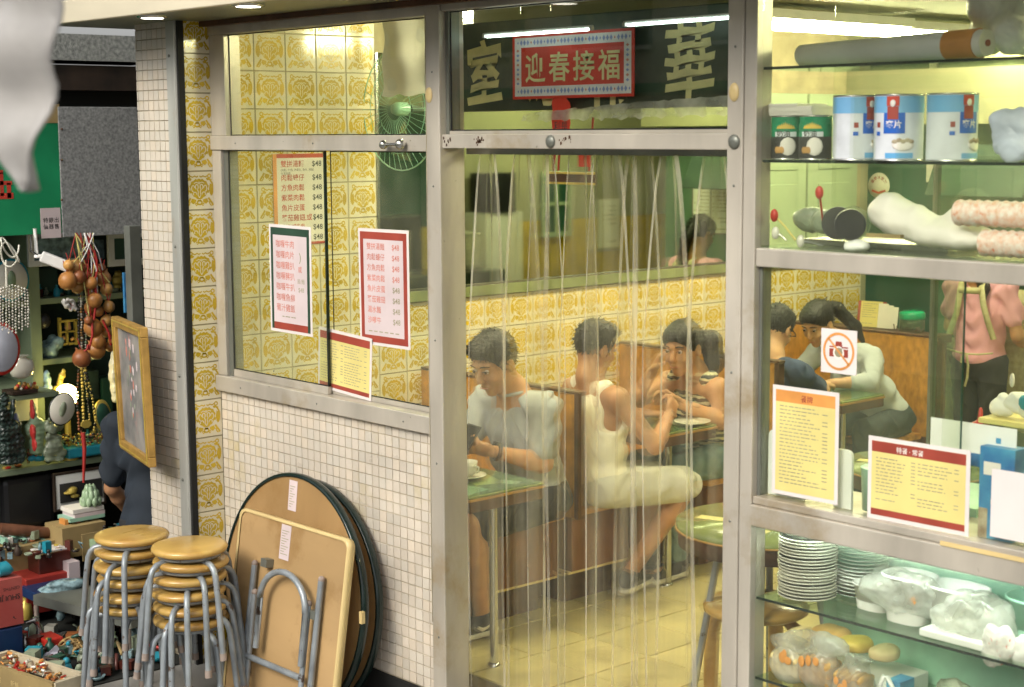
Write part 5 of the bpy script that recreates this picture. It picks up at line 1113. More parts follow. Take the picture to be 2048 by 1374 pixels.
# ================================================================ people
def nrm(v): v = np.array(v, float); return v/np.linalg.norm(v)
def head_axes(f, up=(0, 0, 1)):
    f = nrm(f); r = nrm(np.cross(f, up)); u = np.cross(r, f); return r, f, u
def hand(S, w, d, n, sc=1., curl=.6, side=1):
    "palm, four unequal bent fingers and a thumb; d along forearm, n out of the palm, side=+1 thumb towards d x n"
    w = np.array(w, float); d = nrm(d); n = nrm(np.array(n, float)-np.dot(n, d)*d); s = np.cross(d, n)*side
    rot = np.array([s, d, n]).T
    S.ell(w+d*.045*sc, (.040*sc, .050*sc, .015*sc), .012, rot=rot)
    for k, (o_, L) in enumerate(((.029, .070), (.010, .080), (-.010, .075), (-.028, .058))):
        a = w+d*.085*sc+s*o_*sc; c1 = curl*(.9+.12*k)
        d1 = d*math.cos(c1)+n*math.sin(c1); d2 = d*math.cos(c1*2.1)+n*math.sin(c1*2.1)
        m1 = a+d1*L*.5*sc; S.cone(w+d*.06*sc+s*o_*.8*sc, a, .0105*sc, .0100*sc, .006); S.cone(a, m1, .0100*sc, .0088*sc, .004); S.cone(m1, m1+d2*L*.5*sc, .0088*sc, .0072*sc, .004)
    t0 = w+d*.018*sc+s*.028*sc; t1 = t0+(d*.7+s*.75+n*.35)*.034*sc; t2 = t1+(d*.85+s*.05+n*.55)*.030*sc
    S.cone(t0, t1, .0145*sc, .0115*sc, .010); S.cone(t1, t2, .0112*sc, .0088*sc, .005)
def person(nm_label, base, P, skin='skin', top=None, bottom=None, hairm='hair', hair='short', sc=1., shoes='shoe_black', sleeve=.55, legs_bare=False, short_to=.9, h=.0075, extra_hair=None, neckline=.058, top_bottom_z=None, hat=None, bust=0.):
    t = thing('person', nm_label, 'person', base)
    c = np.array(P['head'], float); r, f, u = head_axes(P['face'], P.get('headup', (0, 0, 1)))
    rot = np.array([r, f, u]).T; q = sc
    nb = np.array(P['neck'], float); shL, shR = np.array(P['shL'], float), np.array(P['shR'], float); hc = np.array(P['hips'], float)
    sa = nrm(shR-shL); ta = nrm((shL+shR)/2-hc); fa = nrm(np.cross(ta, sa)); fa = fa if np.dot(fa, P['front']) > 0 else -fa
    trot = np.array([sa, fa, ta]).T; ch = (shL+shR)/2-ta*.13*q; be = hc+ta*.14*q; sw = np.linalg.norm(shR-shL)/2
    S = SDF(h)
    # skull, jaw, features
    S.ell(c+u*.022*q-f*.012*q, (.073*q, .090*q, .095*q), .02, rot=rot); S.ell(c+f*.022*q-u*.045*q, (.054*q, .060*q, .070*q), .03, rot=rot); S.ell(c+f*.060*q-u*.098*q, (.022*q, .018*q, .017*q), .022, rot=rot)
    S.ell(c+f*.072*q+u*.028*q, (.048*q, .016*q, .012*q), .012, rot=rot)
    for sg in (1, -1):
        S.ell(c+f*.092*q+r*sg*.030*q+u*.006*q, .013*q, .010, 's'); S.ell(c+f*.058*q+r*sg*.034*q-u*.030*q, (.022*q, .022*q, .020*q), .015, rot=rot)
        S.ell(c+r*sg*.075*q-f*.012*q-u*.010*q, (.009*q, .020*q, .031*q), .006, rot=rot); S.ell(c+r*sg*.082*q-f*.008*q-u*.006*q, (.006*q, .010*q, .016*q), .005, 's', rot=rot)
    S.cone(c+f*.080*q+u*.012*q, c+f*.103*q-u*.024*q, .007*q, .0115*q, .008); S.ell(c+f*.094*q-u*.030*q, (.017*q, .010*q, .008*q), .006, rot=rot)
    S.ell(c+f*.083*q-u*.056*q, (.022*q, .011*q, .006*q), .005, rot=rot); S.ell(c+f*.080*q-u*.066*q, (.019*q, .011*q, .007*q), .005, rot=rot)
    S.cone(c-u*.055*q-f*.020*q, nb, .052*q, .056*q, .03)
    # torso core
    S.cone(nb, ch+ta*.07, .055*q, .07*q, .04); S.ell(ch, (sw*.86, .095*q, .15*q), .05, rot=trot); S.ell(be, (.125*q, .085*q, .12*q), .05, rot=trot); S.ell(hc, (.145*q, .10*q, .10*q), .05)
    for sd, sh in (('L', shL), ('R', shR)):
        S.cone((sh*.55+ch*.45)+ta*.06, sh, .055*q, .050*q, .04)
        el = np.array(P['el'+sd], float); wr = np.array(P['wr'+sd], float)
        S.cone(sh, el, .046*q, .036*q, .02); fm = el*.7+wr*.3; S.cone(el, fm, .036*q, .037*q, .015); S.cone(fm, wr, .037*q, .024*q, .015)
        hd = P.get('hd'+sd, wr-el); hand(S, wr, hd, P.get('hn'+sd, (0, 0, -1)), q, P.get('curl', .6), 1 if sd == 'L' else -1)
        kn = P.get('kn'+sd)
        if kn is not None:
            kn = np.array(kn, float); an = np.array(P['an'+sd], float); hj = hc+sa*(.085*q)*(1 if sd == 'R' else -1)
            S.cone(hj, kn, .078*q, .054*q, .03); cal = kn*.68+an*.32; S.cone(kn, cal, .052*q, .052*q, .015); S.cone(cal, an, .050*q, .033*q, .02)
            tf = nrm(np.array(P.get('toe'+sd, np.array(P['front'])))); S.ell(an-np.array((0, 0, .035)), .036*q, .02); S.cone(an-np.array((0, 0, .035)), an+tf*.13*q-np.array((0, 0, .05)), .035*q, .030*q, .02)
    b = MB(); S.into(b); b.obj('body', skin, t)
    # eyes, brows, mouth
    for sg in (1, -1):
        e = c+f*.0815*q+r*sg*.031*q+u*.008*q
        MB().ball(tuple(e-f*.0032*q), .0090*q, 12).obj('eye', 'paper_pink', t); MB().ball(tuple(e+f*.0032*q), .0064*q, 10).obj('iris', 'hair', t)
        b = MB(); b.tube([c+f*.088*q+r*sg*.014*q+u*.030*q, c+f*.088*q+r*sg*.032*q+u*.036*q, c+f*.074*q+r*sg*.050*q+u*.028*q], [.0028, .0034, .0018], 6); b.obj('eyebrow', 'hair', t)
        b = MB(); b.tube([c+f*.090*q+r*sg*.018*q+u*.010*q, c+f*.093*q+r*sg*.031*q+u*.0165*q, c+f*.080*q+r*sg*.045*q+u*.010*q], .0016, 6); b.obj('eyelid', 'hair', t)
    b = MB(); b.tube([c+f*.091*q-r*.020*q-u*.060*q, c+f*.096*q-u*.0605*q, c+f*.091*q+r*.020*q-u*.060*q], .0022, 6); b.obj('lips', 'print_red_soft', t)
    # hair
    H = SDF(.006); H.ell(c+u*.032*q-f*.016*q, (.082*q, .099*q, .098*q), .02, rot=rot)
    if hair == 'short':
        H.ell(c+u*.085*q+f*.045*q, (.060*q, .050*q, .034*q), .02, rot=rot); H.plane(c-u*.055*q-f*.03*q, nrm(u*.9-f*.5), .01)
        H.ell(c+f*.085*q-u*.025*q, (.085*q, .080*q, .085*q), .012, 's', rot=rot); H.ell(c-u*.075*q+f*.02*q, (.10*q, .06*q, .06*q), .01, 's', rot=rot)
    else:
        H.ell(c+u*.060*q+f*.035*q, (.068*q, .055*q, .055*q), .02, rot=rot); H.plane(c-u*.075*q-f*.06*q, nrm(u*.8-f*.7), .01)
        H.ell(c+f*.095*q-u*.030*q, (.080*q, .075*q, .088*q), .012, 's', rot=rot)
        a = c-f*.085*q+u*.045*q; H.ell(a, (.030*q), .02)
        for p0_, p1_, r0_, r1_ in extra_hair or []: H.cone(p0_, p1_, r0_, r1_, .02)
    for sg in (1, -1): H.ell(c+r*sg*.085*q-f*.006*q-u*.012*q, (.022*q, .024*q, .030*q), .006, 's', rot=rot)
    b = MB(); H.into(b, 0, lambda V: V+.0016*np.sin(V[:, [1, 2, 0]]*420)+.0012*np.sin(V[:, [2, 0, 1]]*700)); b.obj('hair', hairm, t)
    hv_ = np.array([tuple(v) for v in b.v])+np.array(wloc(t)); rq = np.random.RandomState(len(nm_label)); sb_ = MB(); cc_ = c+u*.03*q-f*.015*q
    for i in rq.choice(len(hv_), min(420, len(hv_)), replace=False):
        p = hv_[i]; n = nrm(p-cc_); up_ = n@u
        if np.linalg.norm(p-cc_) > .16 or (n@f > .55 and up_ < .25): continue
        if hair == 'short': d = n*.55+f*(.75 if up_ > .55 else -.1)-u*(.5 if up_ < .4 else -.25)
        else: d = n*.22-f*.9-u*(.25 if up_ > 0 else .1)
        d = nrm(d+rq.normal(0, .15, 3)); L = (.014 if hair == 'short' else .030)*(.6+.8*rq.rand()); p0 = p-n*.003
        sb_.tube([p0, p0+d*L*.5+n*.002, p0+d*L+n*(-.001 if hair != 'short' else .002)], [.0022, .0018, .0004], 4, cap=False)
    sb_.obj('hair_strands', hairm, t, kind='stuff')
    fold = lambda V: V+(.007*np.sin(V[:, 2]*55+3*np.sin(V[:, 0]*25)+2*np.sin(V[:, 1]*31))*np.abs(np.sin(V[:, 0]*19+V[:, 1]*13)))[:, None]*np.array([1, 1, .3])
    if top:
        T = SDF(.0075); T.ell(ch, (sw*.90+.012, .105*q+.010, .155*q+.012), .05, rot=trot); T.ell(be, (.135*q+.016, .095*q+.016, .13*q), .06, rot=trot)
        if top_bottom_z is not None or True: T.ell(hc+ta*.03, (.150*q+.010, .108*q+.012, .085*q), .05, rot=trot)
        if bust: T.ell(ch+fa*.075*q+sa*.06*q-ta*.01, .055*q, .03); T.ell(ch+fa*.075*q-sa*.06*q-ta*.01, .055*q, .03)
        for sd, sh in (('L', shL), ('R', shR)):
            if sleeve > 0:
                T.cone((sh*.5+ch*.5)+ta*.075, sh+ta*.004, .058*q, .058*q, .04); el = np.array(P['el'+sd], float); wr = np.array(P['wr'+sd], float)
                e = sh+(el-sh)*min(sleeve, 1); T.cone(sh, e, .060*q, .058*q if sleeve < 1 else .050*q, .02)
                if sleeve > 1: T.cone(el, el+(wr-el)*(sleeve-1), .052*q, .046*q, .02)
                d_ = nrm(e-sh); 
            else:
                T.cone(ch+ta*.05+(sh-ch)*.35, (sh*.62+nb*.38)+ta*.012, .040*q, (.036 if not bust else .044)*q, .04)
        T.ell(nb+ta*.02+fa*(.012 if sleeve > 0 else .0)*q, neckline*q, .012, 's')
        if sleeve <= 0:
            for sh in (shL, shR): T.ell(sh-ta*(.03 if not bust else .045), ((.052 if not bust else .036)*q, .10*q, (.12 if not bust else .10)*q), .012, 's', rot=trot)
        b = MB(); T.into(b, 0, fold); g = b.obj('shirt', top, t)
        if sleeve > 0 and top in ('polo',):
            cpt = [nb+ta*.022+(fa*math.cos(a)+sa*math.sin(a))*(.060*q)+fa*.006-ta*.012 for a in np.linspace(.25, 2*math.pi-.25, 18)]; b = MB(); b.tube(cpt, .009, 8); b.obj('collar', top, t)
    if bottom and 'knL' in P:
        B_ = SDF(.0085); B_.ell(hc-np.array((0, 0, .0)), (.158*q, .118*q, .105*q), .05, rot=trot)
        for sd in 'LR':
            kn = np.array(P['kn'+sd], float); an = np.array(P['an'+sd], float); hj = hc+sa*(.085*q)*(1 if sd == 'R' else -1)
            if legs_bare: e = hj+(kn-hj)*short_to; B_.cone(hj, e, .092*q, .082*q, .03)
            else: B_.cone(hj, kn, .090*q, .064*q, .03); B_.cone(kn, an+(kn-an)*.06, .064*q, .050*q, .02)
        b = MB(); B_.into(b, 0, fold); b.obj('shorts' if legs_bare else 'trousers', bottom, t)
    if shoes and 'knL' in P:
        for sd in 'LR':
            an = np.array(P['an'+sd], float); tf = nrm(P.get('toe'+sd, P['front'])); tf = nrm((tf[0], tf[1], 0)); gz = an[2]-.085
            S_ = SDF(.006); S_.cone(an-tf*.03-np.array((0, 0, .035)), an+tf*.14*q-np.array((0, 0, .052)), .040*q, .032*q, .03); S_.ell(an-np.array((0, 0, .012)), .044*q, .02); S_.plane((0, 0, gz+.022), (0, 0, 1)); S_.plane(an+np.array((0, 0, .018)), (-tf[0]*.3, -tf[1]*.3, -1))
            b = MB(); S_.into(b); so_ = b.obj('shoe', shoes, t)
            S_ = SDF(.006); S_.cone(an-tf*.035-np.array((0, 0, .066)), an+tf*.15*q-np.array((0, 0, .066)), .040*q, .036*q, .03); S_.plane((0, 0, gz+.003), (0, 0, 1)); S_.plane((0, 0, gz+.026), (0, 0, -1)); b = MB(); S_.into(b); b.obj('sole', 'sole' if shoes == 'shoe_black' else 'black_plastic', so_)
            if P.get('swoosh'):
                n_ = nrm(np.cross(tf, (0, 0, 1))); n_ = n_ if n_[0] > 0 else -n_; b = MB(); pts = []
                for k in range(9): v = k/8; pts.append(an-tf*.035+tf*.10*v*1.+n_*(.043-.004*v)+np.array((0, 0, -.012-.032*math.sin(v*2.2)+(.03*v*v))))
                pts = [an+tf*.065+n_*.044-np.array((0, 0, .030)), an+tf*.04+n_*.046-np.array((0, 0, .044)), an+tf*.015+n_*.047-np.array((0, 0, .040)), an-tf*.03+n_*.045-np.array((0, 0, .012))]
                b.tube(pts, [.006, .0085, .005, .001], 8); b.obj('side_mark', 'paper', so_)
    return t, dict(c=c, r=r, f=f, u=u, ch=ch, ta=ta, sa=sa, fa=fa, hc=hc)

# 1 man in grey polo reading his phone
t1, A1 = person('man in grey polo shirt looking down at his phone at the front table', (.92, .93, 0), dict(head=(.93, .745, 1.135), face=(.10, -.90, -.42), neck=(.925, .86, 1.0), shL=(1.085, .90, .945), shR=(.75, .86, .945), front=(0, -1, 0),
    elL=(1.10, .87, .715), wrL=(1.02, .660, .782), elR=(.74, .74, .76), wrR=(.915, .60, .795), hdL=(-.25, -.9, .35), hdR=(.3, -.85, .2), hnL=(-.5, .1, .8), hnR=(.4, .1, .85), curl=.75, hips=(.92, .975, .535), knL=(1.00, .555, .485), knR=(.82, .53, .485), anL=(1.0, .61, .092), anR=(.80, .58, .092), swoosh=1),
    'skin', 'polo', 'black_cloth', legs_bare=True, short_to=.86, hair='short', sleeve=.72, sc=1.08)
b = MB(); b.X = Matrix.Translation((.985, .548, .842))@Euler((R(-38), R(8), R(12))).to_matrix().to_4x4(); b.box((-.035, -.004, -.07), (.035, .004, .07)); b.obj('mobile_phone', 'black_plastic', label='dark mobile phone held by the man in the grey polo', cat='phone', bev=.003)
wt = thing('wrist_watch', 'black square wrist watch on the arm of the grey polo man', 'watch', (1.02, .66, .78))
b = MB(); a_ = nrm(np.array((1.02, .660, .782))-np.array((1.10, .87, .715))); e1 = nrm(np.cross(a_, (0, 0, 1))); e2 = np.cross(e1, a_); cw = np.array((1.026, .678, .778))
b.tube([cw+(e1*math.cos(x)+e2*math.sin(x))*.031 for x in np.linspace(0, 2*math.pi, 25)[:-1]], .009, 8, close=True); b.obj('strap', 'black_plastic', wt); b = MB(); b.X = basis(cw+(e1*.7+e2*.5)*.04, a_, e2); b.cbox((0, 0, 0), (.017, .010, .019)); b.obj('watch_face', 'black_plastic', wt, bev=.003)

# 2 man in white tank top, back to the street
t2, A2 = person('man in white tank top seen from behind with one leg in the aisle', (.95, 1.32, 0), dict(head=(.895, 1.385, 1.135), face=(.12, .95, -.28), neck=(.91, 1.33, 1.01), shL=(.745, 1.39, .935), shR=(1.085, 1.325, .935), front=(.3, .95, 0),
    elL=(.72, 1.58, .79), wrL=(.86, 1.74, .79), elR=(1.205, 1.44, .725), wrR=(1.135, 1.605, .835), hdR=(-.3, .6, .55), hnR=(-.8, -.2, -.2), curl=.95, hips=(.965, 1.335, .535), knL=(.93, 1.73, .50), knR=(1.175, 1.685, .515), anL=(.86, 1.70, .092), anR=(1.01, 1.49, .11), toeR=(-.25, .9, 0)),
    'skin_b', 'tank', 'shorts_white', legs_bare=True, short_to=.93, hair='short', sleeve=0, neckline=.075)
ring_c = A2['ch']-A2['ta']*.07-A2['sa']*.085-A2['fa']*.094
b = MB()
for rr_ in (.062, .050): b.tube([ring_c+(A2['sa']*math.cos(x)*.8+A2['ta']*math.sin(x))*rr_+A2['fa']*(-.006+.35*(math.cos(x)*rr_*.8-.0)**2*3-.0) for x in np.linspace(-1.6, 1.6, 13)], .0022, 6)
b.obj('round_print', 'print_grey', t2)
# 3 woman in striped sleeveless top
hd = np.array((.868, 1.985, 1.075))
t3, A3 = person('woman in black and cream striped top with ponytail leaning on the table', (.85, 2.2, 0), dict(head=hd, face=(.22, -.92, -.20), neck=(.868, 2.075, .945), shL=(1.0, 2.09, .885), shR=(.675, 2.10, .88), front=(.1, -1, 0),
    elL=(1.045, 2.07, .735), wrL=(.955, 1.885, .83), elR=(.66, 1.86, .795), wrR=(.755, 1.90, .96), hdL=(-.6, -.3, .4), hdR=(.3, .25, .8), hnL=(-.2, -.6, -.5), hnR=(.6, .5, -.2), curl=.8, hips=(.88, 2.235, .53), knL=(.965, 1.84, .53), knR=(.78, 1.80, .53), anL=(.95, 1.86, .092), anR=(.78, 1.86, .092)),
    'skin', 'striped_knit', 'jeans', hair='pony', sleeve=0, neckline=.070, sc=1.05, bust=1,
    extra_hair=[(hd+np.array((.01, .09, .05)), hd+np.array((.045, .15, .02)), .030, .052), (hd+np.array((.045, .15, .02)), hd+np.array((.06, .165, -.08)), .052, .045), (hd+np.array((.06, .165, -.08)), hd+np.array((.05, .15, -.16)), .045, .012)])
b = MB(); cw = np.array((.966, 1.908, .817)); b.tube([cw+np.array((0, .012*math.cos(x)+.02*math.sin(x), .030*math.cos(x)-.01*math.sin(x)))+np.array((.02*math.sin(x), 0, 0)) for x in np.linspace(0, 2*math.pi, 19)[:-1]], .007, 8, close=True); b.obj('bracelet', 'black_plastic', label='dark bracelet on the wrist of the woman in the striped top', cat='bracelet')
# 4 person in navy tee, back to street
t4, A4 = person('person with short dark hair and navy tee bending over the far table', (.83, 2.6, 0), dict(head=(.795, 2.78, 1.090), face=(-.15, .86, -.48), neck=(.83, 2.70, .965), shL=(.67, 2.72, .90), shR=(1.0, 2.68, .90), front=(0, 1, 0),
    elL=(.68, 2.9, .79), wrL=(.76, 3.02, .785), elR=(1.02, 2.86, .785), wrR=(.92, 3.0, .79), curl=.4, hips=(.84, 2.62, .53), knL=(.76, 2.98, .50), knR=(.95, 2.98, .50), anL=(.76, 2.95, .092), anR=(.95, 2.95, .092)), 'skin_pale', 'navy', 'jeans_dark', hair='short', sleeve=.8)
b = MB(); cE = A4['c']; b.tube([cE+A4['r']*.08+A4['f']*(-.02)+A4['u']*(.0), cE+A4['r']*.078+A4['f']*.05+A4['u']*.004, cE+A4['r']*.06+A4['f']*.098+A4['u']*.006, cE+A4['f']*.102+A4['u']*.006, cE-A4['r']*.06+A4['f']*.098+A4['u']*.006, cE-A4['r']*.078+A4['f']*.04], .0028, 6); b.obj('spectacles', 'black_plastic', t4)
# 5 woman in pale blouse, leaning forward
hd = np.array((.715, 3.215, 1.075))
t5, A5 = person('woman in pale green blouse with long ponytail leaning over the far table', (.85, 3.55, 0), dict(head=hd, face=(.06, -.86, -.46), neck=(.755, 3.33, .975), shL=(.93, 3.41, .895), shR=(.61, 3.37, .895), front=(0, -1, 0),
    elL=(1.02, 3.27, .79), wrL=(.88, 3.12, .785), elR=(.58, 3.2, .79), wrR=(.70, 3.08, .80), curl=.5, hips=(.88, 3.61, .535), knL=(1.0, 3.26, .53), knR=(.78, 3.22, .53), anL=(.98, 3.25, .092), anR=(.78, 3.25, .092)),
    'skin_pale', 'pale_blouse', 'jeans_dark', hair='pony', sleeve=1.35, sc=.96, bust=1,
    extra_hair=[(hd+np.array((.01, .05, .095)), hd+np.array((.03, .13, .07)), .026, .034), (hd+np.array((.03, .13, .07)), hd+np.array((.07, .24, -.03)), .036, .030), (hd+np.array((.07, .24, -.03)), hd+np.array((.09, .29, -.12)), .030, .010)])
# 6 waitress standing at the back
hd = np.array((1.05, 4.285, 1.425))
t6, A6 = person('waitress in peach tee and floral apron standing with her back turned', (1.05, 4.25, 0), dict(head=hd, face=(-.05, .93, -.30), neck=(1.05, 4.235, 1.285), shL=(.885, 4.24, 1.215), shR=(1.215, 4.24, 1.215), front=(0, 1, 0),
    elL=(.845, 4.27, .985), wrL=(.90, 4.44, .90), elR=(1.275, 4.26, .97), wrR=(1.20, 4.44, .90), curl=.4, hips=(1.05, 4.25, .80), knL=(.96, 4.27, .43), knR=(1.14, 4.25, .43), anL=(.95, 4.25, .095), anR=(1.15, 4.25, .095)),
    'skin', 'peach', 'black_cloth', hair='pony', sleeve=.62, sc=.97,
    extra_hair=[(hd+np.array((0, -.09, .04)), hd+np.array((.02, -.13, -.04)), .028, .034), (hd+np.array((.02, -.13, -.04)), hd+np.array((.07, -.125, -.20)), .034, .030), (hd+np.array((.07, -.125, -.20)), hd+np.array((.075, -.125, -.27)), .03, .008)])
ap = thing('apron', 'pale floral apron worn by the waitress with crossed back straps', 'apron', (1.05, 4.25, .8))
def strap(pts, w_, nm):
    b = MB(); n = len(pts); vs = []
    for i, p in enumerate(pts):
        p = np.array(p); tt = nrm(np.array(pts[min(i+1, n-1)])-np.array(pts[max(i-1, 0)])); s_ = nrm(np.cross(tt, (0, 1, 0)))*w_/2
        vs += [tuple(p-s_), tuple(p+s_), tuple(p+s_+np.array((0, .004, 0))), tuple(p-s_+np.array((0, .004, 0)))]
    b.add(vs, [f for i in range(n-1) for f in ((4*i, 4*i+1, 4*i+5, 4*i+4), (4*i+1, 4*i+2, 4*i+6, 4*i+5), (4*i+3, 4*i, 4*i+4, 4*i+7))], 0, True); b.obj(nm, 'apron', ap)
yb = 4.112
strap([(.90, yb+.03, .90), (.945, yb+.006, .99), (.985, yb-.004, 1.08), (1.00, yb-.006, 1.17), (1.00, yb+.012, 1.255), (1.0, yb+.06, 1.285)], .035, 'strap')
strap([(1.20, yb+.03, .95), (1.175, yb+.004, 1.05), (1.15, yb-.004, 1.14), (1.13, yb+.004, 1.235), (1.12, yb+.05, 1.275)], .035, 'strap'); strap([(.995, yb-.007, 1.215), (1.06, yb-.010, 1.212), (1.13, yb-.006, 1.215)], .035, 'cross_band')
strap([(.90, yb+.03, .875), (1.0, yb-.004, .865), (1.06, yb-.008, .862), (1.13, yb-.004, .865), (1.2, yb+.03, .875)], .010, 'waist_tie'); strap([(1.06, yb-.012, .865), (1.075, yb-.016, .80), (1.07, yb-.014, .73), (1.055, yb-.012, .68)], .013, 'tie_end'); strap([(1.055, yb-.012, .865), (1.035, yb-.016, .84), (1.03, yb-.014, .81)], .013, 'tie_end')
b = MB(); vs = []
for j in range(9):
    for i in range(9):
        u, v = i/8, j/8; vs.append((.86-.03*(1-v)+.012*math.sin(i*1.4)+.02*u*v, 4.13+.30*u-.02*(1-v), .40+.52*v))
b.add(vs, [(j*9+i, j*9+i+1, (j+1)*9+i+1, (j+1)*9+i) for j in range(8) for i in range(8)], 0, True); o_ = b.obj('skirt_side', 'apron', ap); sm_ = o_.modifiers.new('solid', 'SOLIDIFY'); sm_.thickness = .003
b = MB(); vs = []
for j in range(9):
    for i in range(13):
        u, v = i/12, j/8; vs.append((.84+.42*u, 4.43+.03*math.sin(u*math.pi)+.008*math.sin(i*1.5), .40+.80*v))
b.add(vs, [(j*13+i, j*13+i+1, (j+1)*13+i+1, (j+1)*13+i) for j in range(8) for i in range(12)], 0, True); o_ = b.obj('bib', 'apron', ap); sm_ = o_.modifiers.new('solid', 'SOLIDIFY'); sm_.thickness = .003
# 7 stall keeper sitting behind the column
D7 = np.array((-.14, -.07, -.02))
t7, A7 = person('man in dark blue tee sitting behind the gold framed painting', (-.62, -.05, -.19), dict(head=D7+(-.55, .15, 1.03), face=(-.8, .3, -.3), neck=D7+(-.50, .12, .88), shL=D7+(-.60, -.04, .78), shR=D7+(-.34, .24, .78), front=(-.7, .7, 0),
    elL=D7+(-.64, -.05, .48), wrL=D7+(-.72, .10, .30), elR=D7+(-.4, .3, .52), wrR=D7+(-.6, .42, .45), curl=.5, hips=D7+(-.45, .06, .30), knL=D7+(-.78, .25, .30), knR=D7+(-.6, .45, .30), anL=D7+(-.8, .3, -.10), anR=D7+(-.62, .48, -.10)), 'skin_b', 'tee_blue', 'black_cloth', hair='short', sleeve=.82, h=.009, sc=.96)
MB().lathe([(.12, -.19), (.15, .17), (.15, .19), (0, .195)], (-.62, -.03, 0), 20).obj('low_stool', 'black_plastic', label='low dark stool under the man in the blue tee', cat='stool')

# ================================================================ stacked stools in front of the column
def stool_proto():
    t = thing('stool', 'x', 'stool', (0, 0, 0), 'round topped metal stools stacked on the pavement')
    H_ = .42; b = MB(); b.lathe([(0, H_-.030), (.130, H_-.030), (.143, H_-.024), (.148, H_-.013), (.143, H_-.003), (.130, H_), (0, H_+.001)], n=36); b.obj('seat', 'seat_wood', t)
    b = MB(); b.lathe([(.05, H_-.044), (.122, H_-.044), (.122, H_-.031), (.05, H_-.031)], n=28); b.obj('seat_ring', 'leg_metal', t)
    for k in range(4):
        a = k*math.pi/2+math.pi/4; ca, sa_ = math.cos(a), math.sin(a); pr_ = [(.055, H_-.052), (.125, H_-.053), (.148, H_-.058), (.166, H_-.074), (.176, H_-.098), (.186, .25), (.200, .12), (.212, .02)]
        b = MB(); b.tube([(ca*q, sa_*q, z) for q, z in pr_], .0118, 12); l = b.obj('leg', 'leg_metal', t)
        b = MB(); b.tube([(ca*.2105, sa_*.2105, .030), (ca*.2135, sa_*.2135, .002)], [.0135, .0142], 12); b.obj('rubber_foot', 'rubber_foot', l)
    return t
sp = stool_proto(); first = True
spots = {'left': at(262, 1054, 'z', .535), 'right': at(378, 1086, 'z', .515)}
words = ['lowest', 'second lowest', 'third from the bottom', 'third from the top', 'second from the top', 'topmost']
for side, p_ in spots.items():
    for k in range(6):
        z = (-.19 if side == 'left' else -.19)+.0565*k; lb = '%s stool of the %s stack beside the %s' % (words[k], 'taller left' if side == 'left' else 'right', 'junk stall' if side == 'left' else 'folded tables')
        rot = (R(random.uniform(-1, 1)), R(random.uniform(-1, 1)), R({'left': 8, 'right': 50}[side]+k*17+random.uniform(-4, 4)))
        if first: sp.location = (p_.x, p_.y, z); sp.rotation_euler = rot; sp['label'] = lb; first = False
        else: copytree(sp, (p_.x+random.uniform(-.004, .004), p_.y+random.uniform(-.004, .004), z), label=lb, rot=rot)

# ================================================================ folded tables leaning on the mosaic wall
def lean(base, ang, rz=0): return Matrix.Translation(base)@Matrix.Rotation(rz, 4, 'Z')@Matrix.Rotation(-R(ang), 4, 'X')
def round_leaf(cx, y0, ang, label, lift=0, rr=.446):
    t = thing('folding_table', label, 'table', (cx, y0, -.19), 'round folding table tops leaning on the mosaic wall'); X_ = lean((cx, y0, -.19+lift), ang)
    def O(b, nm, m_): b.X = None; return b.obj(nm, m_, t)
    n = 72; c_ = [(rr*math.cos(2*math.pi*k/n), rr+rr*math.sin(2*math.pi*k/n)) for k in range(n)]
    ci = [(x*.982, rr+(z-rr)*.982) for x, z in c_]
    b = MB(); b.X = X_; b.prism(ci, .000, .018); O(b, 'board', 'ply_round')
    b = MB(); b.X = X_; vs = []
    pf = [(-.0055, .970), (-.009, .988), (-.004, 1.0), (.010, 1.004), (.023, 1.0), (.027, .988), (.0185, .970)]
    for dy, s_ in pf: vs += [(x*s_, dy, rr+(z-rr)*s_) for x, z in c_]
    b.add(vs, [(i*n+j, (i+1)*n+j, (i+1)*n+(j+1) % n, i*n+(j+1) % n) for i in range(len(pf)-1) for j in range(n)], 0, True); O(b, 'rim', 'edge_green')
    b = MB(); b.X = X_; b.box((-.055, -.0012, 2*rr-.15), (.0, -.0002, 2*rr-.03)); O(b, 'label_sticker', 'paper_pink')
    b = MB(); b.X = X_
    for k in range(9): b.quad((-.048, -.0018, 2*rr-.055-.010*k), (-.012-.01*(k % 3), -.0018, 2*rr-.055-.010*k), (-.012-.01*(k % 3), -.0018, 2*rr-.052-.010*k), (-.048, -.0018, 2*rr-.052-.010*k))
    O(b, 'sticker_print', 'print_grey')
    b = MB(); b.X = X_
    for x in (-.2, .2): b.tube([(x, .022, .1), (x, .030, .2), (x, .030, .7)], .010, 8)
    O(b, 'folded_legs', 'leg_metal'); return t
round_leaf(.735, -.115, 4.5, 'rear round wooden table top touching the mosaic wall', rr=.458)
tr1 = round_leaf(.75, -.225, 6.0, 'front round wooden table top with dark green rim behind the square table', rr=.478)
p_ = at(726, 1236, 'y', -.20); MB().box((p_.x-.008, p_.y-.012, p_.z-.02), (p_.x+.008, p_.y+.004, p_.z+.025)).obj('rim_chip', 'edge_cream', tr1)
sq = thing('folding_table', 'square wooden folding table with grey tube legs leaning in front of round ones', 'table', (.9, -.36, -.19))
X_ = lean((.865, -.345, -.165), 8.5, R(0)); W2, Hh = .365, .775
def O(b, nm, m_, **k): b.X = None; return b.obj(nm, m_, sq, **k)
def rrect(w_, h_, r_, n=6):
    p = []
    for cx, cz, a0 in ((w_-r_, h_-r_, 0), (-w_+r_, h_-r_, 90), (-w_+r_, r_, 180), (w_-r_, r_, 270)): p += [(cx+r_*math.cos(R(a0+90*k/(n-1))), cz+r_*math.sin(R(a0+90*k/(n-1)))) for k in range(n)]
    return p
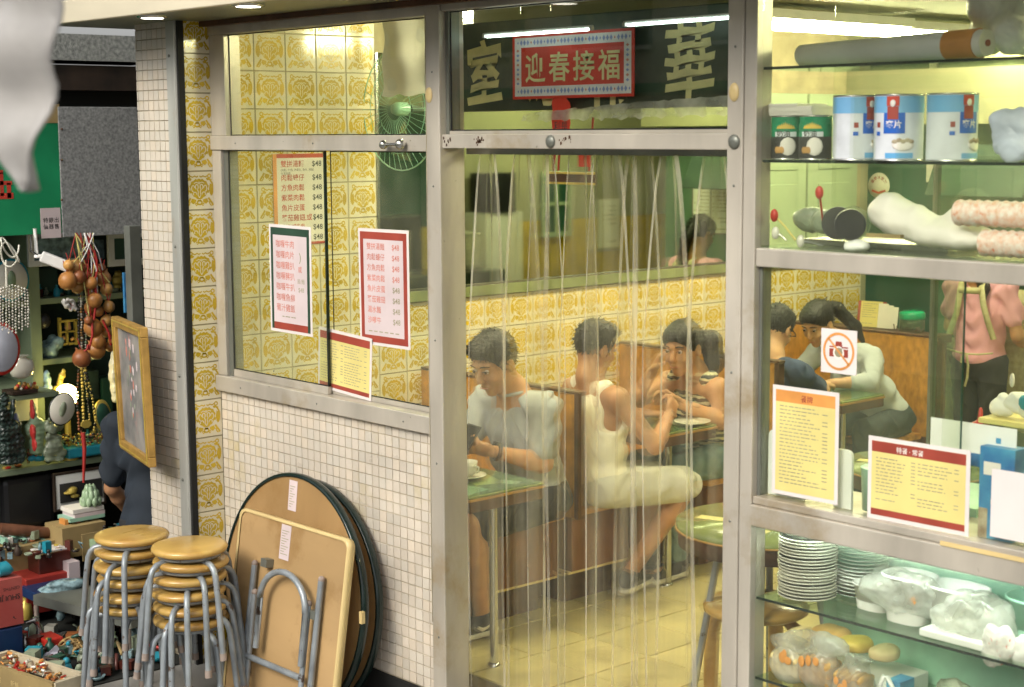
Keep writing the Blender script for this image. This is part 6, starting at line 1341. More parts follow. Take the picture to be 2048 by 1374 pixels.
b = MB(); b.X = X_; b.prism(rrect(W2-.007, Hh-.007, .028), .0, .020); O(b, 'board', 'plywood')
b = MB(); b.X = X_; c_ = rrect(W2, Hh, .034); n = len(c_); ci = [((x*.972), Hh/2+(z-Hh/2)*.975) for x, z in c_]; vs = [(x, -.005, z) for x, z in ci]+[(x, -.007, z) for x, z in c_]+[(x*1.005, .008, Hh/2+(z-Hh/2)*1.004) for x, z in c_]+[(x, .026, z) for x, z in c_]+[(x, .026, z) for x, z in ci]
b.add(vs, [(i*n+j, (i+1)*n+j, (i+1)*n+(j+1) % n, i*n+(j+1) % n) for i in range(4) for j in range(n)], 0, True); O(b, 'edge_band', 'edge_cream')
b = MB(); b.X = X_; b.box((-.075, -.0012, Hh-.15), (-.01, -.0002, Hh-.015)); O(b, 'label_sticker', 'paper_pink')
b = MB(); b.X = X_
for k in range(10): b.quad((-.068, -.0018, Hh-.04-.010*k), (-.02-.012*(k % 3), -.0018, Hh-.04-.010*k), (-.02-.012*(k % 3), -.0018, Hh-.037-.010*k), (-.068, -.0018, Hh-.037-.010*k))
O(b, 'sticker_print', 'print_grey')
def TB(nm, pts, r_=.0125, m_='leg_metal', **k): b = MB(); b.X = X_; b.tube(pts, r_, 12); b.X = None; return b.obj(nm, m_, sq, **k)
X_ = X_@Matrix.Translation((.03, 0, 0))
TB('leg', [(-.235, -.02, .575), (-.230, -.024, .02)]); TB('leg', [(.21, -.02, .60), (.215, -.024, .02)]); TB('leg', [(-.195, -.034, .47), (-.185, -.036, .02)], .011); TB('leg', [(.165, -.034, .50), (.172, -.036, .02)], .011)
TB('leg_loop', [(-.135, -.045, .27), (-.132, -.05, .47)]+[(.02+.152*math.cos(a), -.052, .47+.125*math.sin(a)) for a in np.linspace(math.pi, 0, 13)]+[(.172, -.05, .47), (.170, -.045, .27)], .0125)
TB('cross_bar', [(-.19, -.043, .225), (.17, -.043, .225)], .0125)
for x, z in ((-.155, .60), (.19, .47)): b = MB(); b.X = X_; b.box((x-.02, -.035, z-.018), (x+.02, -.001, z+.014)); O(b, 'bracket', 'aluminium_dark', ) if True else None
for x, y, z in ((-.235, -.02, .580), (.21, -.02, .605), (-.195, -.034, .475), (.165, -.034, .505)): b = MB(); b.X = X_; b.ball((x, y, z), .014, 10); O(b, 'rubber_cap', 'rubber_foot')

# ================================================================ other side of the street (mirrored in the panes)
ob_ = thing('opposite_building', 'plain pale building across the street with rows of dark windows', 'building', (-2, -11, -.42))
MB().box((-16, -13, -.42), (9, -10.5, 5.2)).obj('wall', 'fascia', ob_); MB().box((-16, -10.4, 2.5), (9, -9.2, 2.6)).obj('awning', 'green_sign', ob_)
for i in range(11):
    for z0_ in (.2, 3.1): wi = MB().box((-15.2+2.2*i, -10.49, z0_), (-13.9+2.2*i, -10.44, z0_+1.5)).obj('window', 'wall_darkgreen', ob_); MB().box((-15.25+2.2*i, -10.43, z0_-.06), (-13.85+2.2*i, -10.38, z0_-.01)).obj('sill', 'porcelain', wi)
# ================================================================ hanging white plastic near the lens
b = MB(); vs = []; nu_, nv_ = 10, 16
e0 = [at(-60, -40, 'y', -2.75), at(88, -40, 'y', -2.75)]; tip = at(46, 382, 'y', -2.75)
outl = []
for j in range(nv_+1):
    v = j/nv_; py = -40+422*v
    lx = -70 if v < .55 else -70+(46+70)*((v-.55)/.45)**1.1; rx = 92+5*math.sin(v*9) if v < .45 else 92-(92-47)*((v-.45)/.55)**1.25
    for i in range(nu_+1):
        u = i/nu_; q = at(lx+(rx-lx)*u, py, 'y', -2.75); vs.append((q.x, q.y+.012*math.sin(u*7+v*3)+.008*math.sin(v*14), q.z))
b.add(vs, [(j*(nu_+1)+i, (j+1)*(nu_+1)+i, (j+1)*(nu_+1)+i+1, j*(nu_+1)+i+1) for j in range(nv_) for i in range(nu_)], 0, True)
o_ = b.obj('hanging_plastic', 'hanging_film', label='blurred white plastic sheet hanging close at the upper left', cat='plastic sheet'); sm_ = o_.modifiers.new('solid', 'SOLIDIFY'); sm_.thickness = .004

# ================================================================ junk stall on the left (shelves face +x)
def span(px0, py0, px1, py1, x):
    a = at(px0, py0, 'x', x); b_ = at(px1, py1, 'x', x); c_ = at(px0, py1, 'x', x); d_ = at(px1, py0, 'x', x)
    return (a.y+c_.y)/2, (b_.y+d_.y)/2, (b_.z+c_.z)/2, (a.z+d_.z)/2
def sbox(nm, px0, py0, px1, py1, x, dep, m_, parent=None, bev=0, label=None, cat=None, group=None, kind=None):
    y0, y1, z0, z1 = span(px0, py0, px1, py1, x); return MB().box((x-dep, y0, z0), (x, y1, z1)).obj(nm, m_, parent, bev=bev, label=label, cat=cat, group=group, kind=kind)
sh = thing('junk_stall', 'dim stall of grey green shelves crowded with old curios', 'stall', (-1.8, 0, -.19))
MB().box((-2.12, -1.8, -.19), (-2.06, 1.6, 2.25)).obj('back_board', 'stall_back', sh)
zc = at(100, 928, 'x', -1.45).z; zs1 = at(160, 592, 'x', -1.7).z; zs2 = at(110, 718, 'x', -1.7).z
y_d0, y_d1 = at(63, 700, 'x', -1.7).y, at(85, 700, 'x', -1.7).y
MB().box((-2.055, -1.8, zc-.03), (-1.45, 1.2, zc)).obj('counter_board', 'shelf_paint', sh, bev=.003)
MB().box((-2.05, y_d0, zc+.001), (-1.70, y_d1, 2.0)).obj('divider', 'shelf_paint', sh, bev=.002)
MB().box((-2.055, y_d1+.001, zs1-.03), (-1.71, 1.2, zs1)).obj('shelf', 'shelf_paint', sh, bev=.002)
MB().box((-2.055, y_d1+.001, zs2-.028), (-1.71, y_d1+.33, zs2)).obj('shelf', 'shelf_paint', sh, bev=.002)
MB().box((-2.055, -1.8, zs1-.03), (-1.71, y_d0-.001, zs1)).obj('shelf', 'shelf_paint', sh, bev=.002)
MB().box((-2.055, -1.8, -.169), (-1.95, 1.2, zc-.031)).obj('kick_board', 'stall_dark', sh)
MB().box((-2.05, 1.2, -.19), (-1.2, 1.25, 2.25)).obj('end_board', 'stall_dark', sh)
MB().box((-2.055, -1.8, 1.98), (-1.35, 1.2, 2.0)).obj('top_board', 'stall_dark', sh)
# lintel, beam, panel, green signboard
bm = thing('concrete_beam', 'weathered grey concrete beam above the junk stall opening', 'beam', (-1.4, -.5, 2.3)); xb = -1.30
y0, y1, z0, z1 = span(20, 121, 285, 68, xb); y0 -= .8
MB().box((-1.7, y0, z0), (xb, y1+.15, z1)).obj('upper_band', 'grey_render', bm)
y_, y__, z2, _ = span(20, 170, 285, 121, xb); MB().box((-1.7, y0, z2), (xb-.012, y1+.15, z0-.001)).obj('stained_band', 'concrete', bm)
_, _, z3, _ = span(20, 198, 285, 180, xb); MB().box((-1.69, y0, z3), (xb-.03, y1+.15, z2-.02)).obj('wood_strip', 'dark_wood', bm); MB().box((-1.75, y0, 1.99), (xb-.12, y1+.15, z3-.001)).obj('dark_recess', 'black_gap', bm)
gp_ = thing('grey_panel', 'speckled grey hanging panel over the right side of the stall', 'panel', (-1.27, .2, 1.6))
sbox('panel', 121, 214, 279, 471, -1.262, .02, 'grey_panel', gp_, bev=.003)
for py in (258, 320, 400): q = at(122, py, 'x', -1.26); MB().ball((-1.26, q.y+.004, q.z), .006, 8).obj('nail', 'brown_trim', gp_)
gs = thing('green_signboard', 'green signboard with red characters and a taped price note', 'sign', (-1.28, -.4, 1.6))
y0, y1, z0, z1 = span(-40, 236, 120, 470, -1.268); MB().box((-1.285, y0-.5, z0), (-1.268, y1, z1)).obj('board', 'green_sign', gs)
sbox('tan_tape', 86, 208, 119, 246, -1.266, .001, 'cardboard', gs)
b = MB(); 
for (u0, v0, u1, v1) in ((-8, 340, 6, 348), (-8, 362, 24, 370), (0, 345, 7, 392), (14, 366, 22, 396), (-8, 386, 27, 398)): y0, y1, z0, z1 = span(u0, v0, u1, v1, -1.267); b.box((-1.2675, y0, z0), (-1.2665, y1, z1))
b.obj('red_strokes', 'red_paint', gs)
y0, y1, z0, z1 = span(82, 416, 122, 476, -1.262); pn = MB().box((-1.2655, y0, z0), (-1.264, y1, z1)).obj('price_note', 'paper_pink', gs)
b = MB(); b.X = basis((-1.2635, y0, z0), (0, 1, 0), (0, 0, 1)); 
for k, tx in enumerate(('特價', '銀器', '出售')): put_text(b, tx[0], .012+.028*k, .075, .026, 0, 0, .01); put_text(b, tx[1], .012+.028*k, .045, .026, 0, 0, .01)
b.obj('lettering', 'print_black', pn)
# grey steel post by the column
q = at(271, 560, 'y', .12); ps = thing('steel_post', 'square grey steel post of the stall standing left of the mosaic column', 'post', (q.x, .12, -.19))
MB().box((q.x-.06, .10, -.19), (q.x-.005, .16, 1.66)).obj('post', 'grey_post', ps, bev=.003)

# ---- framed pictures
def framed(nm, px0, py0, px1, py1, x, fw_, fm, im, label, cat='picture'):
    y0, y1, z0, z1 = span(px0, py0, px1, py1, x); t = thing(nm, label, cat, (x, (y0+y1)/2, z0))
    MB().box((x-.012, y0+fw_, z0+fw_), (x-.004, y1-fw_, z1-fw_)).obj('picture', im, t)
    for a in ((y0, z0, y1, z0+fw_), (y0, z1-fw_, y1, z1), (y0, z0+fw_, y0+fw_, z1-fw_), (y1-fw_, z0+fw_, y1, z1-fw_)): MB().box((x-.02, a[0], a[1]), (x, a[2], a[3])).obj('frame_bar', fm, t, bev=.002)
    return t
framed('framed_picture', 56, 430, 168, 531, -1.66, .03, 'white_foam', 'clear_blue', 'white framed teal picture on the top shelf behind the white camera')
framed('framed_picture', 217, 462, 300, 531, -1.66, .035, 'white_foam', 'wall_darkgreen', 'pale blue framed picture on the top shelf at the right')
# security camera
cc = thing('security_camera', 'white security camera on a bracket hanging under the green signboard', 'camera', (-1.2, .0, 1.5))
a, b_ = at(82, 512, 'x', -1.22), at(138, 534, 'x', -1.16); b = MB(); d = (b_-a).normalized(); b.X = basis((a+b_)/2, d, Vector((0, 0, 1))-d*d.z); L2 = (b_-a).length/2
b.cbox((0, 0, 0), (L2, .026, .026)); b.X = None; b.obj('housing', 'white_plastic', cc, bev=.008); b = MB(); b.X = basis(b_+d*.006, d, Vector((0, 0, 1))-d*d.z); b.cbox((0, 0, 0), (.005, .020, .020)); b.X = None; b.obj('lens_window', 'black_plastic', cc)
b = MB(); q = at(70, 470, 'x', -1.24); b.tube([(q.x, q.y, q.z+.03), (q.x, q.y+.005, q.z-.10), (a.x, a.y-.03, a.z+.0), tuple(a)], .009, 8); b.obj('bracket', 'white_plastic', cc); b = MB(); q2 = at(62, 470, 'x', -1.23); b.tube([tuple(q2), (q2.x, q2.y-.005, q2.z-.08), (a.x, a.y-.05, a.z+.03), (a.x, a.y-.01, a.z+.0)], .004, 6); b.obj('cable', 'black_plastic', cc)

# ---- gourds hanging in a bunch
G = [(137, 530, 11, 1), (153, 534, 17, 1), (135, 561, 18, 0), (155, 574, 13, 1), (158, 553, 13, 2), (176, 548, 15, 0), (182, 566, 13, 0), (206, 557, 17, 0), (213, 578, 13, 1), (184, 583, 14, 0), (189, 600, 16, 0), (181, 614, 13, 0), (218, 613, 12, 1), (196, 622, 12, 0), (177, 641, 9, 2), (186, 655, 19, 0), (213, 641, 12, 1), (213, 664, 12, 1), (223, 681, 8, 0), (220, 693, 11, 0), (197, 684, 15, 0), (192, 700, 19, 0), (163, 717, 19, 2), (203, 536, 9, 2)]
GW = ['half hidden at the very top', 'topmost and round', 'biggest at the left edge', 'below the yellow cord', 'tucked between two rounder ones', 'with a long neck', 'right of the neck', 'round and outermost right', 'just under the outermost right one', 'on the centre line', 'above the red cord knot', 'touching the red cord', 'right under the outermost pair', 'with a pear shape', 'small and in shadow', 'largest of the centre', 'round beside the largest', 'second of the right hand pair', 'small with a waist', 'under the small waisted one', 'behind the big low one', '', '', 'small by the red bow']
for k, (px, py, r_, mi) in enumerate(G):
    x = -1.12-.03*random.random()*(1 if k % 2 else -1); c_ = at(px, py, 'x', x); rr_ = r_/3251*7.75; t = thing('gourd', 'x', 'gourd', tuple(c_), 'dried gourds hanging in a bunch')
    VP = 'upper left' if (px < 168 and py < 600) else ('upper right' if py < 600 else ('middle' if py < 650 else 'lower right'))
    t['label'] = 'red orange gourd hanging lowest of the bunch' if k == 22 else ('large round gourd just above the lowest reddish one' if k == 21 else 'dried %s gourd of the hanging bunch, %s' % (['orange brown', 'ochre', 'dark reddish'][mi], GW[k]))
    n = random.uniform(.92, 1.12); pf = [(0.001, -1.0), (.35, -.95), (.72, -.70), (.95, -.28), (1.0, .02), (.9, .42), (.62, .75), (.30, .93), (.14, 1.02), (.07, 1.22), (.05, 1.3)]
    if k in (5, 13, 18): pf = [(0.001, -1.0), (.6, -.8), (.98, -.2), (.9, .3), (.5, .72), (.40, .95), (.48, 1.2), (.40, 1.5), (.15, 1.75), (.05, 1.9)]
    b = MB(); b.lathe([(p0*rr_, p1*rr_*n) for p0, p1 in pf], n=20); b.X = None
    o_ = bpy.data.objects.new('fruit', b.mesh('fruit', ['gourd', 'gourd_b', 'gourd_c'][mi])); C.objects.link(o_); o_.parent = t; o_.rotation_euler = (R(random.uniform(-40, 40)), R(random.uniform(-35, 35)), random.random()*6)
    b = MB(); b.tube([tuple(c_+Vector((0, 0, rr_))), tuple(c_+Vector((random.uniform(-.01, .01), random.uniform(-.02, .02), rr_*2.2)))], .0025, 5); b.obj('stem', 'red_cord', t)
tc_ = at(182, 466, 'x', -1.14)
b = MB()
for k in range(16):
    p0 = at(150+random.random()*38, 466, 'x', -1.15+.05*random.random()); px, py, r_, _ = G[k % len(G)]; p1 = at(px+random.uniform(-6, 6), py-r_, 'x', -1.10)
    b.tube([tuple(p0), tuple((p0+p1)/2+Vector((.02, random.uniform(-.03, .03), 0))), tuple(p1)], .0028, 5, k % 3)
for (x0_, y0_, x1_, y1_) in ((192, 520, 190, 560), (190, 560, 188, 640), (188, 500, 192, 540), (184, 640, 178, 700), (176, 690, 166, 705), (205, 640, 222, 690)): b.tube([tuple(at(x0_, y0_, 'x', -1.09)), tuple(at((x0_+x1_)/2+4, (y0_+y1_)/2, 'x', -1.08)), tuple(at(x1_, y1_, 'x', -1.09))], .006, 6, 0)
b.obj('hanging_cords', ['red_cord', 'white_plastic', 'yellow_cord'], label='tangle of red and pale cords holding up the gourds', cat='cords', kind='stuff')
# ---- bead strands
def strand(label, pts, r_, mats_, x, grp, zig=2):
    t = thing('bead_string', label, 'beads', tuple(at(pts[0][0], pts[0][1], 'x', x)), grp); b = MB(); P = [at(a_, b__, 'x', x) for a_, b__ in pts]
    L = sum((P[i+1]-P[i]).length for i in range(len(P)-1)); n = int(L/(r_*2.1)); d = 0
    for k in range(n):
        s_ = L*k/n; i = 0
        while i < len(P)-2 and s_ > (P[i+1]-P[i]).length: s_ -= (P[i+1]-P[i]).length; i += 1
        q = P[i]+(P[i+1]-P[i])*min(1, s_/(P[i+1]-P[i]).length); b.ball((q.x, q.y+random.uniform(-1, 1)*.0015, q.z), r_*random.uniform(.8, 1.1), 6, random.randrange(len(mats_)))
    b.obj('beads', mats_, t, kind='stuff')
ORD = ['leftmost', 'second', 'third', 'fourth', 'fifth', 'sixth', 'seventh', 'eighth', 'ninth', 'rightmost']
for k, px in enumerate((2, 7, 13, 19, 25, 31, 37, 43, 49, 54)): strand('%s of the ten clear crystal bead strands at the far left' % ORD[k], [(px, 570+abs(k-4)*2), (px+(k-4)*.4, 600), (px+(k-4)*.5, 668-abs(k-4)*3+6*(k % 2))], .0062, ['crystal', 'porcelain'], -1.12, 'crystal bead strands hanging at the far left')
strand('long black bead necklace below the gourds', [(158, 590), (157, 640), (159, 700)], .0075, ['bead_black'], -1.16, 'dark bead necklaces under the gourds'); strand('second long black bead necklace below the gourds', [(167, 590), (169, 650), (166, 700)], .0075, ['bead_black'], -1.18, 'dark bead necklaces under the gourds')
strand('cream bead necklace between the two black ones', [(162, 592), (163, 650), (163, 702)], .006, ['porcelain', 'gourd_b'], -1.17, 'dark bead necklaces under the gourds'); strand('pale bead necklace right of the black ones', [(174, 600), (173, 650), (171, 700)], .006, ['crystal', 'jade'], -1.19, 'dark bead necklaces under the gourds')
strand('dark amber necklace hanging over the lamp', [(158, 735), (154, 790), (158, 858), (170, 872)], .0075, ['bead_black', 'gourd_c'], -1.2, 'dark bead necklaces by the lamp'); strand('black necklace hanging right of the lamp', [(170, 735), (184, 790), (192, 840), (186, 872), (172, 876)], .0075, ['bead_black', 'gold'], -1.21, 'dark bead necklaces by the lamp')
strand('golden chain hanging in front of the lamp', [(163, 738), (166, 800), (168, 856)], .008, ['gold', 'yellow_bun'], -1.19, 'dark bead necklaces by the lamp'); strand('thin gold chain right of the golden chain', [(168, 736), (176, 800), (180, 850)], .006, ['gold', 'bead_black'], -1.22, 'dark bead necklaces by the lamp')
oc = thing('octagon_pendant', 'gold octagonal pendant at the end of the necklaces', 'pendant', tuple(at(172, 848, 'x', -1.18))); q = at(172, 848, 'x', -1.18); b = MB(); b.X = basis(q, (0, 1, 0), (0, 0, 1)); b.prism([(.028*math.cos(R(22.5+45*k)), .020*math.sin(R(22.5+45*k))) for k in range(8)], -.004, .004); b.X = None; b.obj('plate', 'gold', oc)
b = MB(); b.tube([tuple(at(166, 865, 'x', -1.17)), tuple(at(169, 900, 'x', -1.16)), tuple(at(167, 965, 'x', -1.16))], [.012, .010, .006], 8); b.obj('red_tassel', 'red_cord', label='long red tassel hanging under the gold pendant', cat='tassel')
b = MB(); pts = [at(20+18*math.cos(a_), 490+22*math.sin(a_*1.3)+a_*2, 'x', -1.12+.01*math.sin(a_*3)) for a_ in np.linspace(0, 12, 60)]; b.tube(pts, .0045, 6); b.tube([tuple(at(12, 520, 'x', -1.12)), tuple(at(13, 575, 'x', -1.12))], .005, 6); b.obj('white_cable', 'porcelain', label='bundle of white cable hanging at the upper left of the stall', cat='cable')

# ---- lamp and round things
q = at(133, 791, 'x', -1.5); lamp = thing('globe_lamp', 'glowing yellow globe lamp on the stall counter', 'lamp', (q.x, q.y, zc))
b = MB(); b.ball(tuple(q), .058, 22); b.obj('globe', 'lamp_glow', lamp); MB().lathe([(.05, zc), (.05, zc+.02), (.015, zc+.04), (.015, q.z-.055)], (q.x, q.y, 0), 16).obj('stand', 'gold', lamp)
def disc(nm, px, py, rpx, rpy, x, m_, rim, label, cat, inner=None, rw_=.10, tilt=0):
    q = at(px, py, 'x', x); ry, rz_ = rpx/3251*8.2, rpy/3251*8.2; t = thing(nm, label, cat, tuple(q))
    for k, (s_, mm, dx, nm2) in enumerate(((1, rim, 0, 'rim'), (1-rw_, m_, .004, 'face'))+(((.45, inner, .008, 'picture'),) if inner else ())):
        b = MB(); b.lathe([(0, -.006+dx*1.2), (s_*.98, -.006+dx), (s_, dx), (s_*.96, .004+dx), (0, .005+dx)], n=32, axis='x'); ct_, st_ = math.cos(R(tilt)), math.sin(R(tilt))
        nar = .5 if nm2 == 'picture' else 1
        b.v = [(v[0]+q.x, v[1]*nar*ry*ct_-v[2]*rz_*st_+q.y, v[1]*ry*st_+v[2]*rz_*ct_+q.z) for v in b.v]; b.obj(nm2, mm, t)
disc('porcelain_plate', 22, 560, 38, 42, -1.6, 'porcelain', 'cyan', 'white plate with blue rim behind the crystal strands', 'plate', 'jade')
disc('wall_clock', 2, 698, 38, 50, -1.3, 'clock_face', 'red_plastic', 'round clock with red rim at the left edge of the stall', 'clock', None, .13)
disc('oval_plate', 124, 818, 28, 33, -1.36, 'porcelain', 'edge_green', 'oval white plate with dark rim and a green leaf motif before the lamp', 'plate', 'stone_green', .07, -20)
disc('oval_mirror', 206, 832, 19, 34, -1.45, 'wall_darkgreen', 'gold', 'gold rimmed oval mirror at the right of the counter', 'mirror', None, .2, 8)
def blobs(nm, label, cat, items, m_, x, h=.006, parent=None, amp=.0015):
    "figurine from pixel-sized blobs at one depth: (px,py,rx,rz)"
    s_ = SDF(h); k_ = (x-5.97); D = 8.0
    for it in items: q = at(it[0], it[1], 'x', x+(it[4] if len(it) > 4 else 0)); s_.ell(tuple(q), (max(it[2], it[3])/3251*D*.7, it[2]/3251*D, it[3]/3251*D), .012)
    b = MB(); s_.into(b, 0, lambda V: V+amp*np.sin(V[:, [2, 0, 1]]*260)); o_ = b.obj(nm, m_, parent, label=label, cat=cat); return o_
blobs('laughing_buddha', 'grey green laughing buddha figurine seated on a rock', 'figurine', [(105, 830, 7, 9), (105, 838, 9, 5, .02), (106, 855, 14, 13), (106, 860, 10, 10, .03), (93, 852, 6, 12), (121, 850, 6, 11), (98, 875, 10, 8), (114, 876, 11, 8), (107, 893, 20, 14), (97, 905, 14, 10), (122, 905, 13, 9), (118, 918, 12, 5), (100, 918, 12, 5)], 'stone_green', -1.42)
blobs('robed_figurine', 'tall pale green robed figurine with red marks beside the buddha', 'figurine', [(66, 815, 7, 9), (66, 828, 9, 7), (70, 845, 14, 14), (72, 865, 15, 16), (72, 885, 15, 18), (73, 900, 16, 10), (57, 860, 7, 14), (84, 850, 7, 12), (82, 868, 7, 12)], 'jade', -1.44)
blobs('red_trim', 'dark red trim piece hanging in front of the robed figurine', 'trim', [(64, 806, 3, 8, .09), (65, 825, 3, 14, .09), (66, 862, 5, 14, .09), (68, 888, 2, 16, .09)], 'red_cord', -1.44)
blobs('turquoise_bowl', 'turquoise bowl under the robed figurine', 'bowl', [(64, 917, 10, 6), (78, 917, 10, 6)], 'cyan', -1.44)
blobs('dragon_carving', 'dark green stone dragon carving at the left end of the counter', 'carving', [(8, 800, 10, 14), (4, 830, 14, 18), (18, 835, 8, 14), (30, 855, 12, 14), (10, 865, 20, 18), (34, 880, 16, 16), (12, 900, 24, 18), (40, 905, 12, 14), (24, 920, 26, 8)], 'stone_dark', -1.42, amp=.005)
blobs('bird_figurine', 'small dark bird figurine with pale head above the dragon carving', 'figurine', [(27, 802, 5, 5), (26, 815, 5, 10), (24, 830, 4, 8)], 'stone_dark', -1.40); blobs('pink_figurine', 'pale pink and blue figurine behind the dragon carving', 'figurine', [(30, 835, 7, 10), (34, 850, 9, 10), (26, 852, 6, 9)], 'blue_print', -1.5)
blobs('porcelain_bust', 'white porcelain bust at the right of the counter partly behind the gold frame', 'bust', [(229, 712, 8, 12), (228, 730, 11, 16), (226, 752, 10, 16), (228, 775, 8, 16), (230, 795, 7, 12)], 'porcelain', -1.55)
blobs('golden_rooster', 'golden rooster ornament behind the glowing globe lamp', 'ornament', [(124, 752, 7, 8), (120, 765, 6, 9), (113, 778, 6, 8), (106, 783, 6, 6), (127, 742, 4, 5), (97, 786, 4, 4)], 'gold', -1.62)
blobs('glass_figurine', 'small clear glass figurine on the counter left of the rooster', 'figurine', [(93, 748, 6, 8), (95, 760, 8, 10), (96, 775, 9, 8)], 'clear_blue', -1.6)
MB().lathe([(.02, .0), (.05, .012), (.062, .045), (.055, .085), (.025, .098), (.028, .105), (.04, .11)], tuple(at(44, 756, 'x', -1.4)), 24).obj('porcelain_pot', 'porcelain', label='round white porcelain pot on the left shelf of the stall', cat='pot')
z3 = at(50, 789, 'x', -1.42).z; MB().box((-2.055, -1.8, z3-.025), (-1.41, y_d0-.001, z3-.001)).obj('shelf', 'shelf_paint', sh, bev=.002)
fr_ = thing('fruit_tray', 'tray of small toy fruits and shells left of the divider', 'tray', tuple(at(52, 785, 'x', -1.42))); sbox('tray', 25, 781, 76, 788, -1.40, .12, 'dark_wood', fr_)
for k in range(13):
    q = at(32+3.4*k, 776-4*(k % 3)+random.uniform(-2, 2), 'x', -1.44); MB().ball(tuple(q), random.uniform(.009, .014), 10).obj('fruit', ['gourd_b', 'red_plastic', 'yellow_bun', 'porcelain', 'gourd_c'][k % 5], fr_)
sbox('white_card', 15, 790, 76, 842, -1.55, .01, 'porcelain', label='blank cream card standing behind the figurines', cat='card')
crumple('bagged_glassware', tuple(at(100, 690, 'x', -1.78)), (.07, .075, .085), 'clear_blue', 'heap of plastic wrapped bluish glassware on the short shelf', seed=71, amp=.012)
MB().ball(tuple(at(88, 642, 'x', -1.74)), (.03, .035, .04), 14).obj('black_cup', 'black_plastic', label='small black cup with a white label on the short shelf', cat='cup')
hc_ = thing('wooden_shrine', 'small yellowish wooden display frame with a doll on the short shelf', 'display', tuple(at(137, 690, 'x', -1.74)))
for a_ in ((119, 636, 123, 690), (151, 640, 155, 690), (119, 640, 155, 644), (123, 662, 151, 665), (134, 644, 137, 690), (123, 686, 151, 690)): sbox('bar', *a_, -1.73, .02, 'gold', hc_)
blobs('doll', None, None, [(136, 645, 5, 5), (136, 655, 7, 6)], 'skin', -1.74, parent=hc_); blobs('fruit', None, None, [(128, 676, 5, 5), (145, 678, 5, 5)], 'gourd_b', -1.74, parent=hc_)
blobs('white_flowers', 'white and pink flower cluster hanging by the gourds', 'flowers', [(129, 604, 5, 7), (134, 612, 5, 6), (146, 606, 5, 6), (149, 616, 5, 5), (138, 600, 5, 4), (141, 618, 4, 5)], 'floral', -1.35, amp=.004)
blobs('brass_teapot', 'dark brass pot on the upper shelf at the right', 'pot', [(236, 560, 15, 15), (236, 545, 9, 5), (236, 575, 12, 5)], 'gold', -1.8)
sbox('purple_book', 249, 545, 263, 625, -1.05, .015, 'poster_blue', label='narrow purple blue book cover hanging beside the grey post', cat='book')
MB().lathe([(.028, 0), (.028, .002), (.004, .006), (.004, .05), (.022, .075), (.026, .11), (.022, .13)], tuple(at(203, 905, 'x', -1.45)), 18).obj('wine_glass', 'glass_clear', label='stemmed wine glass in front of the oval mirror', cat='glass')
sbox('blue_glass_tray', 136, 893, 206, 914, -1.42, .15, 'cyan', label='shiny dark blue glass tray on the counter below the beads', cat='tray', bev=.01)
b = MB()
for k in range(150): q = at(125+random.random()*85, 868+random.random()*24, 'x', -1.5+random.random()*.08); b.ball(tuple(q), random.uniform(.004, .009), 6, k % 4)
b.obj('bead_pile', ['bead_black', 'gold', 'jade', 'gourd_c'], label='pile of dark and golden beads on the counter', cat='beads', kind='stuff')
for k, (px, py, w_, h_, m_, nm, lb) in enumerate(((60, 500, 30, 60, 'wall_darkgreen', 'dark_box', 'dark green box on the left top shelf'), (95, 560, 45, 52, 'wall_darkgreen', 'green_tin_box', 'dark teal box on the upper shelf behind the camera'), (180, 500, 60, 40, 'clear_blue', 'wrapped_stack', 'teal plastic wrapped stack behind the gourds'), (185, 770, 30, 60, 'stone_dark', 'dark_bottle', 'dark bottle shape behind the necklaces'), (215, 800, 22, 90, 'wall_darkgreen', 'green_bottle', 'dark green bottle behind the oval mirror'))):
    sbox(nm, px-w_/2, py-h_/2, px+w_/2, py+h_/2, -1.85, .1, m_, label=lb, cat='box' if k < 3 else 'bottle', bev=.01)

# ---- gold framed painting turned towards the street
gf = thing('gold_framed_painting', 'upright gold framed flower painting hung beside the mosaic column', 'painting', (-.2, -.3, .6))
TR_, BR_ = at(290, 655, 'y', -.30), at(308, 935, 'y', -.30); du = Vector((-math.sin(R(74.9)), math.cos(R(74.9)), 0))
rd = (Vector(at(232, 633, 'y', 0))-CAM); n_ = Vector((0, 0, 1)).cross(du)
tt_ = (TR_-CAM).dot(n_)/rd.dot(n_); TL_ = CAM+rd*tt_; wd = (TL_-TR_).length; ht = TR_.z-BR_.z
X_ = basis((BR_.x, BR_.y, BR_.z)+(Vector((0, 0, 0)) and Vector((0, 0, 0)) if False else Vector((0, 0, 0))) if False else Vector((BR_.x, BR_.y, BR_.z)), -du, (TR_-BR_).normalized()); X_.translation = BR_+du*wd
fwid = .042
def GO(b, nm, m_, bev=0): b.X = None; return b.obj(nm, m_, gf, bev=bev)
b = MB(); b.X = X_; b.box((fwid, -.006, fwid), (wd-fwid, .004, ht-fwid)); GO(b, 'canvas', 'painting')
for a_ in ((0, 0, wd, fwid), (0, ht-fwid, wd, ht), (0, fwid, fwid, ht-fwid), (wd-fwid, fwid, wd, ht-fwid)):
    b = MB(); b.X = X_; b.box((a_[0], -.022, a_[1]), (a_[2], .012, a_[3])); GO(b, 'frame_bar', 'frame_gold', .004)
for a_ in ((.012, .012, wd-.012, .018), (.012, ht-.018, wd-.012, ht-.012), (.012, .018, .018, ht-.018), (wd-.018, .018, wd-.012, ht-.018)):
    b = MB(); b.X = X_; b.box((a_[0], -.0265, a_[1]), (a_[2], -.0222, a_[3])); GO(b, 'frame_bead', 'gold', .001)
b = MB(); b.X = X_
for k in range(26): b.ball((wd*random.uniform(.32, .68), -.0062, ht*random.uniform(.25, .85)), (random.uniform(.006, .018), .0012, random.uniform(.01, .03)), 8, random.choice([0, 0, 1, 2]))
